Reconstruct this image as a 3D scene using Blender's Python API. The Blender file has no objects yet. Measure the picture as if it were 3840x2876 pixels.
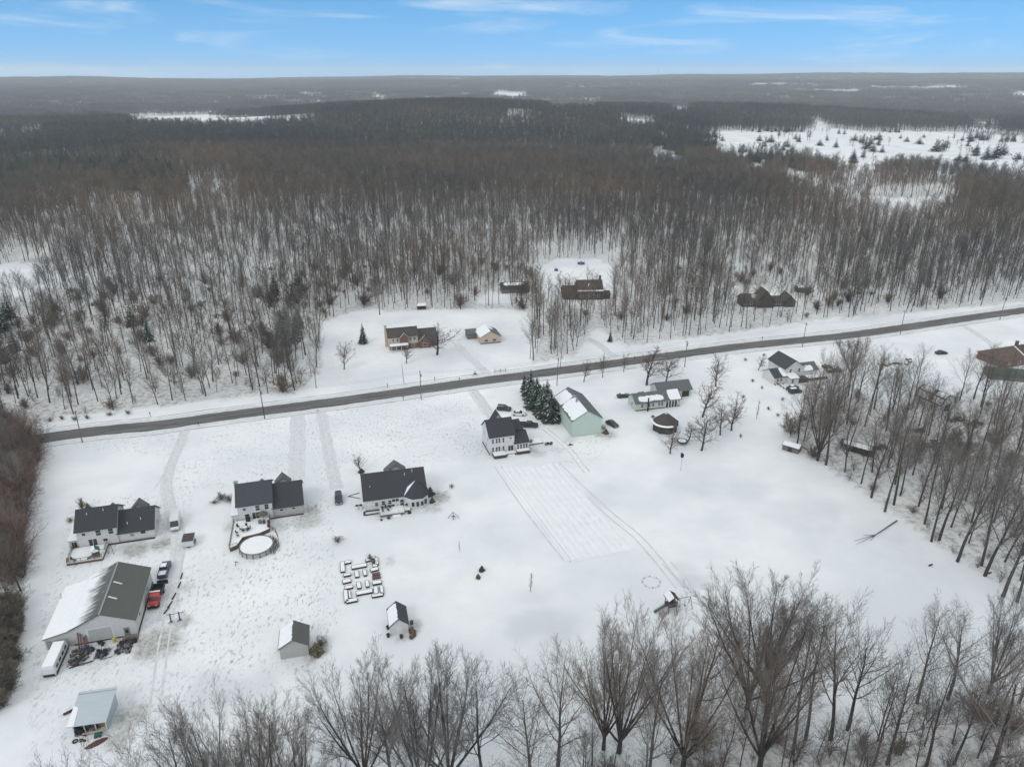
import bpy, math, random
import numpy as np
from mathutils import Vector, Matrix

rnd = random.Random(7)
R = math.radians
scene = bpy.context.scene
COL = scene.collection

# ------------------------------------------------------------------ camera
FOC, HORIZON, CAM_H = 2700.0, 286.0, 100.0          # pixels of the 3840 wide photograph, metres
PITCH = math.atan((1438 - HORIZON) / FOC)
cam_d = bpy.data.cameras.new("camera")
cam = bpy.data.objects.new("camera", cam_d)
COL.objects.link(cam)
cam.location = (0, 0, CAM_H)
cam.rotation_euler = (R(90) - PITCH, 0, 0)
cam_d.sensor_width = 36
cam_d.lens = FOC / 3840 * 36
cam_d.clip_start = 1
cam_d.clip_end = 60000
scene.camera = cam

# ------------------------------------------------------------------ world and sun
SUN_EL, SUN_AZ = R(38), R(215)
CLOUD_SHIFT = (1.2, 0.35, 0)
w = bpy.data.worlds.new("World")
scene.world = w
w.use_nodes = True
nt = w.node_tree
nt.nodes.clear()
N = nt.nodes.new
L = nt.links.new
out = N('ShaderNodeOutputWorld')
bg = N('ShaderNodeBackground')
bg.inputs['Strength'].default_value = 0.10
tc = N('ShaderNodeTexCoord')
sep = N('ShaderNodeSeparateXYZ')
L(tc.outputs['Generated'], sep.inputs[0])
sky = N('ShaderNodeTexSky')
sky.sky_type = 'NISHITA'
sky.sun_disc = False
sky.sun_elevation = SUN_EL
sky.sun_rotation = SUN_AZ
sky.air_density = 1.0
sky.dust_density = 0.3
sky.ozone_density = 3.0
sky.altitude = 300


def mth(op, a, b=None, c=None, clamp=False):
    n = N('ShaderNodeMath')
    n.operation = op
    n.use_clamp = clamp
    for i, v in enumerate((a, b, c)):
        if v is None:
            continue
        if isinstance(v, (int, float)):
            n.inputs[i].default_value = v
        else:
            L(v, n.inputs[i])
    return n.outputs[0]


# the clear blue reaches right down to the skyline: look the sky up higher than the true elevation
zl = mth('ADD', mth('MULTIPLY', mth('ABSOLUTE', sep.outputs[2]), 1.6), 0.42)
cmb = N('ShaderNodeCombineXYZ')
L(sep.outputs[0], cmb.inputs[0]); L(sep.outputs[1], cmb.inputs[1]); L(zl, cmb.inputs[2])
nrm = N('ShaderNodeVectorMath'); nrm.operation = 'NORMALIZE'
L(cmb.outputs[0], nrm.inputs[0])
L(nrm.outputs[0], sky.inputs['Vector'])
hsv = N('ShaderNodeHueSaturation')
hsv.inputs['Hue'].default_value = 0.485
hsv.inputs['Saturation'].default_value = 1.2
hsv.inputs['Value'].default_value = 2.2
L(sky.outputs[0], hsv.inputs['Color'])
# whiter towards the skyline
pale = N('ShaderNodeMix'); pale.data_type = 'RGBA'
pale.inputs[7].default_value = (2.25, 5.45, 8.8, 1)
fz = mth('SUBTRACT', 1.0, mth('MULTIPLY', mth('ABSOLUTE', sep.outputs[2]), 9.5), None, True)
L(mth('MULTIPLY', mth('POWER', fz, 1.3), 0.62), pale.inputs[0])
L(hsv.outputs[0], pale.inputs[6])
# cirrus drawn out sideways and slightly upwards, thickening to an even veil overhead
cd = N('ShaderNodeCombineXYZ')
L(mth('ARCTAN2', sep.outputs[0], sep.outputs[1]), cd.inputs[0])
L(mth('MULTIPLY', mth('ARCSINE', sep.outputs[2]), 1.0), cd.inputs[1])
mp = N('ShaderNodeMapping')
mp.inputs['Rotation'].default_value = (0, 0, R(-8.5))
mp.inputs['Scale'].default_value = (5.0, 34.0, 1)
mp.inputs['Location'].default_value = CLOUD_SHIFT
L(cd.outputs[0], mp.inputs[0])
n1 = N('ShaderNodeTexNoise')
n1.inputs['Scale'].default_value = 1.0
n1.inputs['Detail'].default_value = 8
n1.inputs['Roughness'].default_value = 0.55
n1.inputs['Distortion'].default_value = 0.6
L(mp.outputs[0], n1.inputs['Vector'])
wisp = mth('MULTIPLY', mth('SUBTRACT', n1.outputs[0], 0.495), 3.8, None, True)
wisp = mth('MULTIPLY', mth('POWER', wisp, 1.5), 0.66)
veil = mth('MULTIPLY', mth('SUBTRACT', mth('ABSOLUTE', sep.outputs[2]), 0.12), 3.0, None, True)
veil = mth('MULTIPLY', veil, 0.90)
cl = mth('MAXIMUM', wisp, veil)
mix = N('ShaderNodeMix'); mix.data_type = 'RGBA'
L(cl, mix.inputs[0])
L(pale.outputs[2], mix.inputs[6])
mix.inputs[7].default_value = (8.6, 8.85, 8.8, 1)
L(mix.outputs[2], bg.inputs['Color'])
L(bg.outputs[0], out.inputs['Surface'])

sd = bpy.data.lights.new("sun", 'SUN')
sun = bpy.data.objects.new("sun", sd)
COL.objects.link(sun)
sd.energy = 0.75
sd.angle = R(22)
sd.color = (1.0, 0.95, 0.88)
sdir = Vector((math.sin(SUN_AZ) * math.cos(SUN_EL), math.cos(SUN_AZ) * math.cos(SUN_EL), math.sin(SUN_EL)))
sun.rotation_euler = sdir.to_track_quat('Z', 'Y').to_euler()
sun.location = (0, 0, 300)

scene.view_settings.view_transform = 'Standard'
scene.view_settings.look = 'None'
scene.view_settings.exposure = 0.27
scene.view_settings.gamma = 1.0
scene.view_settings.use_curve_mapping = False
scene.render.engine = 'CYCLES'
scene.cycles.max_bounces = 6
scene.cycles.diffuse_bounces = 2
scene.cycles.volume_bounces = 1
scene.cycles.transparent_max_bounces = 4

# ------------------------------------------------------------------ where things stand
CP, SP = math.cos(PITCH), math.sin(PITCH)


def sstep(x, a, b):
    t = np.clip((x - a) / (b - a), 0, 1)
    return t * t * (3 - 2 * t)


def height(x, y):
    """the lie of the land: level round the houses, a low wooded rise behind, hills at the skyline"""
    x = np.asarray(x, float); y = np.asarray(y, float)
    r = np.hypot(x, y)
    h = 34 * np.exp(-(((x + 190) / 430) ** 2 + ((y - 1700) / 420) ** 2))
    h = h - 16 * sstep(r, 2000, 2600) * (1 - sstep(r, 3200, 4600))
    h = h + 9 * sstep(r, 700, 1100) * np.exp(-(((x - 620) / 420) ** 2 + ((y - 2000) / 260) ** 2)) * 2 + sstep(r, 650, 1000) * (1 - sstep(r, 1500, 2000)) * 5 * np.sin(x / 170 + y / 240)
    h = h + sstep(r, 1100, 2200) * 3 * np.sin(x / 310 + 1.3) * np.sin(y / 270 + 0.4)
    h = h + sstep(r, 3600, 8600) * (72 + 14 * np.sin(x / 1900 + 0.6) + 22 * sstep(x, 0, 5200)
                                    + 9 * np.sin(x / 700 + y / 900) + 4 * np.sin(x / 230) + 12 * np.sin(y / 420 + x / 1500) * sstep(r, 4000, 5200) * (1 - sstep(r, 7800, 8600)))
    return h


def S(u, v, z=0.0):
    """point of the land (plus z) seen at photo pixel u, v (3840 wide)"""
    a = (u - 1920) / FOC; b = (1438 - v) / FOC
    dx, dy, dz = a, CP + b * SP, -SP + b * CP
    r = math.hypot(dx, dy)
    ts = np.geomspace(60, 11900, 900) / r
    gap = CAM_H + dz * ts - z - height(dx * ts, dy * ts)
    hit = np.nonzero(gap <= 0)[0]
    if len(hit) == 0:
        t = ts[-1]
    elif hit[0] == 0:
        t = (z - CAM_H) / dz
    else:
        i = hit[0]
        t = ts[i - 1] + (ts[i] - ts[i - 1]) * gap[i - 1] / (gap[i - 1] - gap[i])
    return (dx * t, dy * t)


def D(u, v, z=0.0):
    return S(u * 1.736, v * 1.736, z)


def crop(k, ox, oy):
    return lambda x, y, z=0.0: S(ox + x / k, oy + y / k, z)


def pip(px, py, poly):
    inside = np.zeros(px.shape, bool)
    n = len(poly)
    for i in range(n):
        x1, y1 = poly[i]; x2, y2 = poly[(i + 1) % n]
        if y1 == y2:
            continue
        c = ((y1 > py) != (y2 > py)) & (px < (x2 - x1) * (py - y1) / (y2 - y1) + x1)
        inside ^= c
    return inside


def unpoly(pts, z=0):
    return [D(p[0], p[1], (p[2] if len(p) > 2 else z)) for p in pts]


# ------------------------------------------------------------------ materials
def nodes_of(m):
    m.use_nodes = True
    t = m.node_tree
    return t, t.nodes['Principled BSDF']


def mat(name, col, rough=0.75, var=0.12, scale=3.0, metal=0.0, bump=0.0, streak=None, spec=0.3):
    m = bpy.data.materials.new(name)
    t, p = nodes_of(m)
    p.inputs['Roughness'].default_value = rough
    p.inputs['Metallic'].default_value = metal
    p.inputs['Specular IOR Level'].default_value = spec
    tx = t.nodes.new('ShaderNodeTexCoord')
    mp_ = t.nodes.new('ShaderNodeMapping')
    if streak:
        mp_.inputs['Scale'].default_value = streak
    t.links.new(tx.outputs['Object'], mp_.inputs[0])
    no = t.nodes.new('ShaderNodeTexNoise')
    no.inputs['Scale'].default_value = scale
    no.inputs['Detail'].default_value = 5
    t.links.new(mp_.outputs[0], no.inputs['Vector'])
    r_ = t.nodes.new('ShaderNodeMix'); r_.data_type = 'RGBA'
    t.links.new(no.outputs[0], r_.inputs[0])
    r_.inputs[6].default_value = tuple(c * (1 - var) for c in col) + (1,)
    r_.inputs[7].default_value = tuple(min(1, c * (1 + var)) for c in col) + (1,)
    t.links.new(r_.outputs[2], p.inputs['Base Color'])
    if bump:
        b = t.nodes.new('ShaderNodeBump')
        b.inputs['Strength'].default_value = bump
        b.inputs['Distance'].default_value = 0.05
        t.links.new(no.outputs[0], b.inputs['Height'])
        t.links.new(b.outputs[0], p.inputs['Normal'])
    return m


def banded(name, col, axis, period, depth=0.12, rough=0.7, var=0.08):
    """clapboard or sheet-metal: fine bands along one local axis"""
    m = mat(name, col, rough, var, 1.2)
    t = m.node_tree; p = t.nodes['Principled BSDF']
    wv = t.nodes.new('ShaderNodeTexWave')
    wv.wave_type = 'BANDS'; wv.bands_direction = axis; wv.wave_profile = 'SAW'
    wv.inputs['Scale'].default_value = 0.314 / period
    tx = t.nodes.new('ShaderNodeTexCoord')
    t.links.new(tx.outputs['Object'], wv.inputs['Vector'])
    b = t.nodes.new('ShaderNodeBump')
    b.inputs['Strength'].default_value = 0.6
    b.inputs['Distance'].default_value = depth * 0.3
    t.links.new(wv.outputs[0], b.inputs['Height'])
    t.links.new(b.outputs[0], p.inputs['Normal'])
    return m


M = {}
M['white_siding'] = banded('white_siding', (0.62, 0.61, 0.59), 'Z', 0.2)
M['grey_siding'] = banded('grey_siding', (0.42, 0.41, 0.39), 'Z', 0.2)
M['green_siding'] = banded('green_siding', (0.46, 0.545, 0.48), 'X', 0.4)
M['pale_green'] = banded('pale_green', (0.47, 0.54, 0.47), 'Z', 0.2)
M['tan_siding'] = banded('tan_siding', (0.52, 0.42, 0.32), 'Z', 0.2)
M['barn_metal'] = banded('barn_metal', (0.52, 0.51, 0.49), 'X', 0.3)
M['brick'] = mat('brick', (0.17, 0.095, 0.075), 0.9, 0.35, 5, bump=0.5)
M['brown_wall'] = mat('brown_wall', (0.072, 0.062, 0.056), 0.9, 0.25, 2)
M['shingle'] = mat('shingle', (0.048, 0.048, 0.052), 0.95, 0.30, 2.2, bump=0.6, streak=(1, 1, 5))
M['shingle_b'] = mat('shingle_b', (0.060, 0.064, 0.070), 0.95, 0.28, 1.6, bump=0.6, streak=(1, 1, 5))
M['shingle_red'] = mat('shingle_red', (0.072, 0.063, 0.061), 0.95, 0.3, 1.8, bump=0.6)
M['shingle_brown'] = mat('shingle_brown', (0.072, 0.062, 0.057), 0.95, 0.35, 1.8, bump=0.6)
M['rust_roof'] = mat('rust_roof', (0.115, 0.078, 0.064), 0.95, 0.5, 0.8, bump=0.4)
M['slate_green'] = mat('slate_green', (0.115, 0.126, 0.126), 0.9, 0.2, 1.5, bump=0.4)
M['barn_roof'] = mat('barn_roof', (0.10, 0.10, 0.09), 0.75, 0.14, 0.6, bump=0.2, streak=(4, 0.4, 1))
M['tin_roof'] = mat('tin_roof', (0.45, 0.49, 0.52), 0.45, 0.10, 0.7, metal=0.3, streak=(0.4, 3, 1))
M['green_tarp'] = mat('green_tarp', (0.05, 0.085, 0.06), 0.8, 0.3, 1)
M['trim'] = mat('trim', (0.66, 0.66, 0.64), 0.6, 0.04)
M['glass'] = mat('glass', (0.025, 0.03, 0.035), 0.15, 0.3, 3, spec=0.6)
M['door_grey'] = banded('door_grey', (0.40, 0.41, 0.38), 'Z', 0.55)
M['wood'] = mat('wood', (0.12, 0.085, 0.06), 0.9, 0.3, 3)
M['wood_grey'] = mat('wood_grey', (0.16, 0.145, 0.125), 0.9, 0.25, 3)
M['wood_dark'] = mat('wood_dark', (0.05, 0.04, 0.035), 0.9, 0.3, 3)
M['plywood'] = mat('plywood', (0.34, 0.20, 0.08), 0.9, 0.3, 1.2)
M['red_plank'] = mat('red_plank', (0.16, 0.08, 0.075), 0.9, 0.3, 4)
M['black'] = mat('black', (0.015, 0.015, 0.017), 0.5, 0.2)
M['rubber'] = mat('rubber', (0.018, 0.018, 0.018), 0.9, 0.2)
M['steel'] = mat('steel', (0.30, 0.31, 0.32), 0.5, 0.15, 3, metal=0.5)
M['blue_steel'] = mat('blue_steel', (0.04, 0.055, 0.12), 0.6, 0.2)
M['blue_fabric'] = mat('blue_fabric', (0.05, 0.08, 0.22), 0.7, 0.2)
M['green_plastic'] = mat('green_plastic', (0.02, 0.12, 0.08), 0.5, 0.2)
M['yellow_plastic'] = mat('yellow_plastic', (0.5, 0.38, 0.08), 0.5, 0.2)
M['junk_rust'] = mat('junk_rust', (0.11, 0.082, 0.068), 0.9, 0.4, 5)
M['junk_grey'] = mat('junk_grey', (0.14, 0.15, 0.16), 0.8, 0.3, 5)
M['paint_red'] = mat('paint_red', (0.42, 0.028, 0.030), 0.35, 0.08, spec=0.5)
M['paint_white'] = mat('paint_white', (0.62, 0.63, 0.62), 0.4, 0.05, spec=0.5)
M['paint_dark'] = mat('paint_dark', (0.03, 0.034, 0.04), 0.35, 0.2, spec=0.5)
M['paint_teal'] = mat('paint_teal', (0.05, 0.085, 0.10), 0.4, 0.3, spec=0.5)
M['paint_maroon'] = mat('paint_maroon', (0.10, 0.03, 0.03), 0.5, 0.2)
M['lamp'] = mat('lamp', (0.7, 0.7, 0.66), 0.2, 0.05)
M['asphalt'] = mat('asphalt', (0.088, 0.086, 0.080), 0.9, 0.16, 0.9, bump=0.3)
def road_mat():
    m = mat('asphalt', (0.088, 0.086, 0.080), 0.9, 0.16, 0.9, bump=0.3)
    t = m.node_tree; p = t.nodes['Principled BSDF']
    tx = t.nodes.new('ShaderNodeTexCoord'); mp_ = t.nodes.new('ShaderNodeMapping')
    mp_.vector_type = 'TEXTURE'
    mp_.inputs['Rotation'].default_value = (0, 0, R(17.2)); mp_.inputs['Scale'].default_value = (14, 1.0, 1)
    no = t.nodes.new('ShaderNodeTexNoise'); no.inputs['Scale'].default_value = .9; no.inputs['Detail'].default_value = 5; no.inputs['Roughness'].default_value = .65
    t.links.new(tx.outputs['Object'], mp_.inputs[0]); t.links.new(mp_.outputs[0], no.inputs['Vector'])
    cr = t.nodes.new('ShaderNodeMapRange'); cr.inputs[1].default_value = .40; cr.inputs[2].default_value = .72; cr.inputs[4].default_value = .62
    t.links.new(no.outputs[0], cr.inputs[0])
    mx = t.nodes.new('ShaderNodeMix'); mx.data_type = 'RGBA'
    t.links.new(cr.outputs[0], mx.inputs[0]); t.links.new(p.inputs['Base Color'].links[0].from_socket, mx.inputs[6]); mx.inputs[7].default_value = (.24, .24, .235, 1)
    t.links.new(mx.outputs[2], p.inputs['Base Color'])
    return m


M['asphalt'] = road_mat()
M['gravel'] = mat('gravel', (0.20, 0.185, 0.165), 0.95, 0.35, 1.4, bump=0.6)


def snow_mat(name, kind):
    """kind: roof (clean), ground (speckled with grass, litter under trees), track (packed, grey)"""
    m = bpy.data.materials.new(name)
    t, p = nodes_of(m)
    p.inputs['Roughness'].default_value = 0.85
    p.inputs['Specular IOR Level'].default_value = 0.15
    n_ = t.nodes.new; l_ = t.links.new

    def noise(scale, detail=4, rough=0.5, vec=None):
        q = n_('ShaderNodeTexNoise')
        q.inputs['Scale'].default_value = scale
        q.inputs['Detail'].default_value = detail
        q.inputs['Roughness'].default_value = rough
        l_(vec or tx.outputs['Object'], q.inputs['Vector'])
        return q.outputs[0]

    def m_(op, a, b=None, clamp=False):
        q = n_('ShaderNodeMath'); q.operation = op; q.use_clamp = clamp
        for i, v in enumerate((a, b)):
            if v is None: continue
            if isinstance(v, (int, float)): q.inputs[i].default_value = v
            else: l_(v, q.inputs[i])
        return q.outputs[0]

    def mixc(f, a, b):
        q = n_('ShaderNodeMix'); q.data_type = 'RGBA'
        l_(f, q.inputs[0])
        for i, c in ((6, a), (7, b)):
            if isinstance(c, tuple): q.inputs[i].default_value = c + (1,)
            else: l_(c, q.inputs[i])
        return q.outputs[2]

    tx = n_('ShaderNodeTexCoord')
    if kind == 'roof':
        c = mixc(noise(1.1), (0.72, 0.73, 0.74), (0.82, 0.82, 0.82))
    elif kind == 'track':
        mp2 = n_('ShaderNodeMapping'); mp2.inputs['Scale'].default_value = (1, 1, 1)
        l_(tx.outputs['Object'], mp2.inputs[0])
        f = m_('MULTIPLY', m_('SUBTRACT', noise(0.9, 6, 0.7, mp2.outputs[0]), 0.36), 3.0, True)
        c = mixc(f, (0.53, 0.535, 0.54), (0.69, 0.695, 0.70))
    else:
        big = m_('MULTIPLY', m_('SUBTRACT', noise(0.030, 5, 0.6), 0.36), 3.2, True)
        c = mixc(big, (0.64, 0.66, 0.68), (0.80, 0.80, 0.79))
        mp3 = n_('ShaderNodeMapping')
        mp3.inputs['Scale'].default_value = (0.35, 1, 1)
        mp3.inputs['Rotation'].default_value = (0, 0, R(-17))
        l_(tx.outputs['Object'], mp3.inputs[0])
        drift = m_('MULTIPLY', m_('SUBTRACT', noise(0.25, 4, 0.6, mp3.outputs[0]), 0.56), 3.0, True)
        c = mixc(m_('MULTIPLY', drift, 0.45), c, (0.60, 0.62, 0.645))
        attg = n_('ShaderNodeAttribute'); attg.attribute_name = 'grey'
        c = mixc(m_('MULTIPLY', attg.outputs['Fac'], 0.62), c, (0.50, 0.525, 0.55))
        # grass tips poking through
        att = n_('ShaderNodeAttribute'); att.attribute_name = 'grass'
        mp4 = n_('ShaderNodeMapping'); mp4.inputs['Scale'].default_value = (1.0, 0.42, 1)
        mp4.inputs['Rotation'].default_value = (0, 0, R(8))
        l_(tx.outputs['Object'], mp4.inputs[0])
        sp = m_('MULTIPLY', m_('SUBTRACT', noise(1.5, 5, 0.75, mp4.outputs[0]), 0.525), 8.0, True)
        sp2 = m_('MULTIPLY', m_('SUBTRACT', noise(0.10, 4, 0.6), 0.36), 4.0, True)
        f = m_('MULTIPLY', m_('MULTIPLY', sp, att.outputs['Fac']), m_('ADD', m_('MULTIPLY', sp2, 0.75), 0.25))
        c = mixc(m_('MULTIPLY', f, 0.95), c, (0.26, 0.25, 0.20))
        # leaf litter, brush and fallen wood under the trees
        att2 = n_('ShaderNodeAttribute'); att2.attribute_name = 'litter'
        lf = m_('MULTIPLY', m_('SUBTRACT', noise(0.55, 7, 0.8), 0.47), 7.0, True)
        lf = m_('MULTIPLY', m_('ADD', m_('MULTIPLY', lf, 0.62), 0.20), att2.outputs['Fac'])
        c = mixc(lf, c, (0.20, 0.165, 0.13))
        # bare, trodden or muddy patches
        att3 = n_('ShaderNodeAttribute'); att3.attribute_name = 'bare'
        bf = m_('MULTIPLY', m_('SUBTRACT', noise(0.9, 6, 0.75), 0.42), 5.0, True)
        bf = m_('MULTIPLY', m_('ADD', m_('MULTIPLY', bf, 0.45), m_('MULTIPLY', att3.outputs['Fac'], 0.45)), att3.outputs['Fac'])
        c = mixc(bf, c, (0.21, 0.195, 0.165))
        b = n_('ShaderNodeBump')
        b.inputs['Strength'].default_value = 0.5
        b.inputs['Distance'].default_value = 0.25
        l_(noise(0.5, 6, 0.65), b.inputs['Height'])
        l_(b.outputs[0], p.inputs['Normal'])
    l_(c, p.inputs['Base Color'])
    return m


M['snow'] = snow_mat('snow', 'ground')
M['roof_snow'] = snow_mat('roof_snow', 'roof')
M['packed'] = snow_mat('packed_snow', 'track')
M['row_snow'] = mat('row_snow', (0.735, 0.745, 0.745), 0.9, 0.10, 0.35)
M['ditch'] = mat('ditch_grass', (0.42, 0.40, 0.36), 0.95, 0.5, 0.5)
M['rut'] = mat('rut_snow', (0.57, 0.575, 0.57), 0.9, 0.32, 0.5)
M['shingle_lt'] = mat('shingle_lt', (0.115, 0.118, 0.122), 0.95, 0.3, 1.6, bump=0.5)


def bark(name, col, var=0.25):
    m = mat(name, col, 0.95, var, 0.8)
    t = m.node_tree; p = t.nodes['Principled BSDF']
    oi = t.nodes.new('ShaderNodeObjectInfo')
    hs = t.nodes.new('ShaderNodeHueSaturation')
    mr = t.nodes.new('ShaderNodeMapRange')
    mr.inputs[3].default_value = 0.65; mr.inputs[4].default_value = 1.45
    t.links.new(oi.outputs['Random'], mr.inputs[0])
    t.links.new(mr.outputs[0], hs.inputs['Value'])
    ms = t.nodes.new('ShaderNodeMath'); ms.operation = 'MULTIPLY_ADD'
    wn = t.nodes.new('ShaderNodeTexWhiteNoise'); wn.noise_dimensions = '1D'
    t.links.new(oi.outputs['Random'], wn.inputs['W'])
    t.links.new(wn.outputs[0], ms.inputs[0]); ms.inputs[1].default_value = 0.8; ms.inputs[2].default_value = 0.6
    t.links.new(ms.outputs[0], hs.inputs['Saturation'])
    t.links.new(p.inputs['Base Color'].links[0].from_socket, hs.inputs['Color'])
    t.links.new(hs.outputs[0], p.inputs['Base Color'])
    return m


def stands(m, a=0.75, b=1.3):
    """stands of different trees: slow change of tint and tone across the land"""
    t = m.node_tree; p = t.nodes['Principled BSDF']
    g = t.nodes.new('ShaderNodeNewGeometry')
    no = t.nodes.new('ShaderNodeTexNoise'); no.inputs['Scale'].default_value = 0.0045; no.inputs['Detail'].default_value = 4
    t.links.new(g.outputs['Position'], no.inputs['Vector'])
    cr = t.nodes.new('ShaderNodeValToRGB')
    cr.color_ramp.elements[0].position = 0.36; cr.color_ramp.elements[0].color = (0.66, 0.76, 0.92, 1)
    cr.color_ramp.elements[1].position = 0.64; cr.color_ramp.elements[1].color = (1.30, 1.20, 1.08, 1)
    e = cr.color_ramp.elements.new(0.5); e.color = (0.92, 0.98, 0.92, 1)
    t.links.new(no.outputs[0], cr.inputs[0])
    mx = t.nodes.new('ShaderNodeMix'); mx.data_type = 'RGBA'; mx.blend_type = 'MULTIPLY'; mx.inputs[0].default_value = 1
    t.links.new(p.inputs['Base Color'].links[0].from_socket, mx.inputs[6]); t.links.new(cr.outputs[0], mx.inputs[7])
    t.links.new(mx.outputs[2], p.inputs['Base Color'])


M['bark'] = bark('bark', (0.062, 0.054, 0.048))
M['twig'] = bark('twig', (0.160, 0.137, 0.119))
M['twig_mid'] = bark('twig_mid', (0.138, 0.108, 0.088))
stands(M['twig_mid'])
M['twig_far'] = bark('twig_far', (0.082, 0.075, 0.070))
stands(M['twig_far'])
M['twig_red'] = bark('twig_red', (0.195, 0.130, 0.112))
M['twig_brown'] = bark('twig_brown', (0.15, 0.115, 0.088))
M['hedge'] = bark('hedge', (0.145, 0.125, 0.100))
M['needles'] = bark('needles', (0.032, 0.050, 0.036))
M['twig_yard'] = bark('twig_yard', (0.155, 0.115, 0.100))
M['needles_snowy'] = bark('needles_snowy', (0.045, 0.058, 0.048))
M['olive'] = bark('olive', (0.095, 0.09, 0.058))
M['gold_leaf'] = bark('gold_leaf', (0.30, 0.22, 0.09))


# ------------------------------------------------------------------ mesh helpers
class MB:
    def __init__(s):
        s.v = []; s.f = []

    def quadbox(s, x0, x1, y0, y1, z0, z1, mtx=None):
        b = len(s.v)
        c = [(x0, y0, z0), (x1, y0, z0), (x1, y1, z0), (x0, y1, z0), (x0, y0, z1), (x1, y0, z1), (x1, y1, z1), (x0, y1, z1)]
        if mtx: c = [tuple(mtx @ Vector(q)) for q in c]
        s.v += c
        s.f += [(b, b + 3, b + 2, b + 1), (b + 4, b + 5, b + 6, b + 7), (b, b + 1, b + 5, b + 4), (b + 1, b + 2, b + 6, b + 5),
                (b + 2, b + 3, b + 7, b + 6), (b + 3, b, b + 4, b + 7)]
        return s
    box = quadbox

    def bar(s, p, q, r=0.05, n=4, r2=None):
        p = Vector(p); q = Vector(q); r2 = r if r2 is None else r2
        d = (q - p).normalized()
        a = d.orthogonal().normalized(); c = d.cross(a)
        b = len(s.v)
        for e, rr in ((p, r), (q, r2)):
            for i in range(n):
                t = 2 * math.pi * (i + .5) / n
                s.v.append(tuple(e + (a * math.cos(t) + c * math.sin(t)) * rr))
        for i in range(n):
            j = (i + 1) % n
            s.f.append((b + i, b + j, b + n + j, b + n + i))
        s.f.append(tuple(b + i for i in reversed(range(n))))
        s.f.append(tuple(b + n + i for i in range(n)))
        return s

    def prism(s, prof, y0, y1, axis='y'):
        """profile (a, z) extruded along axis; axis y: a is x; axis x: a is y; axis z: profile (x, y)"""
        b = len(s.v); n = len(prof)
        for e in (y0, y1):
            for a, z in prof:
                s.v.append((a, e, z) if axis == 'y' else (e, a, z) if axis == 'x' else (a, z, e))
        s.f.append(tuple(b + i for i in range(n)))
        s.f.append(tuple(b + n + i for i in reversed(range(n))))
        for i in range(n):
            j = (i + 1) % n
            s.f.append((b + j, b + i, b + n + i, b + n + j))
        return s

    def slab(s, pts, t):
        """a plate: polygon pts (top) with thickness t downwards"""
        b = len(s.v); n = len(pts)
        s.v += [tuple(p) for p in pts] + [(p[0], p[1], p[2] - t) for p in pts]
        s.f.append(tuple(b + i for i in range(n)))
        s.f.append(tuple(b + n + i for i in reversed(range(n))))
        for i in range(n):
            j = (i + 1) % n
            s.f.append((b + j, b + i, b + n + i, b + n + j))
        return s

    def ring(s, cx, cy, prof, n=24, a0=0, a1=2 * math.pi, cap=False):
        """profile (r, z) turned round the vertical at cx, cy"""
        b = len(s.v); m = len(prof)
        full = abs(a1 - a0 - 2 * math.pi) < 1e-6
        cnt = n if full else n + 1
        for i in range(cnt):
            t = a0 + (a1 - a0) * i / n
            for r, z in prof:
                s.v.append((cx + r * math.cos(t), cy + r * math.sin(t), z))
        for i in range(n):
            j = (i + 1) % cnt
            for k in range(m - 1):
                s.f.append((b + i * m + k, b + j * m + k, b + j * m + k + 1, b + i * m + k + 1))
        if cap:
            s.f.append(tuple(b + i * m + m - 1 for i in range(cnt)))
        return s

    def mesh(s, name):
        me = bpy.data.meshes.new(name)
        me.from_pydata(s.v, [], s.f)
        me.update()
        return me

    def build(s, name, m, parent=None, label=None):
        me = s.mesh(name)
        return link(name, me, m, parent, label)


def recalc(me):
    import bmesh
    bm = bmesh.new(); bm.from_mesh(me)
    bmesh.ops.recalc_face_normals(bm, faces=bm.faces)
    bm.to_mesh(me); bm.free()


def link(name, me, m, parent=None, label=None):
    if m is not None and not me.materials:
        me.materials.append(M[m] if isinstance(m, str) else m)
    if len(me.polygons) < 20000 and not me.get('rc'):
        recalc(me); me['rc'] = 1
    o = bpy.data.objects.new(name, me)
    COL.objects.link(o)
    if parent: o.parent = parent
    if label: o['label'] = label
    return o


def tag(o, label, cat, group=None):
    o['label'] = label; o['category'] = cat
    if group: o['group'] = group
    return o


def thing(name, label, cat, x, y, ang=0, group=None, z=None):
    o = bpy.data.objects.new(name, None)
    COL.objects.link(o)
    o.empty_display_size = 0.5
    o.location = (x, y, float(height(x, y)) if z is None else z)
    o.rotation_euler = (0, 0, R(ang))
    return tag(o, label, cat, group)


def dup(root, x, y, ang, label, group=None, scale=None, z=None):
    r = root.copy(); COL.objects.link(r)
    r.location = (x, y, float(height(x, y)) if z is None else z)
    r.rotation_euler = (0, 0, R(ang))
    if scale: r.scale = scale
    r['label'] = label
    if group: r['group'] = group
    for ch in list(root.children):
        c = ch.copy(); COL.objects.link(c); c.parent = r
        for g in ch.children:
            d = g.copy(); COL.objects.link(d); d.parent = c
    return r


def struct(o, kind='structure'):
    o['kind'] = kind
    return o


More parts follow.
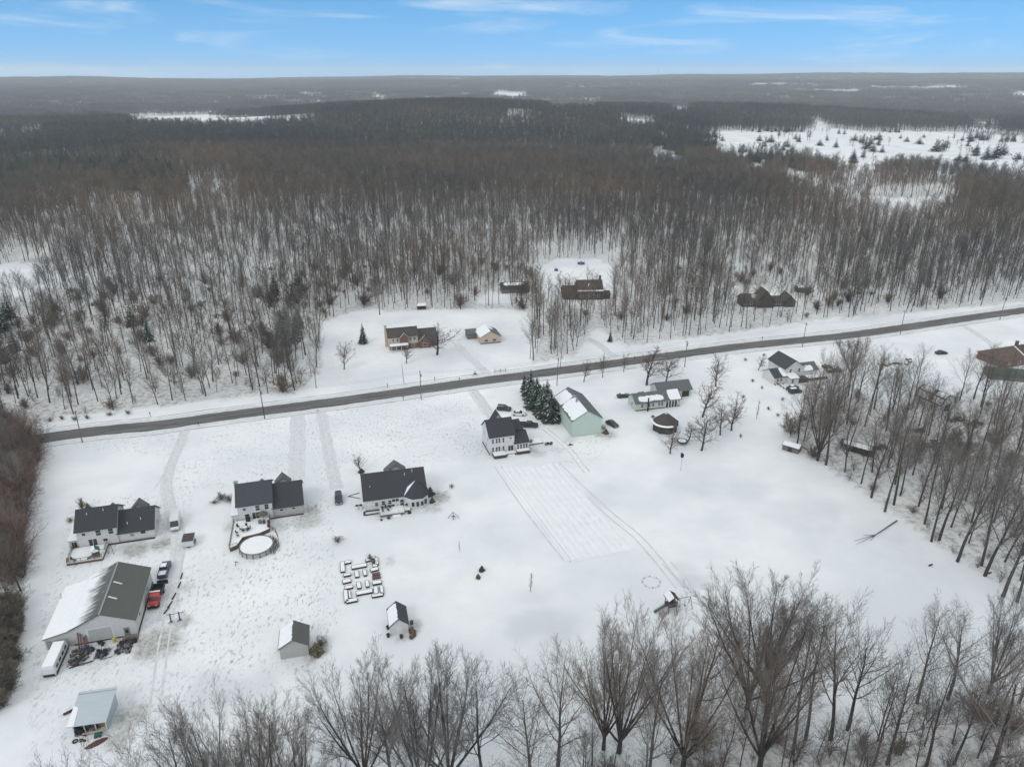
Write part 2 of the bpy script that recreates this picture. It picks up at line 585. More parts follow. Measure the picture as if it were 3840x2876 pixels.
# ------------------------------------------------------------------ woods and clearings (photo coordinates of 2212 x 1657)
WOODS_N = unpoly([(-500, 960), (60, 912), (200, 893), (420, 868), (640, 846), (695, 800), (690, 700), (760, 672), (1145, 668), (1150, 785),
                  (1245, 768), (1285, 705), (1360, 748), (1700, 700), (2212, 652), (2900, 600)])
WOODS_N = WOODS_N + [(2600, 900), (9000, 9000), (-9000, 9000), (-2600, 700)]
WOODS_R = unpoly([(1700, 935), (1730, 975), (1780, 1003), (1880, 1073), (2010, 1165), (2130, 1242), (2215, 1300), (2500, 1450), (2800, 1200),
                  (2500, 930), (2212, 862), (2090, 850), (1990, 880), (1900, 860), (1840, 850), (1790, 870)])
WOODS_S = unpoly([(340, 1850), (470, 1815), (640, 1830), (740, 1740), (900, 1730), (1090, 1760), (1160, 1720), (1280, 1650), (1420, 1680), (1480, 1600),
                  (1620, 1560), (1700, 1600), (1860, 1620), (1940, 1560), (2000, 1530), (2212, 1510), (2700, 1600), (2700, 2600), (0, 3000), (100, 2000)])
WOODS_L = unpoly([(-400, 900), (30, 915), (84, 955), (80, 1010), (64, 1100), (56, 1200), (52, 1300), (34, 1400), (6, 1520), (-80, 1700), (-500, 1900)])
CLEAR = [
    [(1740, 700), (1795, 678), (1830, 700), (1770, 725)],
    [(0, 560), (80, 575), (120, 610), (60, 640), (-40, 650), (-40, 570)],
        # far open fields, near edge pushed down behind the tree tops
    [(238, 256), (470, 247), (474, 255), (600, 253), (690, 250), (690, 256, 8), (540, 270, 10), (300, 268, 10)],
    [(40, 278), (90, 278), (92, 288, 12), (36, 288, 12)],
    [(-20, 288), (16, 288), (16, 298, 12), (-20, 298, 12)],
    [(792, 202), (826, 204), (832, 222), (846, 232), (836, 236), (812, 222), (808, 208)],
    [(1055, 198), (1140, 202), (1142, 210, 12), (1060, 207, 12)],
    [(990, 203), (1026, 204), (1026, 208, 8), (990, 207, 8)],
    [(1090, 243), (1150, 246), (1150, 252, 10), (1090, 250, 10)],
    [(1180, 233), (1290, 232), (1290, 237, 8), (1180, 238, 8)],
    [(1250, 216), (1300, 217), (1300, 219, 8), (1250, 218, 8)],
    [(1440, 234), (1500, 236), (1500, 243, 10), (1440, 241, 10)],
    [(1400, 286), (1470, 292), (1480, 302), (1440, 300)],
    [(1520, 288), (1740, 284), (1760, 272), (1860, 284), (1990, 284), (2110, 288), (2290, 300), (2290, 374, 16), (2160, 362, 16), (2060, 346, 16),
     (1960, 338, 16), (1850, 362, 16), (1760, 326, 14), (1640, 314, 14), (1540, 318, 14)],
    [(1880, 424), (2030, 424), (2030, 432, 14), (1940, 446, 14), (1890, 440, 14)],
    [(1590, 352), (1660, 352), (1660, 364, 13), (1590, 362, 13)],
    [(1410, 322), (1470, 345), (1470, 352, 12), (1402, 330, 12)],
    [(1810, 196), (1870, 198), (1870, 202, 8), (1810, 201, 8)],
    [(1880, 190), (2090, 191), (2090, 193, 6), (1880, 193, 6)],
    [(2090, 263), (2160, 262), (2160, 272, 12), (2100, 272, 12)],
    [(2180, 200), (2240, 202), (2240, 212, 10), (2180, 210, 10)],
    [(1750, 258), (1790, 266), (1790, 276, 10), (1750, 270, 10)],
    [(1330, 252), (1420, 262), (1420, 270, 6), (1330, 262, 6)],
    [(520, 212), (600, 210), (600, 212, 6), (520, 214, 6)],
    [(640, 204), (700, 205), (700, 207, 6), (640, 206, 6)],
    [(880, 172), (1010, 173), (1010, 175), (880, 174)],
]
GOLF = unpoly([c for c in CLEAR if c[0] == (1520, 288)][0])
CLEAR = [unpoly(c) for c in CLEAR if c]
CLEAR += [[(20, 335), (47, 335), (58, 352), (60, 415), (30, 428), (8, 400), (12, 352)], [(105, 322), (135, 325), (138, 343), (128, 366), (110, 366), (103, 340)], [(143, 349), (152, 349), (152, 357), (143, 357)], [(-18, 333), (0, 333), (0, 350), (-18, 350)]]
# places where the trees stand thinly and the snow shows between them: polygon, share of trees left
THIN = [(unpoly([(1690, 350), (1760, 388), (1860, 396), (2060, 398), (2080, 440, 10), (1900, 455, 10), (1760, 420, 10), (1680, 380, 10)]), .28),
        (unpoly([(1400, 286), (1560, 300), (1560, 330), (1400, 310)]), .4), (unpoly([(1530, 300), (1640, 300), (1620, 345), (1530, 345)]), .45),
        (unpoly([(400, 392), (500, 388), (520, 428, 8), (390, 434, 8)]), .35), (unpoly([(200, 440), (300, 430), (330, 455, 8), (200, 465, 8)]), .5),
        (unpoly([(640, 500), (1120, 450), (1180, 520), (1000, 560), (700, 560)]), .72), (unpoly([(100, 640), (330, 640), (400, 720), (180, 740)]), .8), (unpoly([(300, 560), (620, 540), (640, 620), (360, 640)]), .75),
        (unpoly([(1560, 520), (1780, 520), (1800, 700), (1560, 700)]), .6), (unpoly([(1120, 520), (1380, 520), (1400, 680), (1120, 690)]), .6)]


def thin_keep(X, Y, rs_):
    u = rs_.rand(len(X)); k = np.ones(len(X), bool)
    for poly, pr in THIN: k &= ~(pip(X, Y, poly) & (u > pr))
    return k


def vnoise(x, y, s, seed=0):
    """cheap value noise"""
    x = np.asarray(x) / s; y = np.asarray(y) / s
    xi = np.floor(x).astype(np.int64); yi = np.floor(y).astype(np.int64)
    fx = x - xi; fy = y - yi
    fx = fx * fx * (3 - 2 * fx); fy = fy * fy * (3 - 2 * fy)

    def hsh(a, b):
        n = (a * 374761393 + b * 668265263 + seed * 1442695041) & 0x7fffffff
        n = ((n ^ (n >> 13)) * 1274126177) & 0x7fffffff
        return ((n ^ (n >> 16)) & 0xffff) / 65535.0
    return (hsh(xi, yi) * (1 - fx) + hsh(xi + 1, yi) * fx) * (1 - fy) + (hsh(xi, yi + 1) * (1 - fx) + hsh(xi + 1, yi + 1) * fx) * fy


RC = [(-330, 118), (-230, 155), (-139.8, 192.7), (-110.5, 200.9), (-93.4, 207.3), (-58.5, 218.9), (-20, 233.2), (30, 250.5), (62, 262), (95.0, 273.1), (145.5, 287.2),
      (220.3, 314.5), (420, 386), (900, 560)]


def road_dist(px, py):
    d = np.full(np.shape(px), 1e9)
    for (x1, y1), (x2, y2) in zip(RC, RC[1:]):
        dx, dy = x2 - x1, y2 - y1
        t = np.clip(((px - x1) * dx + (py - y1) * dy) / (dx * dx + dy * dy), 0, 1)
        d = np.minimum(d, np.hypot(px - x1 - t * dx, py - y1 - t * dy))
    return d


def in_woods(px, py):
    a = pip(px, py, WOODS_N)
    r = np.hypot(px, py)
    wob = np.clip((r - 250) / 900, 0, 1) * 34 + 2
    jx = px + wob * ((vnoise(px, py, 30, 41) - .5) + .7 * (vnoise(px, py, 9, 42) - .5))
    jy = py + wob * 1.8 * ((vnoise(px, py, 34, 43) - .5) + .7 * (vnoise(px, py, 10, 44) - .5))
    for c in CLEAR:
        a &= ~pip(jx, jy, c)
    a &= ~((r > 2700) & (vnoise(px / 2.2, py, 210, 31) > 0.80) & (vnoise(px, py, 70, 32) > 0.25))
    return a | pip(px, py, WOODS_R) | pip(px, py, WOODS_S) | pip(px, py, WOODS_L)


# ------------------------------------------------------------------ ground: one sheet to the horizon
def make_ground():
    rad = [0.0]
    r = 30.0
    while r < 12000:
        rad.append(r); r *= 1.0125
    rad = np.array(rad)
    a_front = np.linspace(R(-52), R(52), 341)
    a_back = np.linspace(R(52), R(308), 60)[1:-1]
    ang = np.concatenate([a_front, a_back])
    A, Rr = np.meshgrid(ang, rad[1:])
    X = (np.sin(A) * Rr).ravel(); Y = (np.cos(A) * Rr).ravel()
    Z = height(X, Y) + 0.0
    near = np.exp(-((np.hypot(X, Y) / 900) ** 2))
    rough = in_woods(X, Y) * sstep(road_dist(X, Y), 9, 22) * (1 - pip(X, Y, YARD))
    Z += near * rough * (0.5 * (vnoise(X, Y, 22, 3) - 0.5) + 0.12 * (vnoise(X, Y, 4, 5) - 0.5))
    na, nr = len(ang), len(rad) - 1
    V = np.column_stack([X, Y, Z])
    V = np.vstack([V, [[0, 0, 0]]])
    i, j = np.meshgrid(np.arange(nr - 1), np.arange(na), indexing='ij')
    jn = (j + 1) % na
    F = np.stack([i * na + j, (i + 1) * na + j, (i + 1) * na + jn, i * na + jn], -1).reshape(-1, 4)
    j = np.arange(na); c = np.full(na, len(V) - 1)
    T = np.stack([c, j, (j + 1) % na], -1)
    me = bpy.data.meshes.new('ground')
    nv = len(V)
    me.vertices.add(nv); me.vertices.foreach_set('co', V.astype(np.float32).ravel())
    nl = F.size + T.size
    me.loops.add(nl)
    me.loops.foreach_set('vertex_index', np.concatenate([F.ravel(), T.ravel()]).astype(np.int32))
    nf = len(F) + len(T)
    me.polygons.add(nf)
    st = np.concatenate([np.arange(len(F)) * 4, F.size + np.arange(len(T)) * 3])
    me.polygons.foreach_set('loop_start', st.astype(np.int32))
    me.update(calc_edges=True)
    me.validate()
    X, Y = V[:, 0], V[:, 1]
    wd = in_woods(X, Y).astype(float)
    lit = wd * (0.55 + 0.6 * vnoise(X, Y, 16, 9))
    grass = np.zeros(nv)
    for poly, g in GRASSY:
        grass = np.maximum(grass, pip(X, Y, poly) * g)
    bare = np.zeros(nv)
    for (bx, by, br, bs) in BARE:
        d = np.hypot(X - bx, Y - by) + 1.2 * (vnoise(X, Y, 2.0, 4) - .5)
        bare = np.maximum(bare, bs * (1 - sstep(d, br * 0.45, br)))
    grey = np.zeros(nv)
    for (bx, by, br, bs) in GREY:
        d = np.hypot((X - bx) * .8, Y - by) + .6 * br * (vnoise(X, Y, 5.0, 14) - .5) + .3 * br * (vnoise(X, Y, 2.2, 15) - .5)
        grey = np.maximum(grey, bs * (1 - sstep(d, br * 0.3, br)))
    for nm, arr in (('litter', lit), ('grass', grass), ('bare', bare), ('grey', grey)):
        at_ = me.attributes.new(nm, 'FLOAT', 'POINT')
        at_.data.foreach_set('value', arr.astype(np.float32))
    me.polygons.foreach_set('use_smooth', np.ones(nf, bool))
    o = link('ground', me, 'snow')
    return struct(o)


YARD = unpoly([(90, 1660), (70, 1300), (100, 1000), (250, 930), (1150, 800), (2212, 690), (2212, 900), (1850, 860), (1700, 930), (1800, 1100), (1300, 1400), (700, 1500)])
GRASSY = [
    (unpoly([(110, 960), (380, 930), (370, 1060), (160, 1080), (90, 1300), (60, 1500), (60, 1657), (330, 1657), (560, 1600), (730, 1480),
             (690, 1080), (640, 900), (1010, 850), (1050, 980), (740, 1000), (700, 1100), (700, 1300), (560, 1450), (420, 1250), (330, 1250),
             (420, 1080), (440, 1000)]), 0.8),
    (unpoly([(430, 930), (640, 895), (640, 1040), (400, 1060)]), 0.7),
    (unpoly([(650, 1080), (720, 1090), (720, 1350), (600, 1350), (590, 1170)]), 1.0),
    (unpoly([(430, 1180), (560, 1210), (720, 1180), (740, 1330), (580, 1460), (400, 1450), (380, 1250)]), 0.9),
    (unpoly([(780, 860), (1000, 840), (1060, 980), (900, 1010), (760, 980)]), 0.5),
    (unpoly([(1190, 960), (1330, 930), (1300, 1000), (1210, 1010)]), 0.6),
    (unpoly([(700, 790), (760, 690), (1140, 680), (1140, 800), (700, 850)]), 0.25),
]
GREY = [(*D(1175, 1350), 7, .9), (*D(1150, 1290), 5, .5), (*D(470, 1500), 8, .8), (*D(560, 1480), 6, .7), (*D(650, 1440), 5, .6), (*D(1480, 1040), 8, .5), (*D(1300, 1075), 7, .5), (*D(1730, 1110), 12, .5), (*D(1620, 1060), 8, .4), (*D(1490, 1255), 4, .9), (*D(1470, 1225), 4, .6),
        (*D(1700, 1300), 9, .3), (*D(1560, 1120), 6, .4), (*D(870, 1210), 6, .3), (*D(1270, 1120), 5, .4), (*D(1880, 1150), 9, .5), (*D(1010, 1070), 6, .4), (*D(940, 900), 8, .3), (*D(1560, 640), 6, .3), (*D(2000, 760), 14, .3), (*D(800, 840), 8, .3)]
BARE = [(-68.2, 107.6, 6.5, 1.0), (-66.2, 113, 3.2, .9), (-70.3, 119, 3.0, .8), (-69.3, 124, 2.6, .7), (-64.8, 90, 4.5, .9), (-64.5, 86, 3.6, .8), (-86.5, 137.0, 4.6, 1.0),
        (-81.5, 139.5, 4.0, 1.0), (-92.0, 136.6, 3.0, .6), (-50.3, 153, 3.6, 1.0), (-50.0, 148.5, 5.5, .8), (-36.6, 106, 3.4, 1.0), (-37.5, 103, 2.0, .8), (-19.4, 112, 2.6, .9),
        (-21, 109.2, 2.0, .6), (-56, 146.2, 3.2, .8), (-18.6, 160, 4.2, 1.0), (-20, 154, 3.5, .7), (7.0, 184, 4.2, .8), (28.6, 195.2, 5.0, .9), (17, 192, 3, .6), (50, 190, 7, .35),
        (57, 189, 8, .4), (-68, 146, 2.5, .7), (-79, 104, 6, .55), (-76, 106, 5, .5), (-84, 96, 4, .3), (-100, 138, 3, .5), (-31, 151, 4, .5), (-27, 133, 2, .6), (-60, 140, 3, .5),
        (5, 204, 5, .3), (15, 205, 7, .5), (12, 188, 3, .25), (103, 232, 9, .5)]
ground = make_ground()


def ribbon(name, pts, width, m, z=0.004, jitter=0.0, seed=1, kind='structure', crown=0):
    """a strip laid along pts [(x, y)], width a number or a list"""
    rr = random.Random(seed)
    P = [Vector((p[0], p[1], 0)) for p in pts]
    # refine
    Q = []; W = []
    ws = width if isinstance(width, (list, tuple)) else [width] * len(P)
    for i in range(len(P) - 1):
        n = max(1, int((P[i + 1] - P[i]).length / 2.5))
        p0 = P[max(i - 1, 0)]; p1 = P[i]; p2 = P[i + 1]; p3 = P[min(i + 2, len(P) - 1)]
        for k in range(n):
            t = k / n
            Q.append(0.5 * ((2 * p1) + (-p0 + p2) * t + (2 * p0 - 5 * p1 + 4 * p2 - p3) * t * t + (-p0 + 3 * p1 - 3 * p2 + p3) * t ** 3))
            W.append(ws[i] * (1 - t) + ws[i + 1] * t)
    Q.append(P[-1]); W.append(ws[-1])
    v = []; f = []
    for i, q in enumerate(Q):
        d = (Q[min(i + 1, len(Q) - 1)] - Q[max(i - 1, 0)]).normalized()
        nn = Vector((-d.y, d.x, 0))
        wd = W[i] / 2
        row = [q + nn * (wd + rr.uniform(-jitter, jitter)), q, q - nn * (wd + rr.uniform(-jitter, jitter))]
        for k, c in enumerate(row):
            v.append((c.x, c.y, z + (crown if k == 1 else 0)))
        if i:
            b = 3 * i
            f += [(b - 3, b - 2, b + 1, b), (b - 2, b - 1, b + 2, b + 1)]
    me = bpy.data.meshes.new(name); me.from_pydata(v, [], f); me.update()
    o = link(name, me, m)
    return struct(o, kind)


# ------------------------------------------------------------------ road and drives
Z1 = 0.05
ribbon('road_verge', RC, 11.5, 'packed', Z1 - 0.02, 0.5, 3)
ribbon('road', RC, 6.9, 'asphalt', Z1, 0.20, 4, crown=0.05)
Cr = crop(1.7015, 0, 1300)
CG = crop(2.209, 1700, 1350)
CI = crop(2.212, 1300, 950)


def drive(pts, width, z=Z1 - 0.03, j=0.25, m='packed', nm='driveway'):
    return ribbon(nm, pts, width, m, z, j, len(pts))


drive([D(402, 926), D(385, 970), D(368, 1010), D(360, 1050), D(366, 1090), D(385, 1160), D(375, 1250), D(355, 1340)], 3.0)
drive([D(643, 893), D(643, 940), D(641, 990), D(640, 1035)], 4.6)
drive([D(692, 885), D(703, 940), D(714, 1000), D(728, 1056)], 3.4)
drive([D(1019, 838), D(1042, 868), D(1062, 900), D(1085, 930), D(1170, 960), D(1215, 975)], 3.2)
drive([CI(900, 740), CI(980, 830), CI(1080, 920), CI(1190, 1030)], 3.4)
drive([D(1262, 728), D(1290, 742), D(1325, 770), D(1345, 788)], 3.4)
drive([D(2060, 690), D(2130, 735), D(2160, 760)], 3.0)
# wheel ruts along the drives and across the lawns
RUTS = [
    ([D(692, 885), D(703, 940), D(714, 1000), D(728, 1056)], 1.7), ([D(694, 885), D(705, 940), D(716, 1000), D(727, 1040)], 1.3),
    ([D(395, 935), D(378, 985), D(352, 1040), D(340, 1055)], 1.6), ([D(402, 926), D(385, 970), D(368, 1010), D(362, 1050), D(370, 1090), D(390, 1160), D(372, 1290), D(352, 1400), D(330, 1560)], 1.7),
    ([D(643, 893), D(643, 940), D(641, 990), D(640, 1035)], 2.0),
    ([D(1019, 838), D(1042, 868), D(1062, 900), D(1080, 920)], 1.7), ([D(1010, 836), D(1033, 870), D(1050, 896)], 1.4),
    ([CG(370, 880), CG(560, 1160), CG(760, 1420), CG(950, 1657)], 1.8),
    ([CG(850, 850), CG(1050, 1050), CG(1300, 1280), CG(1560, 1500), D(1470, 1270)], 1.9),
    ([CG(760, 570), CG(960, 740), CG(1050, 860), CG(1110, 930)], 1.6),
    ([D(1440, 1215), D(1480, 1260), D(1500, 1300)], 2.0),
]
for pts, gap in RUTS:
    for sgn in (-1, 1):
        q = []
        for i, p in enumerate(pts):
            a = Vector(pts[min(i + 1, len(pts) - 1)]) - Vector(pts[max(i - 1, 0)])
            n = Vector((-a.y, a.x)).normalized() * gap / 2 * sgn
            q.append((p[0] + n.x, p[1] + n.y))
        ribbon('wheel_rut', q, 0.38, 'rut', Z1 - 0.02 + 0.003 * RUTS.index((pts, gap)) / len(RUTS), 0.06, 9)

# ------------------------------------------------------------------ trees
def tube_mesh(segs, name, sides=3):
    """segs: (p, q, r0, r1) -> one mesh of tapered sticks"""
    a = np.array([(*s[0], *s[1], s[2], s[3]) for s in segs], float)
    P, Q, r0, r1 = a[:, :3], a[:, 3:6], a[:, 6], a[:, 7]
    d = Q - P; ln = np.linalg.norm(d, axis=1, keepdims=True); d = d / np.maximum(ln, 1e-6)
    ref = np.where(np.abs(d[:, 2:3]) > 0.9, np.array([[1.0, 0, 0]]), np.array([[0, 0, 1.0]]))
    u = np.cross(d, ref); u /= np.linalg.norm(u, axis=1, keepdims=True)
    w_ = np.cross(d, u)
    n = len(a)
    V = np.zeros((n, 2 * sides, 3))
    for k in range(sides):
        t = 2 * math.pi * k / sides
        o = u * math.cos(t) + w_ * math.sin(t)
        V[:, k] = P + o * r0[:, None]
        V[:, sides + k] = Q + o * r1[:, None]
    F = []
    for k in range(sides):
        j = (k + 1) % sides
        F.append([k, j, sides + j, sides + k])
    F = np.array(F)[None] + (np.arange(n) * 2 * sides)[:, None, None]
    F = F.reshape(-1, 4)
    me = bpy.data.meshes.new(name)
    me.vertices.add(n * 2 * sides); me.vertices.foreach_set('co', V.astype(np.float32).ravel())
    me.loops.add(F.size); me.loops.foreach_set('vertex_index', F.astype(np.int32).ravel())
    me.polygons.add(len(F)); me.polygons.foreach_set('loop_start', (np.arange(len(F)) * 4).astype(np.int32))
    me.update(calc_edges=True)
    me['rc'] = 1
    return me


def unit(v):
    l = math.sqrt(v[0] ** 2 + v[1] ** 2 + v[2] ** 2) or 1
    return (v[0] / l, v[1] / l, v[2] / l)


def tilt(d, ang, az):
    """turn direction d by ang towards azimuth az round itself"""
    d = unit(d)
    ref = (1, 0, 0) if abs(d[2]) > 0.9 else (0, 0, 1)
    u = unit((d[1] * ref[2] - d[2] * ref[1], d[2] * ref[0] - d[0] * ref[2], d[0] * ref[1] - d[1] * ref[0]))
    w_ = (d[1] * u[2] - d[2] * u[1], d[2] * u[0] - d[0] * u[2], d[0] * u[1] - d[1] * u[0])
    c, s_ = math.cos(ang), math.sin(ang)
    ca, sa = math.cos(az), math.sin(az)
    return tuple(d[i] * c + (u[i] * ca + w_[i] * sa) * s_ for i in range(3))


def grow(segs, rng, p, d, ln, r, lv, G):
    n = G['n'][lv]
    st = ln / n
    az = rng.random() * 6.28
    for i in range(n):
        k = G['wob'][lv]
        d = unit((d[0] + rng.gauss(0, k), d[1] + rng.gauss(0, k), d[2] + rng.gauss(0, k) + G['up'][lv]))
        q = (p[0] + d[0] * st, p[1] + d[1] * st, p[2] + d[2] * st)
        t0 = i / n; t1 = (i + 1) / n
        ra = max(r * (1 - t0 * G['tap'][lv]), G['rmin']); rb = max(r * (1 - t1 * G['tap'][lv]), G['rmin'] * .7)
        segs.append((p, q, ra, rb, lv))
        if lv < len(G['n']) - 1 and t1 >= G['st'][lv]:
            kn = G['kids'][lv]
            kk = int(kn) + (1 if rng.random() < kn - int(kn) else 0)
            for _ in range(kk):
                az += 2.4 + rng.uniform(-.5, .5)
                a0, a1 = G['ang'][lv]
                dd = tilt(d, rng.uniform(a0, a1), az)
                rel = (t1 - G['st'][lv]) / (1 - G['st'][lv] + 1e-6)
                cl_ = ln * G['rat'][lv] * (1 - G['fall'][lv] * rel) * rng.uniform(.75, 1.2)
                f = rng.random()
                pp = tuple(p[j] + (q[j] - p[j]) * f for j in range(3))
                grow(segs, rng, pp, dd, cl_, max(rb * G['rr'][lv], G['rmin']), lv + 1, G)
        p = q


def make_tree(name, seed, G, H, r0, trunk_mat, crown_mat, split=1, lean=0.0):
    """H tall tree scaled to height; trunk = level below split, crown = the rest. Returns (trunk mesh, crown mesh)"""
    rng = random.Random(seed)
    segs = []
    nstem = G.get('stems', 1)
    if nstem == 1:
        grow(segs, rng, (0, 0, -0.25), tilt((0, 0, 1), rng.uniform(0, lean), rng.random() * 6.28), H * G['len'], r0, 0, G)
    else:
        tl = H * G['tlen']
        segs.append(((0, 0, -0.25), (0, 0, tl), r0, r0 * .85, 0))
        az = rng.random() * 6
        for i in range(nstem):
            az += 6.28 / nstem + rng.uniform(-.3, .3)
            a = rng.uniform(*G['sang'])
            if i == 0: a = 0.04
            grow(segs, rng, (0, 0, tl * rng.uniform(.6, 1)), tilt((0, 0, 1), a, az), (H - tl) * rng.uniform(.9, 1.1) / math.cos(a * .5), r0 * rng.uniform(.42, .6), 0, G)
    top = max(s[1][2] for s in segs)
    k = H / top
    segs = [(tuple(c * k for c in s[0]), tuple(c * k for c in s[1]), s[2], s[3], s[4]) for s in segs]
    tr = [s for s in segs if s[4] < split]; cr = [s for s in segs if s[4] >= split]
    a = tube_mesh(tr, name + '_trunk', 5); b = tube_mesh(cr, name + '_crown', 3)
    a.materials.append(M[trunk_mat]); b.materials.append(M[crown_mat])
    return a, b


G_VASE = dict(stems=9, tlen=0.15, sang=(0.12, 0.74), n=[10, 7, 4, 1], wob=[.022, .05, .10, .1], up=[.034, .045, .05, .04], tap=[.88, .85, .8, .6],
              kids=[1.7, 1.7, 1.5], st=[.25, .15, .2], ang=[(.24, .55), (.28, .62), (.3, .7)], rat=[.38, .40, .6], fall=[.35, .35, .3], rr=[.42, .48, .6], rmin=.0115)
G_TALL = dict(len=1, n=[14, 8, 4, 2], wob=[.02, .07, .11, .1], up=[.02, .07, .06, .03], tap=[.85, .85, .8, .6],
              kids=[2.0, 1.6, 1.5], st=[.42, .15, .2], ang=[(.45, .95), (.38, .75), (.35, .8)], rat=[.50, .42, .5], fall=[.55, .4, .3], rr=[.45, .5, .6], rmin=.012)
G_FORK = dict(len=1, n=[12, 9, 5, 2], wob=[.03, .06, .11, .1], up=[.02, .07, .06, .03], tap=[.80, .85, .8, .6],
              kids=[1.4, 1.6, 1.5], st=[.34, .2, .2], ang=[(.4, .80), (.38, .75), (.35, .8)], rat=[.66, .38, .5], fall=[.45, .4, .3], rr=[.58, .48, .6], rmin=.012)
G_POLE = dict(len=1, n=[12, 5, 2], wob=[.016, .08, .14], up=[.02, .09, .07], tap=[.8, .8, .7],
              kids=[3.0, 2.6], st=[.50, .12], ang=[(.4, .95), (.4, .85)], rat=[.31, .42], fall=[.45, .4], rr=[.45, .55], rmin=.019)
G_MID = dict(len=1, n=[7, 4, 2], wob=[.03, .10, .15], up=[.02, .12, .07], tap=[.8, .8, .7],
             kids=[3.6, 2.6], st=[.50, .15], ang=[(.45, 1.0), (.4, .9)], rat=[.35, .45], fall=[.45, .4], rr=[.5, .7], rmin=.045)
G_FAR = dict(len=1, n=[4, 3, 1], wob=[.03, .12, .15], up=[.02, .10, .07], tap=[.7, .7, .6],
             kids=[4.5, 2.6], st=[.40, .1], ang=[(.4, 1.0), (.4, .9)], rat=[.36, .5], fall=[.4, .4], rr=[.6, .9], rmin=.10)
G_YARD = dict(len=1, n=[6, 5, 3, 2], wob=[.05, .12, .16, .12], up=[.02, .08, .06, .03], tap=[.6, .8, .8, .6],
              kids=[2.6, 2.2, 1.8], st=[.22, .15, .2], ang=[(.5, 1.0), (.4, .9), (.4, .8)], rat=[.62, .45, .5], fall=[.4, .4, .3], rr=[.6, .55, .6], rmin=.014)
G_COLUMN = dict(len=1, n=[9, 4, 2], wob=[.02, .08, .12], up=[.02, .16, .12], tap=[.7, .8, .6],
                kids=[3.2, 1.8], st=[.12, .2], ang=[(.3, .6), (.3, .6)], rat=[.32, .45], fall=[.55, .3], rr=[.4, .6], rmin=.012)
G_BUSH = dict(stems=12, tlen=0.05, sang=(0.15, 1.0), n=[4, 3, 2], wob=[.1, .15, .2], up=[.03, .03, .02], tap=[.8, .8, .7],
              kids=[2.6, 2.0], st=[.1, .1], ang=[(.4, .9), (.4, .9)], rat=[.5, .5], fall=[.3, .3], rr=[.6, .7], rmin=.014)

VAR = {}


def variant(kind, i, H, r0, G, tm='bark', cm='twig', split=1, lean=.05):
    VAR.setdefault(kind, []).append((make_tree(kind, 100 * len(kind) + 17 * i + 3, G, H, r0, tm, cm, split, lean), H))


for i in range(4): variant('vase', i, 25, .42, G_VASE, split=1)
for i in range(4): variant('tall', i, 25, .30, G_TALL)
for i in range(3): variant('fork', i, 24, .32, G_FORK)
for i in range(5): variant('pole', i, 22, .19, G_POLE, cm='twig_mid')
for i in range(6): variant('mid', i, 22, .22, G_MID, cm='twig_mid')
for i in range(3): variant('yard', i, 8, .16, G_YARD, cm='twig_yard')
for i in range(2): variant('column', i, 7, .09, G_COLUMN)
for i in range(3): variant('bush', i, 2.4, .04, G_BUSH, cm='twig_brown')
for i in range(2): variant('redbush', i, 7, .10, G_BUSH, cm='twig_red')
for i in range(1): variant('tan', i, 11, .2, G_YARD, cm='gold_leaf')


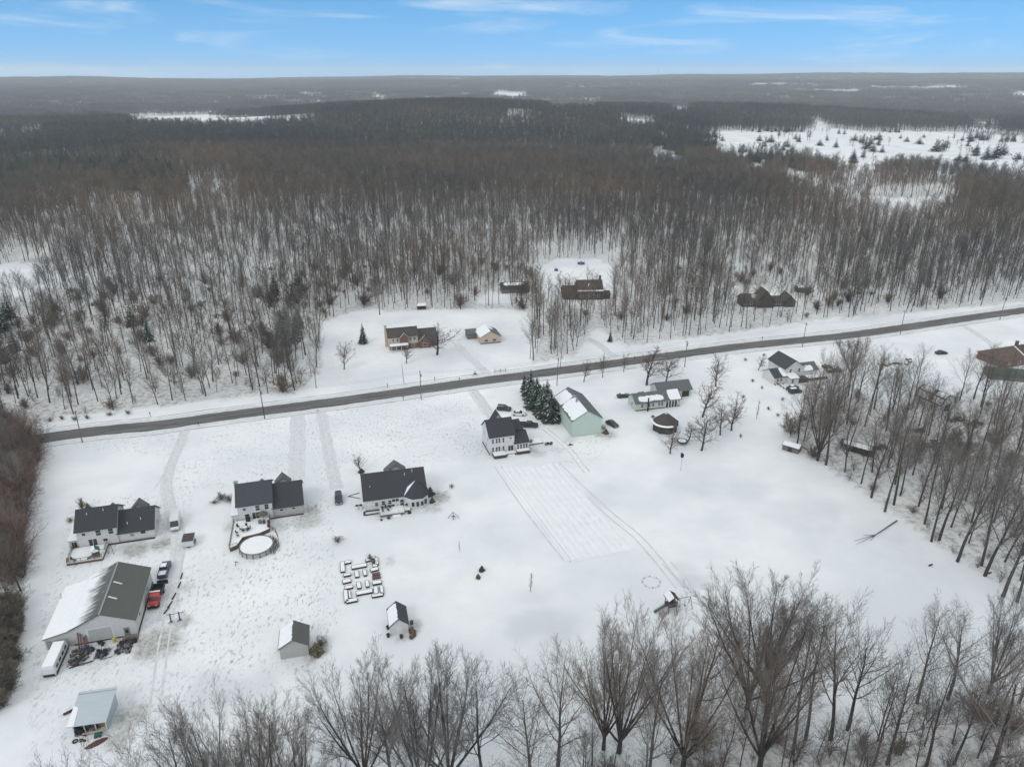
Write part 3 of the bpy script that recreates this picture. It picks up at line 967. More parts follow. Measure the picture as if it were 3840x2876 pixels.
def conifer_meshes(name, seed, H, rad, needle, snowy=True, bare=0.08, tiers=26, flat=1.0):
    rng = random.Random(seed)
    trunk = [((0, 0, -.2), (0, 0, H * .5), H * .016, H * .011, 0), ((0, 0, H * .5), (0, 0, H), H * .011, .02, 0)]
    gm, sm = MB(), MB()
    for k in range(tiers):
        t = k / (tiers - 1)
        z = H * (bare + (1 - bare) * t)
        rr = rad * (1 - t) ** 0.85 * rng.uniform(.85, 1.1) + 0.12
        nb = max(4, int(9 * (1 - t * .5)))
        a0 = rng.random() * 6
        for b_ in range(nb):
            a = a0 + 6.28 * b_ / nb + rng.uniform(-.25, .25)
            l = rr * rng.uniform(.7, 1.12)
            dz = -l * rng.uniform(.12, .38) * flat
            wd = l * rng.uniform(.22, .34)
            ca, sa = math.cos(a), math.sin(a)
            pts = []
            for s_, wf, hz_ in ((.05, .15, 0), (.45, 1, .03), (.8, .75, 0.0), (1.0, .1, -.05)):
                for sg in (-1, 1):
                    jj = rng.uniform(-.12, .12) * l
                    pts.append((ca * l * s_ - sa * wd * wf * sg + jj * .3, sa * l * s_ + ca * wd * wf * sg + jj * .3,
                                z + dz * s_ ** 1.5 + hz_ * l - abs(sg) * .10 * wd + rng.uniform(-.06, .06) * l))
            mid = [(ca * l * s_, sa * l * s_, z + dz * s_ ** 1.5 + .10 * l * (1 - s_)) for s_ in (.05, .45, .8, 1.0)]
            base = len(gm.v)
            gm.v += pts + mid
            for q in range(3):
                gm.f.append((base + 2 * q, base + 2 * q + 2, base + 8 + q + 1, base + 8 + q))
                gm.f.append((base + 8 + q, base + 8 + q + 1, base + 2 * q + 3, base + 2 * q + 1))
            # hanging twigs
            for q in range(3):
                s_ = rng.uniform(.35, 1)
                x = ca * l * s_; y = sa * l * s_; zz_ = z + dz * s_ ** 1.5
                o = rng.uniform(-1, 1) * wd
                b2 = len(gm.v)
                gm.v += [(x - sa * o, y + ca * o, zz_), (x - sa * (o + .25 * wd), y + ca * (o + .25 * wd), zz_ - .05), (x - sa * o + .05, y + ca * o, zz_ - .28 * wd - .1)]
                gm.f.append((b2, b2 + 1, b2 + 2))
            if snowy and rng.random() < .55:
                b3 = len(sm.v)
                s0 = rng.uniform(.3, .5); s1 = rng.uniform(.75, .98)
                for s_ in (s0, s1):
                    for sg in (-1, 0, 1):
                        ww = wd * .42 * (1.1 - s_)
                        sm.v.append((ca * l * s_ - sa * ww * sg, sa * l * s_ + ca * ww * sg, z + dz * s_ ** 1.5 + .12 * l * (1 - s_) + .09 - .05 * abs(sg)))
                sm.f += [(b3, b3 + 3, b3 + 4, b3 + 1), (b3 + 1, b3 + 4, b3 + 5, b3 + 2)]
    tm_ = tube_mesh(trunk, name + '_trunk', 6); tm_.materials.append(M['bark'])
    g = gm.mesh(name + '_needles'); g.materials.append(M[needle]); g['rc'] = 1
    s2 = None
    if snowy:
        s2 = sm.mesh(name + '_snow'); s2.materials.append(M['roof_snow']); s2['rc'] = 1
    return tm_, g, s2


CON = {'spruce': [conifer_meshes('spruce', 5 + i, 12, 2.9, 'needles', True) for i in range(3)],
       'pine': [conifer_meshes('pine', 25 + i, 15, 3.4, 'needles', True, .25, 16, .4) for i in range(3)],
       'far_pine': [conifer_meshes('far_pine', 45 + i, 15, 5.2, 'needles', False, .10, 13, .4) for i in range(2)],
       'shrub': [conifer_meshes('shrub', 65 + i, 2.2, 1.2, 'olive', False, .05, 9, .2) for i in range(2)]}


def link_raw(name, me, parent):
    o = bpy.data.objects.new(name, me); COL.objects.link(o); o.parent = parent
    return o


def tree(kind, x, y, h, label, cat='tree', group=None, name='bare_tree', rot=None, wide=1.0, pick=None):
    vs = VAR[kind]
    (a, b), H = vs[(pick if pick is not None else rnd.randrange(len(vs)))% len(vs)]
    t = thing(name, label, cat, x, y, 0, group)
    k = h / H
    t.rotation_euler = (rnd.uniform(-.03, .03), rnd.uniform(-.03, .03), rnd.random() * 6.28 if rot is None else rot)
    t.scale = (k * wide, k * wide, k)
    link_raw('trunk', a, t); link_raw('crown', b, t)
    return t


def conifer(kind, x, y, h, label, group=None, name='spruce_tree', wide=1.0):
    vs = CON[kind]
    a, g, s_ = vs[rnd.randrange(len(vs))]
    H = {'spruce': 12, 'pine': 15, 'far_pine': 15, 'shrub': 2.2}[kind]
    t = thing(name, label, 'tree' if kind != 'shrub' else 'shrub', x, y, 0, group)
    k = h / H
    t.rotation_euler = (0, 0, rnd.random() * 6.28); t.scale = (k * wide, k * wide, k)
    link_raw('trunk', a, t); link_raw('crown', g, t)
    if s_: link_raw('snow', s_, t)
    return t


def tree_h(u, v, vt):
    """height of a tree standing at photo point u, v whose tip is seen at row vt (2212 wide)"""
    x, y = D(u, v)
    lo, hi = 0.0, 60.0
    for _ in range(30):
        z = (lo + hi) / 2
        d = y * CP + (CAM_H - z) * SP; up = y * SP - (CAM_H - z) * CP
        if 1438 - FOC * up / d > vt * 1.736: lo = z
        else: hi = z
    return x, y, z


# the big trees at the bottom edge of the picture, one by one: u, v of the foot, row of the tip, kind, width, words
BIG = [
    (470, 1800, 1500, 'vase', .8, 'thin bare tree at the left end of the foreground wood'),
    (425, 1815, 1530, 'tall', .9, 'leftmost slender bare tree whose tip rises over the snowy yard'),
    (560, 1800, 1508, 'vase', .8, 'bare tree with a rounded fan crown below the gravel coloured shed'),
    (612, 1830, 1512, 'tall', 1, 'tall thin bare tree beside the fan crowned one, below the left shed'),
    (655, 1800, 1518, 'vase', .8, 'bare tree below the grey roofed shed, with a low crown of upright twigs'),
    (790, 1700, 1402, 'vase', .85, 'big bare tree with a dense fan crown below the small white shed'),
    (848, 1730, 1408, 'fork', .9, 'big dark stemmed bare tree just right of the fan crown below the white shed'),
    (915, 1750, 1425, 'vase', .85, 'wide fan shaped bare tree in the middle of the left foreground clump'),
    (972, 1705, 1395, 'vase', .95, 'tallest wide bare tree right of the white shed with straight upswept limbs'),
    (1045, 1730, 1430, 'tall', 1.1, 'right edge bare tree of the left foreground clump beside the snowy gap'),
    (1150, 1720, 1460, 'tall', 1.1, 'loose crowned bare tree in the snowy gap right of the left clump'),
    (1205, 1690, 1402, 'fork', 1.0, 'forked bare tree left of the two twin stemmed maples at the field edge'),
    (1303, 1618, 1338, 'vase', .8, 'left one of two close bare maples whose feet show in the snow'),
    (1337, 1625, 1326, 'vase', .95, 'right one of two close bare maples whose feet show in the snow'),
    (1395, 1740, 1420, 'tall', 1, 'thin bare tree standing low between the twin maples and the dark round one'),
    (1474, 1665, 1352, 'vase', .95, 'dark dense bare tree below the wooden playset'),
    (1500, 1575, 1293, 'fork', 1.0, 'straight bare tree rising just right of the wooden playset'),
    (1614, 1530, 1262, 'vase', 1.1, 'huge bare tree left half of the broad twin crown over the snowfield'),
    (1649, 1513, 1232, 'vase', 1.15, 'tallest broad bare tree at the foot of the snowfield with many upright limbs'),
    (1640, 1665, 1345, 'vase', 1.0, 'many stemmed bare tree in front of the broad twin crown'),
    (1712, 1630, 1300, 'tall', .8, 'slim bare tree right of the broad twin crown'),
    (1740, 1597, 1285, 'tall', .9, 'straight dark bare tree with a narrow crown right of the broad one'),
    (1794, 1598, 1290, 'fork', .95, 'bare tree with a forked trunk and a crown leaning right beside the open snow'),
    (1830, 1576, 1292, 'fork', .9, 'bare tree with a long side limb reaching over the open snow'),
    (1880, 1672, 1420, 'tall', .9, 'short bare tree low in the gap between the two foreground woods'),
    (1915, 1650, 1380, 'tall', .9, 'bare tree in the gap with pale snow behind its round top'),
    (1981, 1519, 1302, 'tall', 1.1, 'bare tree whose branches sweep left over the snow at the right wood'),
    (2047, 1511, 1285, 'fork', 1.1, 'wide forked bare tree second from the left in the right foreground wood'),
    (2134, 1497, 1265, 'vase', .8, 'tall bare tree with crowded stems near the right edge of the snowfield'),
    (1995, 1672, 1405, 'tall', 1, 'dark bare tree in front of the one that sweeps left'),
    (2120, 1700, 1340, 'fork', 1.2, 'thick trunked bare tree low at the right bottom corner'),
    (2200, 1520, 1310, 'tall', 1.1, 'bare tree at the right edge of the picture above the thick trunk'),
    (2060, 1650, 1440, 'tall', 1, 'bare tree behind the thick trunk in the right bottom corner'),
    (330, 1880, 1590, 'tall', 1, 'low bare treetop left of the foreground wood beside the snowy yard'),
    (250, 1900, 1600, 'fork', .9, 'lowest bare treetop at the left bottom beyond the open lean-to'),
    # edge of the wood on the right
    (1720, 968, 845, 'tall', 1.3, 'lone bare tree beside the small grey shed at the wood edge'),
    (1766, 995, 800, 'vase', 1.0, 'broad bare tree with the leaning stem at the corner of the right wood'),
    (1784, 1004, 806, 'fork', 1.0, 'leaning bare tree just right of the broad one at the corner of the right wood'),
    (1838, 815, 730, 'vase', 1.2, 'bare tree with a fan crown right of the white farmhouse'),
    (1860, 1045, 905, 'tall', .9, 'thin straight bare tree on the rim of the right wood'),
    (1882, 1075, 885, 'fork', 1.0, 'dark footed bare tree where the right wood meets the snowfield'),
    (1911, 1105, 895, 'tall', 1, 'bare tree beside the fallen branch at the rim of the right wood'),
    (1931, 1090, 880, 'tall', 1, 'slim bare tree just behind the fallen branch'),
    (2012, 1170, 930, 'fork', .8, 'left one of a close pair of bare trees below the fallen branch'),
    (2028, 1168, 925, 'fork', .9, 'right one of a close pair of bare trees below the fallen branch'),
    (2068, 1213, 960, 'fork', 1, 'bare tree with a dark foot low on the rim of the right wood'),
    (2120, 1223, 980, 'tall', 1, 'bare tree with a leaning trunk second from the end of the wood rim'),
    (2127, 1244, 985, 'fork', 1, 'bare tree by the dark stump on the wood rim'),
    (2166, 1288, 1040, 'tall', 1.2, 'last big bare tree of the wood rim at the right'),
    (2197, 1300, 1085, 'tall', 1.1, 'bare tree at the right edge of the picture at the end of the wood rim'),
]
taken = []
for i, (u, v, vt, kd, wd, lab) in enumerate(BIG):
    x, y, h = tree_h(u, v, vt)
    tree(kd, x, y, h, lab, wide=wd, pick=i)
    taken.append((x, y))


def poisson(poly, dmin, n, rng, keep=lambda x, y: True, avoid=()):
    """n spots in a polygon, at least dmin apart"""
    xs = [p[0] for p in poly]; ys = [p[1] for p in poly]
    out_ = []; tries = 0
    grid = {}
    P = np.array(poly)

    def near(x, y, dd):
        gx, gy = int(x // dmin), int(y // dmin)
        for a in range(gx - 1, gx + 2):
            for b in range(gy - 1, gy + 2):
                for (px, py) in grid.get((a, b), ()):
                    if (px - x) ** 2 + (py - y) ** 2 < dd * dd: return True
        return False
    for (x, y) in avoid: grid.setdefault((int(x // dmin), int(y // dmin)), []).append((x, y))
    while len(out_) < n and tries < n * 120:
        m_ = 512
        X = np.array([rng.uniform(min(xs), max(xs)) for _ in range(m_)]); Y = np.array([rng.uniform(min(ys), max(ys)) for _ in range(m_)])
        ok = pip(X, Y, poly)
        tries += m_
        for x, y, k in zip(X, Y, ok):
            if not k or not keep(x, y) or near(x, y, dmin): continue
            out_.append((x, y)); grid.setdefault((int(x // dmin), int(y // dmin)), []).append((x, y))
            if len(out_) >= n: break
    return out_


def visible(x, y, h=12, pad=60):
    d = y * CP + (CAM_H - h) * SP
    if d <= 1: return False
    up = y * SP - (CAM_H - h) * CP
    u = 1920 + FOC * x / d; v = 1438 - FOC * up / d
    return -pad < u < 3840 + pad and v < 2876 + pad


rg = random.Random(21)
HOLES = [(CG(0, 0), 0)]
KEEP_R = [(141, 215, 10), (137, 202, 11), (134, 193, 8), (186, 248, 14), (180, 236, 13), (172, 226, 12), (106, 192, 8), (103, 184, 6), (110, 186, 6), (118, 232, 9)]          # roofs that show among the trees
def clear_of(x, y):
    return all((x - a) ** 2 + (y - b) ** 2 > c * c for a, b, c in KEEP_R)


WOODS_S_VIS = [(max(-95, min(130, a)), max(20, b)) for a, b in WOODS_S]
south = poisson([(a, b) for a, b in WOODS_S_VIS], 3.4, 400, rg, lambda x, y: visible(x, y, 24), taken)
south.sort(key=lambda p: -p[1])
right = poisson(WOODS_R, 5.2, 255, rg, lambda x, y: visible(x, y, 10) and clear_of(x, y), taken)
right.sort(key=lambda p: p[1])
stuff_pts = []      # (x, y, kind index, height)
for i, (x, y) in enumerate(south):
    hh = rg.uniform(9, 15) if rg.random() < .75 else rg.uniform(15, 20)
    if i % 12 == 3:
        hh = min(hh + 3, 22)
        tree('tall' if i % 2 else 'fork', x, y, hh, 'bare tree among others in the dense foreground wood', group='bare trees of the foreground wood', pick=i)
    else:
        stuff_pts.append((x, y, 'pole' if rg.random() < .75 else 'tall', hh * .85))
for i, (x, y) in enumerate(right):
    if i < 110:
        tree(('tall', 'fork', 'tall', 'pole')[i % 4], x, y, rg.uniform(18, 24), 'bare tree among others in the %s of the right hand wood' % ('lower part' if y < 150 else 'middle part' if y < 195 else 'upper part'), group='bare trees of the wood on the right', pick=i)
    else:
        stuff_pts.append((x, y, 'pole', rg.uniform(10, 19)))
# shrubs in the left hedge wood
left = poisson(WOODS_L, 2.3, 460, rg, lambda x, y: visible(x, y, 5))
LEDGE = [(120, 88), (150, 100)]
for i, (x, y) in enumerate(left):
    if i % 11 == 0 and y > 120: stuff_pts.append((x, y, 'tall', rg.uniform(12, 17)))
    ins = not all(bool(pip(np.array([x + d]), np.array([y]), WOODS_L)[0]) for d in (2.0, 5.0))
    if y < 118 and ins:
        stuff_pts.append((x, y, 'mid_bush', rg.uniform(3.5, 5.5)))
        stuff_pts.append((x + .8, y + .9, 'mid_bush', rg.uniform(3, 5)))
    elif y < 124:
        if rg.random() < .55: stuff_pts.append((x, y, 'understory', rg.uniform(4, 9)))
        elif rg.random() < .4: stuff_pts.append((x, y, 'pole', rg.uniform(9, 14)))
    else:
        stuff_pts.append((x, y, 'redbush', rg.uniform(4.5, 9)))
        if rg.random() < .3: stuff_pts.append((x, y + 1, 'understory', rg.uniform(5, 10)))

# ------------------------------------------------------------------ the far woods, one mass
VAR_ORDER = ['pole', 'tall', 'mid', 'redbush', 'mid_bush', 'bush', 'understory']
G_UNDER = dict(G_BUSH, stems=5, sang=(.05, .5), up=[.06, .05, .02], kids=[2.0, 1.8], rmin=.018)
VAR['understory'] = [(make_tree('understory', 400 + i, G_UNDER, 6, .07, 'twig_mid', 'twig_mid'), 6) for i in range(4)]
VAR['mid_bush'] = []
for i in range(2):
    VAR['mid_bush'].append((make_tree('mid_bush', 300 + i, dict(G_BUSH, rmin=.03, stems=16, sang=(.05, .6)), 6, .12, 'hedge', 'hedge'), 6))
src = bpy.data.collections.new('wood_patterns')      # never linked to the scene: only drawn through the woods' points
index = {}; heights = []


def add_src(key, meshes, H):
    """join the meshes of one pattern tree"""
    import bmesh
    bm = bmesh.new(); mats = []
    for me in meshes:
        if me is None: continue
        off = len(mats); mats += list(me.materials)
        n0 = len(bm.faces)
        bm.from_mesh(me); bm.faces.ensure_lookup_table()
        for f in bm.faces[n0:]: f.material_index = off
    me2 = bpy.data.meshes.new('pattern'); bm.to_mesh(me2); bm.free()
    for m_ in mats: me2.materials.append(m_)
    o = bpy.data.objects.new('pattern_%03d' % len(heights), me2)
    src.objects.link(o)
    index.setdefault(key, []).append(len(heights)); heights.append(H)


for key in VAR_ORDER:
    for (a, b), H in VAR[key][:6]: add_src(key, (a, b), H)
for i in range(3):
    a, b = make_tree('far', 900 + i, G_FAR, 21, .3, 'twig_far', 'twig_far')
    add_src('far', (a, b), 21)
for c in CON['far_pine']: add_src('pine', c[:2], 15)
for c in CON['pine'][:2]: add_src('pine_near', c, 15)
for c in CON['shrub']: add_src('shrub', c[:2], 2.2)
# groves for the horizon: two dozen crowns each
for i in range(3):
    rr = random.Random(60 + i); segs = []
    for k in range(26):
        cx, cy = rr.uniform(-34, 34), rr.uniform(-34, 34); h = rr.uniform(17, 24)
        segs.append(((cx, cy, 0), (cx, cy, h * .6), .28, .2, 0))
        for q in range(16):
            a = rr.random() * 6.28; l = rr.uniform(3, 6); z0 = h * rr.uniform(.4, .8)
            segs.append(((cx, cy, z0), (cx + math.cos(a) * l, cy + math.sin(a) * l, z0 + l * rr.uniform(.5, 1.3)), .32, .14, 0))
    g = tube_mesh(segs, 'grove'); g.materials.append(M['twig_far'])
    add_src('grove', (g,), 22)


def scatter(name, label, cat, pts):
    """pts: (x, y, key, height) -> one object of kind stuff"""
    n = len(pts)
    X = np.array([p[0] for p in pts]); Y = np.array([p[1] for p in pts]); Z = height(X, Y) - 0.05
    me = bpy.data.meshes.new(name)
    me.vertices.add(n); me.vertices.foreach_set('co', np.column_stack([X, Y, Z]).astype(np.float32).ravel())
    rs = np.random.RandomState(n)
    idx = np.array([index[p[2]][rs.randint(len(index[p[2]]))] for p in pts], np.int32)
    hs = np.array([p[3] for p in pts]) / np.array(heights)[idx]
    a = me.attributes.new('idx', 'INT', 'POINT'); a.data.foreach_set('value', idx)
    sc_ = np.column_stack([hs * rs.uniform(.85, 1.2, n)] * 2 + [hs])
    rt = np.column_stack([rs.uniform(-.04, .04, n), rs.uniform(-.04, .04, n), rs.uniform(0, 6.28, n)])
    a = me.attributes.new('scl', 'FLOAT_VECTOR', 'POINT'); a.data.foreach_set('vector', sc_.astype(np.float32).ravel())
    a = me.attributes.new('rot', 'FLOAT_VECTOR', 'POINT'); a.data.foreach_set('vector', rt.astype(np.float32).ravel())
    o = bpy.data.objects.new(name, me); COL.objects.link(o)
    md = o.modifiers.new('woods', 'NODES')
    ng = bpy.data.node_groups.new('woods', 'GeometryNodeTree')
    ng.interface.new_socket('Geometry', in_out='INPUT', socket_type='NodeSocketGeometry')
    ng.interface.new_socket('Geometry', in_out='OUTPUT', socket_type='NodeSocketGeometry')
    gi = ng.nodes.new('NodeGroupInput'); go = ng.nodes.new('NodeGroupOutput')
    ci = ng.nodes.new('GeometryNodeCollectionInfo')
    ci.inputs[0].default_value = src
    ci.inputs['Separate Children'].default_value = True
    ci.inputs['Reset Children'].default_value = True
    ip = ng.nodes.new('GeometryNodeInstanceOnPoints')
    ip.inputs['Pick Instance'].default_value = True

    def attr(nm, ty):
        q = ng.nodes.new('GeometryNodeInputNamedAttribute'); q.data_type = ty; q.inputs[0].default_value = nm
        return [s_ for s_ in q.outputs if s_.enabled][0]
    lk = ng.links.new
    lk(gi.outputs[0], ip.inputs['Points']); lk(ci.outputs[0], ip.inputs['Instance'])
    lk(attr('idx', 'INT'), ip.inputs['Instance Index'])
    lk(attr('rot', 'FLOAT_VECTOR'), ip.inputs['Rotation']); lk(attr('scl', 'FLOAT_VECTOR'), ip.inputs['Scale'])
    lk(ip.outputs[0], go.inputs[0])
    md.node_group = ng
    o['kind'] = 'stuff'
    return tag(o, label, cat)


rs = np.random.RandomState(5)


def sector(r0, r1, cell, jitter=.5, half=R(38.5)):
    """jittered grid points inside the view's sector"""
    xm = r1 * math.sin(half) + 110
    X, Y = np.meshgrid(np.arange(-xm, xm, cell), np.arange(r0 * .78, r1, cell))
    X = X.ravel() + rs.uniform(-jitter, jitter, X.size) * cell; Y = Y.ravel() + rs.uniform(-jitter, jitter, Y.size) * cell
    r = np.hypot(X, Y)
    k = (r >= r0) & (r < r1) & (np.abs(X) < Y * math.tan(half) + (100 if r1 < 2200 else 40))
    return X[k], Y[k]


PINES = [(unpoly([(-20, 370), (100, 345), (300, 350), (400, 370), (395, 420), (250, 410), (100, 390), (-20, 430)]), .75),
         (unpoly([(1290, 262), (1400, 268), (1520, 292), (1620, 300), (1700, 305), (1830, 340), (1830, 370), (1680, 372), (1500, 350), (1400, 310)]), .6),
         (unpoly([(-30, 680), (30, 700), (50, 760), (30, 800), (-40, 820)]), .5),
         (unpoly([(250, 640), (340, 640), (350, 760), (260, 740)]), .12),
         (unpoly([(590, 640), (650, 640), (660, 720), (600, 740)]), .5)]


def far_kind(X, Y, base):
    u = rs.rand(len(X))
    k = np.array([base] * len(X), dtype=object)
    for poly, pr in PINES:
        k[pip(X, Y, poly) & (u < pr)] = 'pine'
    return k


front = []
X, Y = sector(190, 620, 5.2)
k = in_woods(X, Y) & ~pip(X, Y, WOODS_L) & ~pip(X, Y, WOODS_R) & ~pip(X, Y, WOODS_S) & (road_dist(X, Y) > 9)
dens = 0.46 + 0.40 * vnoise(X, Y, 60, 2) + .35 * sstep(Y, 290, 480)
dens = dens * (1 - 0.35 * sstep(-X, 60, 160))
k &= (rs.rand(len(X)) < dens + .12) & thin_keep(X, Y, rs)
X, Y = X[k], Y[k]
kk = far_kind(X, Y, 'pole')
o_ = np.argsort(np.hypot(X, Y))
n_ind = 0
for i in o_:
    hh = rs.uniform(14, 23.5) if rs.rand() < .8 else rs.uniform(9, 15)
    if kk[i] == 'pine': stuff_pts.append((X[i], Y[i], 'pine_near', rs.uniform(11, 16))); continue
    if n_ind < 48 and visible(X[i], Y[i], 5, 0) and i % 2:
        n_ind += 1
        tree(('tall', 'fork')[i % 2 if i % 3 else 0], X[i], Y[i], hh, 'bare front tree across the road ' + ('left of the clearing' if X[i] < -60 else 'in the small wood right of the clearing' if X[i] < 40 else 'right of the drive into the woods'), group='bare trees at the front of the far woods', pick=int(i))
    else:
        stuff_pts.append((X[i], Y[i], 'pole' if rs.rand() < .8 else 'mid', hh))
# brush under the trees
X2, Y2 = sector(190, 420, 7.0)
k = in_woods(X2, Y2) & (road_dist(X2, Y2) > 8) & (rs.rand(len(X2)) < .24 * (1 + 1.6 * sstep(-X2, 0, 120)))
for x, y in zip(X2[k], Y2[k]): stuff_pts.append((x, y, 'understory' if rs.rand() < .7 else 'bush', rs.uniform(2, 8)))
bx = poisson(WOODS_S_VIS, 4, 320, rg, lambda x, y: visible(x, y, 3))
for x, y in bx: stuff_pts.append((x, y, 'understory' if rg.random() < .75 else 'bush', rg.uniform(2, 8)))
bx = poisson(WOODS_R, 5, 170, rg, lambda x, y: visible(x, y, 3) and clear_of(x, y))
for x, y in bx: stuff_pts.append((x, y, 'understory' if rg.random() < .92 else 'bush', rg.uniform(2, 6)))

X, Y = sector(620, 1050, 5.4)
k = in_woods(X, Y) & (rs.rand(len(X)) < .75 + .25 * vnoise(X, Y, 90, 7)) & thin_keep(X, Y, rs)
X, Y = X[k], Y[k]; kk = far_kind(X, Y, 'mid')
mid = [(x, y, q, rs.uniform(16, 23) if q != 'pine' else rs.uniform(12, 18)) for x, y, q in zip(X, Y, kk)]
X, Y = sector(1050, 2100, 8.2)
k = in_woods(X, Y)
X, Y = X[k], Y[k]; kk = far_kind(X, Y, 'far')
far = [(x, y, q, rs.uniform(17, 23) if q != 'pine' else rs.uniform(12, 18)) for x, y, q in zip(X, Y, kk)]
X, Y = sector(2100, 9800, 52)
k = in_woods(X, Y)
X, Y = X[k], Y[k]
groves = [(x, y, 'grove', rs.uniform(15, 25)) for x, y in zip(X, Y)]
gx = np.array([p[0] for p in GOLF]); gy = np.array([p[1] for p in GOLF])
X = rs.uniform(gx.min(), gx.max(), 9000); Y = rs.uniform(gy.min(), gy.max(), 9000)
k = pip(X, Y, GOLF) & (rs.rand(9000) < np.where(vnoise(X, Y, 75, 51) > .72, .34, .005)) & (np.abs(X) < Y * .75)
far += [(x, y, q, rs.uniform(9, 17)) for x, y, q in zip(X[k], Y[k], np.where(rs.rand(k.sum()) < .25, 'pine', 'far'))]
scatter('near_woods', 'mass of bare trees and brush filling the woods round the yards and across the road', 'woods', stuff_pts)
scatter('middle_woods', 'brown mass of bare treetops behind the trunks across the road', 'woods', mid)
scatter('distant_woods', 'dark hazy mass of woodland between the snowfields further off', 'woods', far)
scatter('horizon_woods', 'grey hazy woodland reaching to the skyline', 'woods', groves)
print('woods', len(stuff_pts), len(mid), len(far), len(groves), 'individual', len(BIG) + n_ind)

# ------------------------------------------------------------------ buildings
def gable(t, x0, x1, y0, y1, ze, zr, axis='x', wall='white_siding', roof='shingle', oh=.35, z0=-.2, name_wall='wall', name_roof='roof', snow=None):
    """a gabled block: ridge along axis. snow: 'a' the low-coordinate slope, 'b' the other, or a list of (side, s0, s1, t0, t1)"""
    w = MB()
    if axis == 'x':
        m = (y0 + y1) / 2
        w.prism([(y0, z0), (y1, z0), (y1, ze), (m, zr - .02), (y0, ze)], x0, x1, 'x')
    else:
        m = (x0 + x1) / 2
        w.prism([(x0, z0), (x1, z0), (x1, ze), (m, zr - .02), (x0, ze)], y0, y1, 'y')
    w.build(name_wall, wall, t)
    half = ((y1 - y0) if axis == 'x' else (x1 - x0)) / 2
    sl = (zr - ze) / half
    r_ = MB()
    th = .16
    a0, a1 = (y0, y1) if axis == 'x' else (x0, x1)
    b0, b1 = (x0 - oh, x1 + oh) if axis == 'x' else (y0 - oh, y1 + oh)

    def pt(a, b, z):
        return (b, a, z) if axis == 'x' else (a, b, z)
    up = .12
    prof = [(a0 - oh, ze - oh * sl + up), (m, zr + up), (a1 + oh, ze - oh * sl + up)]
    poly = [pt(a, b0, z) for a, z in prof] + [pt(a, b0, z - th) for a, z in reversed(prof)]
    n = len(poly)
    b = len(r_.v)
    r_.v += poly + [((p[0] if axis == 'y' else b1), (p[1] if axis == 'x' else b1), p[2]) for p in poly]
    # six-sided band: top two slopes, underside, gable edges
    r_.f += [(b + 0, b + 1, b + n + 1, b + n + 0), (b + 1, b + 2, b + n + 2, b + n + 1), (b + 3, b + 4, b + n + 4, b + n + 3), (b + 4, b + 5, b + n + 5, b + n + 4),
             (b + 2, b + 3, b + n + 3, b + n + 2), (b + 5, b + 0, b + n + 0, b + n + 5),
             (b + 0, b + 5, b + 4, b + 1), (b + 1, b + 4, b + 3, b + 2), (b + n + 0, b + n + 1, b + n + 4, b + n + 5), (b + n + 1, b + n + 2, b + n + 3, b + n + 4)]
    ro = r_.build(name_roof, roof, t)
    if snow:
        if isinstance(snow, str): snow = [(snow, .02, .98, .03, .97)]
        for (sd_, s0, s1, t0, t1) in snow:
            roof_snow(ro, sd_, s0, s1, t0, t1, prof, b0, b1, pt)
    return ro


def roof_snow(ro, side, s0, s1, t0, t1, prof, b0, b1, pt, seed=None):
    """a ragged sheet of snow on one slope; s along the ridge, t from eave (0) to ridge (1)"""
    rr = random.Random(int(1000 * (s0 + t1)) + len(ro.name))
    (ae, zee), (ar, zrr) = (prof[0], prof[1]) if side == 'a' else (prof[2], prof[1])
    n = 14
    top = []; bot = []
    for i in range(n + 1):
        s_ = s0 + (s1 - s0) * i / n
        jt = rr.uniform(-.05, .05) if t1 < .96 else 0
        jb = rr.uniform(-.05, .05) if t0 > .05 else 0
        if (s0 > .05 and i == 0) or (s1 < .95 and i == n):
            jt -= (t1 - t0) * .25; jb += (t1 - t0) * .25
        for arr, tt in ((top, t1 + jt), (bot, t0 + jb)):
            a = ae + (ar - ae) * tt; z = zee + (zrr - zee) * tt
            arr.append(pt(a, b0 + (b1 - b0) * s_, z))
    m = MB(); k = n + 1
    lift = .07
    m.v = [(p[0], p[1], p[2] + lift) for p in top] + [(p[0], p[1], p[2] + lift) for p in bot] + [(p[0], p[1], p[2] - .02) for p in top] + [(p[0], p[1], p[2] - .02) for p in bot]
    for i in range(n):
        m.f += [(i, i + 1, k + i + 1, k + i), (i, i + 1, 2 * k + i + 1, 2 * k + i), (k + i, k + i + 1, 3 * k + i + 1, 3 * k + i)]
    m.f += [(0, k, 3 * k, 2 * k), (n, k + n, 3 * k + n, 2 * k + n)]
    m.build('snow', 'roof_snow', ro)


def shedroof(t, x0, x1, y0, y1, z_front, z_back, roof='shingle', oh=.25, wall=None, z0=-.2, snow=False):
    if wall:
        MB().prism([(y0, z0), (y1, z0), (y1, z_back - .02), (y0, z_front - .02)], x0, x1, 'x').build('wall', wall, t)
    sl = (z_back - z_front) / (y1 - y0)
    r_ = MB().slab([(x0 - oh, y0 - oh, z_front - oh * sl + .12), (x1 + oh, y0 - oh, z_front - oh * sl + .12), (x1 + oh, y1, z_back + .12), (x0 - oh, y1, z_back + .12)], .13)
    ro = r_.build('roof', roof, t)
    if snow:
        MB().slab([(x0 - oh + .05, y0 - oh + .05, z_front - oh * sl + .2), (x1 + oh - .05, y0 - oh + .05, z_front - oh * sl + .2), (x1 + oh - .05, y1 - .05, z_back + .2), (x0 - oh + .05, y1 - .05, z_back + .2)], .075).build('snow', 'roof_snow', ro)
    return ro


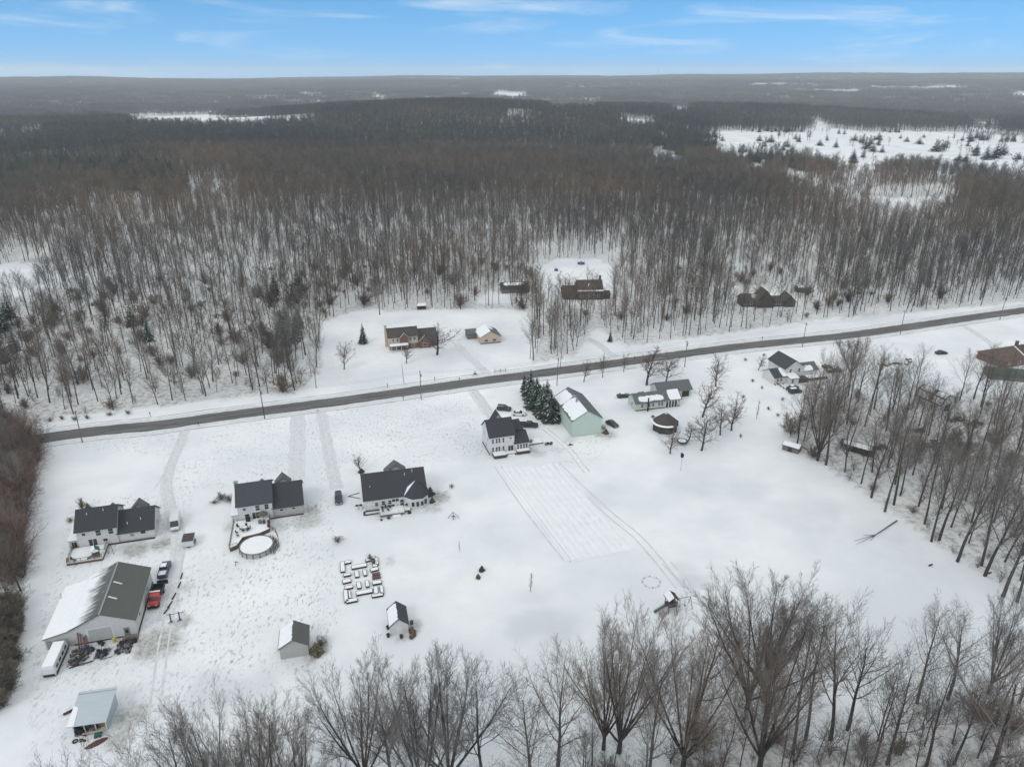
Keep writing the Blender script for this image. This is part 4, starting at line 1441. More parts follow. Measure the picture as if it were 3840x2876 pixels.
def window(t, face, s_, z, w_, h_, pos, mat_='trim', nm='window', panes=2, pane='glass'):
    """face F/B (pos = y) or L/R (pos = x); s centre along the wall, z the sill"""
    f = MB(); g = MB()
    d = 1 if face in 'BR' else -1
    a, b = s_ - w_ / 2, s_ + w_ / 2
    fr = .09

    def bx(mb, a0, a1, z0, z1, p0, p1):
        p0, p1 = min(p0, p1), max(p0, p1)
        if face in 'FB': mb.box(a0, a1, p0, p1, z0, z1)
        else: mb.box(p0, p1, a0, a1, z0, z1)
    o1, o2 = pos + .005 * d, pos + .06 * d
    bx(f, a - fr, b + fr, z + h_, z + h_ + fr, o1, o2); bx(f, a - fr, b + fr, z - fr, z, o1, o2)
    bx(f, a - fr, a, z, z + h_, o1, o2); bx(f, b, b + fr, z, z + h_, o1, o2)
    if panes == 2: bx(f, a, b, z + h_ * .48, z + h_ * .53, o1, o2)
    if panes == 3: bx(f, s_ - .04, s_ + .04, z, z + h_, o1, o2)
    bx(g, a + .004, b - .004, z + .004, z + h_ - .004, o1 + .002 * d, o2 - .03 * d)
    fo = f.build(nm, mat_, t)
    g.build('pane', pane, fo)
    return fo


def panel(t, face, s_, z, w_, h_, pos, m, nm='door', th=.05, label=None):
    d = 1 if face in 'BR' else -1
    p = sorted((pos + .004 * d, pos + th * d))
    mb = MB()
    if face in 'FB': mb.box(s_ - w_ / 2, s_ + w_ / 2, p[0], p[1], z, z + h_)
    else: mb.box(p[0], p[1], s_ - w_ / 2, s_ + w_ / 2, z, z + h_)
    return mb.build(nm, m, t, label)


def rails(t, pts, z, h=.95, m='wood_grey', nm='railing', posts=1.4, closed=False):
    mb = MB()
    for (a, b) in zip(pts, pts[1:]):
        a = Vector((*a, z)); b = Vector((*b, z)); n = max(1, round((b - a).length / posts))
        mb.bar(a + Vector((0, 0, h)), b + Vector((0, 0, h)), .05); mb.bar(a + Vector((0, 0, .25)), b + Vector((0, 0, .25)), .035)
        for i in range(n + 1):
            q = a.lerp(b, i / n); mb.bar(q + Vector((0, 0, -.1)), q + Vector((0, 0, h + .05)), .055)
        k = max(1, int((b - a).length / .3))
        for i in range(k):
            q = a.lerp(b, (i + .5) / k); mb.bar(q + Vector((0, 0, .2)), q + Vector((0, 0, h)), .022, 3)
    return mb.build(nm, m, t)


def deck(t, x0, x1, y0, y1, z, skirt='wood', snow=True):
    MB().box(x0, x1, y0, y1, -.1, z - .12).build('deck_skirt', skirt, t)
    d_ = MB().box(x0 - .05, x1 + .05, y0 - .05, y1 + .05, z - .118, z).build('deck', 'wood_grey', t)
    if snow: MB().box(x0 + .02, x1 - .02, y0 + .02, y1 - .02, z + .002, z + .10).build('snow', 'roof_snow', d_)


def vents(t, spots, m='trim'):
    for (x, y, z) in spots:
        MB().bar((x, y, z - .3), (x, y, z + .45), .09, 6).build('roof_vent', m, t)


def chimney(t, x, y, z0, z1, w_=.8, m='brick'):
    c = MB().box(x - w_ / 2, x + w_ / 2, y - w_ / 2, y + w_ / 2, z0, z1).build('chimney', m, t)
    MB().box(x - w_ / 2 - .08, x + w_ / 2 + .08, y - w_ / 2 - .08, y + w_ / 2 + .08, z1 + .002, z1 + .14).build('cap', 'steel', c)


# house 1 -------------------------------------------------------------
t = thing('two_storey_house', 'leftmost white house with two dark roofs and a railed snowy deck at its corner', 'house', -99.3, 137.3, 16)
gable(t, 0, 8.3, 0, 8.8, 4.85, 7.9)
gable(t, 8.32, 15.9, 0.25, 9.0, 2.75, 6.1)
gable(t, 3.6, 7.2, 8.82, 11.2, 2.9, 4.5, 'y', roof='shingle_lt', name_wall='porch_wall', name_roof='porch_roof')
gable(t, 9.7, 13.1, 9.02, 11.2, 3.0, 4.9, 'y', roof='shingle_lt', name_wall='gable_wall', name_roof='gable_roof')
window(t, 'F', 1.5, 3.45, .7, .65, 0, panes=1)
window(t, 'F', 4.5, 3.0, 1.0, 1.35, 0)
window(t, 'F', 7.1, 3.0, 1.0, 1.35, 0)
window(t, 'F', 3.0, .25, 1.7, 2.0, 0, panes=3, nm='patio_door')
window(t, 'F', 5.6, 1.2, .9, .75, 0, panes=1)
window(t, 'F', 11.2, 1.3, .9, .7, .25, panes=1, pane='steel')
window(t, 'F', 13.6, 1.6, 1.0, .65, .25, panes=1)
window(t, 'R', 4.5, 1.2, .9, 1.1, 15.9)
window(t, 'L', 3.0, 3.0, .9, 1.3, 0)
shedroof(t, -2.0, -.02, .4, 6.5, 2.3, 2.9, roof='tin_roof', wall='white_siding', snow=True)
window(t, 'F', -1.0, .3, 1.1, 1.6, .4, panes=3)
vents(t, [(2.2, 3.0, 7.1), (5.6, 3.4, 7.4), (13.2, 2.2, 4.4), (10.4, 1.6, 4.0)])
MB().box(-.2, 15.9, -.14, -.02, -.2, .35).build('foundation', 'wood_dark', t)
t = thing('raised_deck', 'snowy wooden deck with railings at the corner of the leftmost white house', 'deck', -99.3, 137.3, 16)
deck(t, -1.2, 6.0, -6.0, -.2, .55)
rails(t, [(-1.1, -.6), (-1.1, -5.9), (5.9, -5.9)], .55)
rails(t, [(5.9, -.4), (5.9, -3.0)], .55)
for i, (x, y) in enumerate([(-1.0, -5.6), (-.2, -5.2), (.5, -5.7)]):
    p = thing('patio_chair', ('tan patio chair at the outer corner of the deck, left of two others', 'patio chair in the middle of three on the deck corner', 'patio chair nearest the deck steps')[i], 'chair',
              -99.3 + x * .961 - y * .276, 137.3 + x * .276 + y * .961, 20 + 60 * i, z=.66)
    MB().box(-.27, .27, -.27, .27, .38, .46).build('seat', ('plywood', 'wood_dark', 'wood')[i], p)
    MB().box(-.27, .27, .22, .28, .46, .95).build('backrest', ('plywood', 'wood_dark', 'wood')[i], p)
    for a in (-.24, .24):
        for b in (-.24, .24): MB().bar((a, b, 0), (a, b, .38), .03).build('leg', 'wood_dark', p)


def playset(x, y, ang, label, slide_m, tower_m, roof_m, z0=0, k=1.0, nm='playset', side=-1):
    t = thing(nm, label, 'playset', x, y, ang)
    t.scale = (k, k, k)
    for a in (-.9, .9):
        for b in (-.9, .9): MB().bar((a, b, -.1), (a, b, 3.2), .08).build('post', tower_m, t)
    MB().box(-1, 1, -1, 1, 1.45, 1.57).build('platform', tower_m, t)
    MB().box(-.95, .95, -.97, -.91, 1.6, 2.3).build('side_panel', tower_m, t)
    MB().box(.91, .97, -.9, .95, 1.6, 2.3).build('side_panel', tower_m, t)
    MB().box(-.95, .95, .91, .97, .2, 1.4).build('climbing_wall', tower_m, t)
    r_ = MB().slab([(-1.25, -1.25, 3.1), (0, -1.25, 4.0), (0, 1.25, 4.0), (-1.25, 1.25, 3.1)], .06).slab([(0.004, -1.25, 4.0), (1.25, -1.25, 3.1), (1.25, 1.25, 3.1), (0.004, 1.25, 4.0)], .06).build('roof', roof_m, t)
    MB().slab([(-1.2, -1.2, 3.22), (-.05, -1.2, 4.05), (-.05, 1.2, 4.05), (-1.2, 1.2, 3.22)], .05).build('snow', 'roof_snow', r_)
    s_ = MB()
    for i in range(5):
        x0 = side * (1.0 + i * .52); x1 = side * (1.0 + (i + 1) * .52)
        z0_ = 1.55 - i * .27; z1_ = 1.55 - (i + 1) * .27
        s_.slab([(x0, -.3, z0_), (x1, -.3, z1_), (x1, .3, z1_), (x0, .3, z0_)], .05)
        for b in (-.34, .34): s_.bar((x0, b, z0_ + .12), (x1, b, z1_ + .12), .05)
    s_.build('slide', slide_m, t)
    l_ = MB()
    for b in (-.3, .3): l_.bar((.4 + b, -1.0, 1.5), (.4 + b, -1.9, 0), .045)
    for i in range(5): l_.bar((.1, -1.0 - .16 * i, 1.35 - i * .27), (.7, -1.0 - .16 * i, 1.35 - i * .27), .035)
    l_.build('ladder', tower_m, t)
    b_ = MB().bar((1, 0, 2.6), (4.2, 0, 2.6), .07)
    for a in (-.9, .9): b_.bar((4.2, 0, 2.6), (4.4, a, 0), .06)
    b_.build('swing_beam', tower_m, t)
    for sx in (1.9, 3.1):
        MB().bar((sx, -.18, 2.55), (sx, -.18, .6), .02).bar((sx, .18, 2.55), (sx, .18, .6), .02).box(sx - .12, sx + .12, -.24, .24, .54, .6).build('swing', 'black', t)
    return t


playset(-93.6, 134.0, 35, 'green slide playset with wooden beams beside the leftmost house deck', 'green_plastic', 'wood', 'green_plastic', k=.75)
# barn ----------------------------------------------------------------
t = thing('pole_barn', 'large pale metal barn with a grey ribbed roof partly under drifted snow', 'barn', -83.6, 106.9, 15.5)
gable(t, 0, 11.2, 0, 16.2, 3.75, 6.3, 'y', 'barn_metal', 'barn_roof', .3)
ro = [c for c in t.children if c.name.startswith('roof')][0]
pf = [(-.3, 3.8), (5.6, 6.42), (11.5, 3.8)]
pty = lambda a, b, z: (a, b, z)
# long tongues of blown snow on the left slope
m = MB()
for f_ in (0, .985):
    for y in (-.27, 16.47): m.v.append((-.3 + 5.9 * f_, y, 3.8 + 2.62 * f_ + .03))
m.f = [(0, 1, 3, 2)]
dm = bpy.data.materials.new('drifted_snow'); dt, dp = nodes_of(dm)
dp.inputs['Roughness'].default_value = .85
dtx = dt.nodes.new('ShaderNodeTexCoord'); dsx = dt.nodes.new('ShaderNodeSeparateXYZ'); dt.links.new(dtx.outputs['Object'], dsx.inputs[0])


def dmath(op, a, b, cl=False):
    q = dt.nodes.new('ShaderNodeMath'); q.operation = op; q.use_clamp = cl
    for i_, v_ in enumerate((a, b)):
        if isinstance(v_, (int, float)): q.inputs[i_].default_value = v_
        else: dt.links.new(v_, q.inputs[i_])
    return q.outputs[0]


dmp = dt.nodes.new('ShaderNodeMapping'); dmp.inputs['Rotation'].default_value = (0, 0, R(-38)); dmp.inputs['Scale'].default_value = (.16, 1.5, 1)
dt.links.new(dtx.outputs['Object'], dmp.inputs[0])
dn = dt.nodes.new('ShaderNodeTexNoise'); dn.inputs['Scale'].default_value = .8; dn.inputs['Detail'].default_value = 5; dn.inputs['Roughness'].default_value = .6
dt.links.new(dmp.outputs[0], dn.inputs['Vector'])
edge = dmath('MULTIPLY', dmath('SUBTRACT', 4.15, dsx.outputs[0]), .42)
dfac = dmath('ADD', edge, dmath('MULTIPLY', dmath('SUBTRACT', dn.outputs[0], .5), 3.4), False)
dfac = dmath('MULTIPLY', dfac, .8, True)
dmx = dt.nodes.new('ShaderNodeMix'); dmx.data_type = 'RGBA'; dt.links.new(dfac, dmx.inputs[0])
dmx.inputs[6].default_value = (.10, .10, .09, 1); dmx.inputs[7].default_value = (.76, .77, .775, 1)
dt.links.new(dmx.outputs[2], dp.inputs['Base Color'])
m.build('snow', dm, ro)
MB().box(5.45, 5.75, -.32, 16.5, 6.40, 6.47).build('ridge_cap', 'steel', ro)
for y in (4.9, 9.6): MB().slab([(6.0, y, 6.32), (7.5, y - .25, 5.66), (7.6, y + .1, 5.61), (6.1, y + .35, 6.28)], .05).build('skylight', 'trim', ro)
panel(t, 'F', 4.9, .05, 4.1, 3.0, 0, 'door_grey', 'garage_door')
panel(t, 'F', 9.4, .1, 1.0, 2.05, 0, 'steel', 'door')
panel(t, 'F', 9.4, .9, .5, .8, -.05, 'glass', 'door_window')
MB().box(2.55, 2.85, -.05, -.004, 0, 3.15).box(6.95, 7.15, -.05, -.004, 0, 3.15).box(2.86, 6.94, -.05, -.004, 3.06, 3.2).build('door_trim', 'trim', t)
for y in (3.5, 11.5): panel(t, 'R', y, 1.9, .7, .5, 11.2, 'glass', 'window')
MB().box(11.21, 11.3, .1, 16, -.2, .5).box(0.1, 11.1, -.1, -.01, -.2, .25).build('foundation', 'wood_dark', t)
MB().box(8.6, 11.4, -1.4, -.2, -.1, .45).build('loading_step', 'wood_grey', t)
l_ = MB().prism([(-4.7, -.2), (-.02, -.2), (-.02, 3.45), (-4.7, 2.5)], .1, 15.6, 'y')
l_.build('lean_to_wall', 'barn_metal', t)
r_ = MB().slab([(-5.0, -.2, 2.56), (-.31, -.2, 3.58), (-.31, 15.9, 3.58), (-5.0, 15.9, 2.56)], .1).build('lean_to_roof', 'barn_roof', t)
MB().slab([(-4.95, -.1, 2.66), (-.35, -.1, 3.66), (-.35, 15.8, 3.66), (-4.95, 15.8, 2.66)], .08).build('snow', 'roof_snow', r_)
panel(t, 'F', -2.0, .05, 2.7, 2.0, .1, 'door_grey', 'garage_door')
panel(t, 'F', -4.0, .05, .9, 1.95, .1, 'steel', 'door')
MB().bar((-4.8, 12.0, 2.6), (-4.8, 12.6, 3.6), .06).build('antenna', 'steel', t)


def loc(ax, ay, ang, x, y):
    c_, s_ = math.cos(R(ang)), math.sin(R(ang))
    return ax + x * c_ - y * s_, ay + x * s_ + y * c_


def BL(x, y): return loc(-83.6, 106.9, 15.5, x, y)


# junk in front of the barn
k = 0
for (x, y, h, lab) in [(1.15, -.45, 2.9, 'tallest reddish plank leaning on the barn front'), (1.55, -.5, 2.6, 'reddish plank leaning on the barn second from the left'),
                       (2.0, -.5, 1.7, 'short reddish plank leaning beside the big barn door'), (2.35, -.55, 2.1, 'reddish plank leaning nearest the big barn door')]:
    p = thing('leaning_plank', lab, 'plank', *BL(x, y), 15.5)
    MB().slab([(-.14, -.7, .02), (.14, -.7, .02), (.14, .38, h), (-.14, .38, h)], .08).build('board', 'red_plank', p)


def junk(x, y, w_, d_, h_, label, mats, seed, n=22, nm='scrap_heap', cat='scrap heap', flat=False):
    rr = random.Random(seed)
    p = thing(nm, label, cat, x, y, rr.uniform(0, 40))
    for mi, mm in enumerate(mats):
        mb = MB()
        for _ in range(n // len(mats)):
            a = rr.uniform(-w_, w_) / 2; b = rr.uniform(-d_, d_) / 2; z = rr.uniform(0, h_) * (1 - abs(a) / w_)
            if rr.random() < .55:
                l = rr.uniform(.5, 1.5) * (.6 if flat else 1); th_ = rr.random() * 3.14
                mb.bar((a - math.cos(th_) * l / 2, b - math.sin(th_) * l / 2, z * .4 + .03), (a + math.cos(th_) * l / 2, b + math.sin(th_) * l / 2, z + rr.uniform(0, .2)), rr.uniform(.03, .09))
            else:
                s_ = rr.uniform(.12, .38)
                mb.box(-s_, s_, -s_ * .7, s_ * .7, 0, s_ * rr.uniform(.5, 1.5), Matrix.Translation((a, b, z * .5)) @ Matrix.Rotation(rr.random() * 3, 4, 'Z'))
        mb.build(('scrap_metal', 'scrap_wood', 'scrap_parts')[mi % 3], mm, p)
    return p


junk(*BL(1.6, -3.8), 3.4, 3.6, .8, 'heap of rusty machine parts and pipes in front of the barn', ['junk_rust', 'junk_grey', 'wood_dark'], 1, 90)
junk(*BL(2.5, -2.2), 2.4, 1.6, .9, 'dark jumble of tools right below the leaning planks', ['black', 'junk_rust', 'blue_steel'], 2, 50)
junk(*BL(5.7, -4.0), 2.2, 2.2, .8, 'dark bluish pile of metal in the middle of the barn yard', ['junk_grey', 'black'], 3, 70)
junk(*BL(9.2, -3.4), 2.2, 2.6, .6, 'low grey scrap pile at the right of the barn yard', ['junk_grey', 'wood_dark'], 4, 44)
junk(*BL(9.6, -1.9), 3.0, 1.2, .9, 'dark clutter against the step by the barn side door', ['black', 'junk_rust', 'wood_dark'], 5, 54)
junk(*BL(4.9, -1.1), .8, .8, .9, 'small dark drum and parts before the big barn door', ['wood_dark', 'black'], 6, 14)
junk(*BL(-2.2, -1.3), 1.0, .4, .4, 'two dark lumps before the lean-to door', ['black'], 7, 8)
p = thing('steel_pipe', 'long dark pipe lying on the snow below the rusty heap', 'pipe', *BL(2.6, -5.9), 25)
MB().bar((-2, 0, .12), (2, .2, .12), .11, 8).build('pipe', 'black', p)
p = thing('steel_pipe', 'shorter pipe lying on the snow below the bluish pile', 'pipe', *BL(6.7, -5.3), 22)
MB().bar((-1, 0, .1), (1, .1, .1), .08, 8).build('pipe', 'junk_grey', p)
p = thing('tall_scrap_frame', 'upright rusty frame standing at the right rim of the barn yard', 'frame', *BL(10.6, -3.5), 15)
MB().bar((0, -1.6, .1), (0, 1.6, .1), .08).bar((0, -1.6, .1), (0, -1.4, .8), .08).bar((0, 1.6, 0.1), (0, 1.5, .9), .07).bar((0, -1.4, .8), (0, 1.5, .9), .07).bar((0, 0, 0), (0, 0, .9), .06).build('frame', 'wood_dark', p)
p = thing('yellow_drum', 'yellowish plastic drum beside the clutter before the barn', 'drum', *BL(7.2, -1.0), 0)
MB().ring(0, 0, [(0, 0), (.32, 0), (.32, .85), (0, .85)], 12).build('drum', 'yellow_plastic', p)


# ---- vehicles --------------------------------------------------------
def wheels(t, xs, half, r=.36, m='rubber'):
    for x in xs:
        for s_ in (-1, 1):
            o = MB(); o.bar((x, s_ * (half - .12), r), (x, s_ * (half + .1), r), r, 12)
            wh = o.build('wheel', m, t)
            MB().bar((x, s_ * (half + .101), r), (x, s_ * (half + .125), r), r * .55, 8).build('rim', 'steel', wh)


def loft(sections):
    """sections: list of (x, halfwidth_bottom, z_bottom, halfwidth_top, z_top)"""
    mb = MB()
    for (x, wb, zb, wt, zt) in sections:
        zm = zb + (zt - zb) * .55
        mb.v += [(x, -wb, zb), (x, -wb * 1.02, zm), (x, -wt, zt), (x, wt, zt), (x, wb * 1.02, zm), (x, wb, zb)]
    for i in range(len(sections) - 1):
        a = 6 * i; b = a + 6
        for k_ in range(6):
            j = (k_ + 1) % 6
            mb.f.append((a + k_, a + j, b + j, b + k_))
    mb.f.append(tuple(range(6))); mb.f.append(tuple(6 * (len(sections) - 1) + k_ for k_ in range(6)))
    return mb


def car(kind, x, y, ang, label, paint, nm, cat, snow=False):
    t = thing(nm, label, cat, x, y, ang)
    W = .92
    if kind == 'sedan':
        body = [(-2.3, .78, .35, .74, .75), (-2.2, .9, .25, .84, .95), (-1.2, W, .22, .86, 1.0), (1.0, W, .22, .86, .98), (2.0, .9, .25, .8, .88), (2.3, .74, .35, .68, .66)]
        cab = [(-1.7, .78, .97, .70, 1.0), (-1.1, .8, .97, .62, 1.42), (.25, .8, .97, .62, 1.45), (1.05, .8, .95, .72, 1.0)]; ax = (-1.4, 1.4)
    elif kind == 'suv':
        body = [(-2.35, .82, .4, .8, .95), (-2.3, .92, .3, .88, 1.12), (-1.0, .95, .28, .9, 1.15), (1.1, .95, .28, .9, 1.12), (2.1, .92, .3, .86, 1.02), (2.35, .8, .4, .76, .8)]
        cab = [(-2.25, .84, 1.1, .78, 1.2), (-1.95, .84, 1.1, .7, 1.74), (.3, .84, 1.1, .7, 1.8), (1.15, .84, 1.08, .78, 1.15)]; ax = (-1.45, 1.45)
    elif kind == 'pickup':
        body = [(-2.8, .86, .5, .86, 1.0), (-2.75, .95, .45, .92, 1.08), (-.6, .97, .4, .93, 1.1), (1.4, .97, .4, .92, 1.12), (2.6, .94, .42, .88, 1.08), (2.85, .84, .5, .8, .85)]
        cab = [(-.75, .86, 1.08, .82, 1.15), (-.6, .86, 1.08, .74, 1.82), (.7, .86, 1.08, .74, 1.86), (1.45, .86, 1.08, .8, 1.18)]; ax = (-1.8, 1.8)
    else:                                   # cargo van
        body = [(-3.1, .98, .45, .96, 2.5), (-3.0, 1.0, .4, .97, 2.6), (1.3, 1.0, .4, .97, 2.6), (1.9, 1.0, .4, .92, 2.1), (2.6, 1.0, .4, .9, 1.2), (3.1, .9, .5, .84, .95)]
        cab = [(1.75, .9, 1.5, .84, 2.3), (2.0, .93, 1.3, .86, 2.12), (2.62, .93, 1.16, .88, 1.28)]; ax = (-1.9, 2.0)
    loft(body).build('body', paint, t)
    c_ = loft(cab).build('cabin_glass', 'glass', t)
    # roof panel over the glass
    if kind != 'van':
        z = max(q[4] for q in cab); xs = [q[0] for q in cab if q[4] > z - .08]
        rp = MB().box(min(xs) - .05, max(xs) + .05, -.66, .66, z - .03, z + .03).build('roof_panel', paint, t)
        if snow: MB().box(min(xs), max(xs), -.6, .6, z + .031, z + .10).build('snow', 'roof_snow', rp)
    if kind == 'pickup':
        MB().box(-2.6, -.85, -.76, .76, 1.11, 1.13).build('bed_floor', 'black' if not snow else 'roof_snow', t)
        MB().box(-2.7, -.8, -.9, -.78, 1.1, 1.35).box(-2.7, -.8, .78, .9, 1.1, 1.35).box(-2.78, -2.68, -.9, .9, 1.1, 1.35).build('bed_side', paint, t)
    wheels(t, ax, .86, .34 if kind == 'sedan' else .4)
    fx = body[-1][0]
    for s_ in (-.6, .6): MB().box(fx - .06, fx + .03, s_ - .16, s_ + .16, body[-1][4] - .22, body[-1][4] - .06).build('headlight', 'lamp', t)
    MB().box(fx - .1, fx + .06, -.8, .8, body[-1][2] - .05, body[-1][2] + .16).build('bumper', 'steel', t)
    return t


car('van', -81.4, 147.0, -70, 'silver white cargo van parked right of the leftmost house, nose towards the barn', 'paint_white', 'cargo_van', 'van')
# red dump truck
t = thing('dump_truck', 'red truck with an open dark dump bed parked beside the barn', 'truck', -73.9, 120.6, -78)
loft([(.9, 1.02, .6, .98, 1.5), (1.0, 1.04, .6, .9, 2.15), (2.1, 1.04, .6, .88, 2.15), (2.6, 1.04, .6, .96, 1.45)]).build('cab', 'paint_red', t)
loft([(2.61, 1.0, .6, .95, 1.42), (3.6, .98, .6, .88, 1.3), (3.75, .9, .65, .8, 1.0)]).build('hood', 'paint_red', t)
loft([(2.12, .88, 1.5, .8, 2.1), (2.66, .92, 1.38, .88, 1.5)]).build('windshield', 'glass', t)
MB().box(3.6, 3.85, -1.05, 1.05, .4, .9).build('bumper', 'black', t)
b_ = MB().box(-2.6, .7, -1.1, 1.1, .95, 1.05).box(-2.6, .7, -1.1, -1.02, 1.051, 1.75).box(-2.6, .7, 1.02, 1.1, 1.051, 1.75).box(-2.6, -2.5, -1.01, 1.01, 1.051, 1.75).box(.6, .7, -1.01, 1.01, 1.051, 2.3)
b_.build('dump_bed', 'black', t)
MB().box(.55, .95, -1.0, 1.0, 2.2, 2.32).build('bed_rim', 'trim', t)
for a, b in ((-1, 1), (1, 1)): MB().bar((2.1, a * 1.05, 1.5), (2.15, a * 1.35, 1.6), .06).build('mirror', 'black', t)
for s_ in (-.7, .7): MB().box(3.74, 3.8, s_ - .14, s_ + .14, .95, 1.15).build('headlight', 'lamp', t)
wheels(t, (-1.5, 2.9), .95, .46)
car('pickup', -76.1, 129.0, 103, 'dark teal pickup with snow in its bed and hood behind the red truck', 'paint_teal', 'pickup_truck', 'pickup', True)
p = thing('truck_trailer_hitch', 'black plough blade lying between the red truck and the teal pickup', 'plough', -74.9, 125.2, 12)
MB().prism([(-.25, .05), (.05, 0), (.25, .35), (.15, .8), (.05, .8), (.1, .35)], -1.1, 1.1, 'x').build('blade', 'black', p)
MB().bar((-.6, .1, .4), (-.6, 1.0, .3), .06).bar((.6, .1, .4), (.6, 1.0, .3), .06).build('arm', 'steel', p)
p['category'] = 'plough'; p.name = 'snow_plough'
# bus-like white trailer by the lean-to
t = thing('camper_trailer', 'long white snow covered camper parked below the barn lean-to', 'camper', -84.4, 102.4, 103.5)
loft([(-3.6, .9, .4, .85, 1.9), (-3.4, 1.12, .35, 1.0, 2.3), (3.0, 1.12, .35, 1.0, 2.35), (3.5, 1.08, .4, .95, 2.1), (3.65, .95, .5, .85, 1.6)]).build('body', 'paint_white', t)
MB().slab([(-3.35, -.95, 2.42), (3.1, -.95, 2.46), (3.1, .95, 2.46), (-3.35, .95, 2.42)], .09).build('snow', 'roof_snow', t)
for x in (-2.3, -.8, .7, 2.2): panel(t, 'F', x, 1.25, 1.0, .55, -1.13, 'glass', 'window')
MB().box(-3.68, -3.4, -.95, .95, .35, .75).build('bumper', 'black', t)
wheels(t, (-2.2, 2.2), 1.0, .42)
MB().box(-3.4, 3.4, -1.2, -1.14, .3, .75).build('skirt', 'black', t)
# utility trailer with brown roof
t = thing('box_trailer', 'small white trailer with a brown roof standing alone on the snow', 'trailer', -74.9, 139.2, 14)
MB().box(-1.15, 1.15, -1.5, 1.5, .45, 1.9).build('box', 'paint_white', t)
r_ = MB().slab([(-1.25, -1.6, 1.98), (1.25, -1.6, 1.98), (1.25, 1.6, 2.06), (-1.25, 1.6, 2.06)], .07).build('roof', 'shingle_brown', t)
wheels(t, (0,), 1.15, .33)
MB().bar((0, -1.5, .45), (.2, -2.3, .4), .05).build('drawbar', 'black', t)
MB().box(1.16, 1.45, -.6, .5, .5, 1.1).build('side_box', 'junk_grey', t)
# blue steel posts
for i, (x, y, lab) in enumerate([(-67.9, 113.3, 'left one of two blue steel stands with crossed feet on the snow'), (-66.4, 113.9, 'right one of two blue steel stands with crossed feet on the snow')]):
    p = thing('steel_stand', lab, 'stand', x, y, 10 + 10 * i)
    MB().bar((0, 0, 0), (.05, 0, 2.1 - .1 * i), .13).build('post', 'blue_steel', p)
    MB().bar((-.6, 0, 1.9 - .1 * i), (.9, 0, 1.9 - .1 * i), .07).build('cross_arm', 'blue_steel', p)
    MB().bar((-.5, -.3, .07), (.3, .2, .07), .09).bar((-.3, .3, .07), (.3, -.3, .07), .07).build('foot', 'blue_steel', p)
# snowy berm of logs along the gravel strip
lg = [( -71.8, 127.6), (-71.0, 124.6), (-70.6, 121.0), (-70.3, 118.4), (-70.2, 116.6)]
for i, (x, y) in enumerate(lg):
    p = thing('log', ('top', 'second', 'middle', 'fourth', 'lowest')[i] + ' dark log lying along the gravel right of the trucks', 'log', x, y, 100 - 5 * i)
    MB().bar((-1.0, 0, .16), (1.0, .1, .16), .15, 7, .12).build('trunk', 'wood_dark', p)
p = thing('garden_tractor', 'small dark mower under the snow above the barn lean-to', 'mower', -91.8, 122.2, 20)
MB().box(-.7, .7, -.4, .4, .35, .8).build('body', 'black', p); MB().box(-.3, .3, -.3, .3, .81, 1.2).build('seat', 'wood_dark', p); wheels(p, (-.5, .5), .45, .28)

# house 2 with pool ----------------------------------------------------
t = thing('two_storey_house', 'white house with slate roofs whose deck reaches a round pool', 'house', -66.2, 147.6, 16)
gable(t, 0, 8.0, 0, 10.2, 4.95, 8.1, roof='shingle_b')
gable(t, 8.02, 15.1, .3, 10.4, 2.95, 6.7, wall='grey_siding')
gable(t, 3.8, 6.8, 10.22, 12.4, 3.0, 4.5, 'y', roof='shingle_lt', name_wall='porch_wall', name_roof='porch_roof')
gable(t, 8.6, 12.2, 10.42, 12.8, 3.4, 5.4, 'y', roof='shingle_lt', name_wall='gable_wall', name_roof='gable_roof')
shedroof(t, -1.6, -.02, .2, 9.5, 2.4, 3.0, roof='tin_roof', wall='white_siding', snow=True)
window(t, 'F', 1.6, 3.5, .6, .6, 0, panes=1)
window(t, 'F', 4.6, 3.05, .9, 1.3, 0)
window(t, 'F', 6.7, 3.05, .9, 1.3, 0)
window(t, 'F', 2.0, .9, 1.0, 1.5, 0); window(t, 'F', 4.0, .6, 1.6, 1.95, 0, panes=3, nm='patio_door')
window(t, 'F', 10.0, 1.7, .8, .55, .3, panes=1); window(t, 'F', 12.9, 1.7, .8, .55, .3, panes=1)
window(t, 'R', 4, 1.2, 1.0, 1.2, 15.1); window(t, 'L', 4, 3.3, .9, 1.2, 0)
MB().box(0, 15.1, -.1, -.02, -.2, .3).build('foundation', 'wood_dark', t)
chimney(t, -.45, 8.2, 0, 7.0, .9, 'grey_siding')
vents(t, [(2.5, 6.2, 7.6), (13.4, 7.2, 5.9)])


def PL(x, y): return loc(-66.2, 147.6, 16, x, y)


t = thing('pool_deck', 'snow covered wooden deck with railing between the slate roofed house and the round pool', 'deck', -66.2, 147.6, 16)
MB().prism([(-.2, -.3), (7.0, -.3), (7.2, -5.6), (4.9, -7.0), (1.2, -7.6), (.2, -10.6), (-1.4, -11.4), (-1.0, -.3)], -.05, .93, 'z').build('deck_skirt', 'wood', t)
MB().prism([(-.2, -.35), (7.0, -.35), (7.15, -5.6), (4.9, -6.9), (1.2, -7.5), (.1, -10.5), (-1.3, -11.3), (-.95, -.35)], .935, 1.05, 'z').build('snow', 'roof_snow', t)
rails(t, [(-1.05, -.5), (-1.45, -11.4), (.25, -10.7)], .9)
rails(t, [(7.1, -.5), (7.3, -5.6), (8.6, -7.6), (9.2, -10.3)], .9, m='wood')
pcx, pcy = -58.6, 137.3
t = thing('round_pool', 'round above ground pool with a snow covered top and a grey wall', 'pool', pcx, pcy, 0)
MB().ring(0, 0, [(3.7, -.1), (3.7, 1.25)], 40).build('pool_wall', 'grey_siding', t)
MB().ring(0, 0, [(3.55, 1.2), (3.55, 1.3), (3.85, 1.3), (3.85, 1.2)], 40).build('pool_rim', 'wood_grey', t)
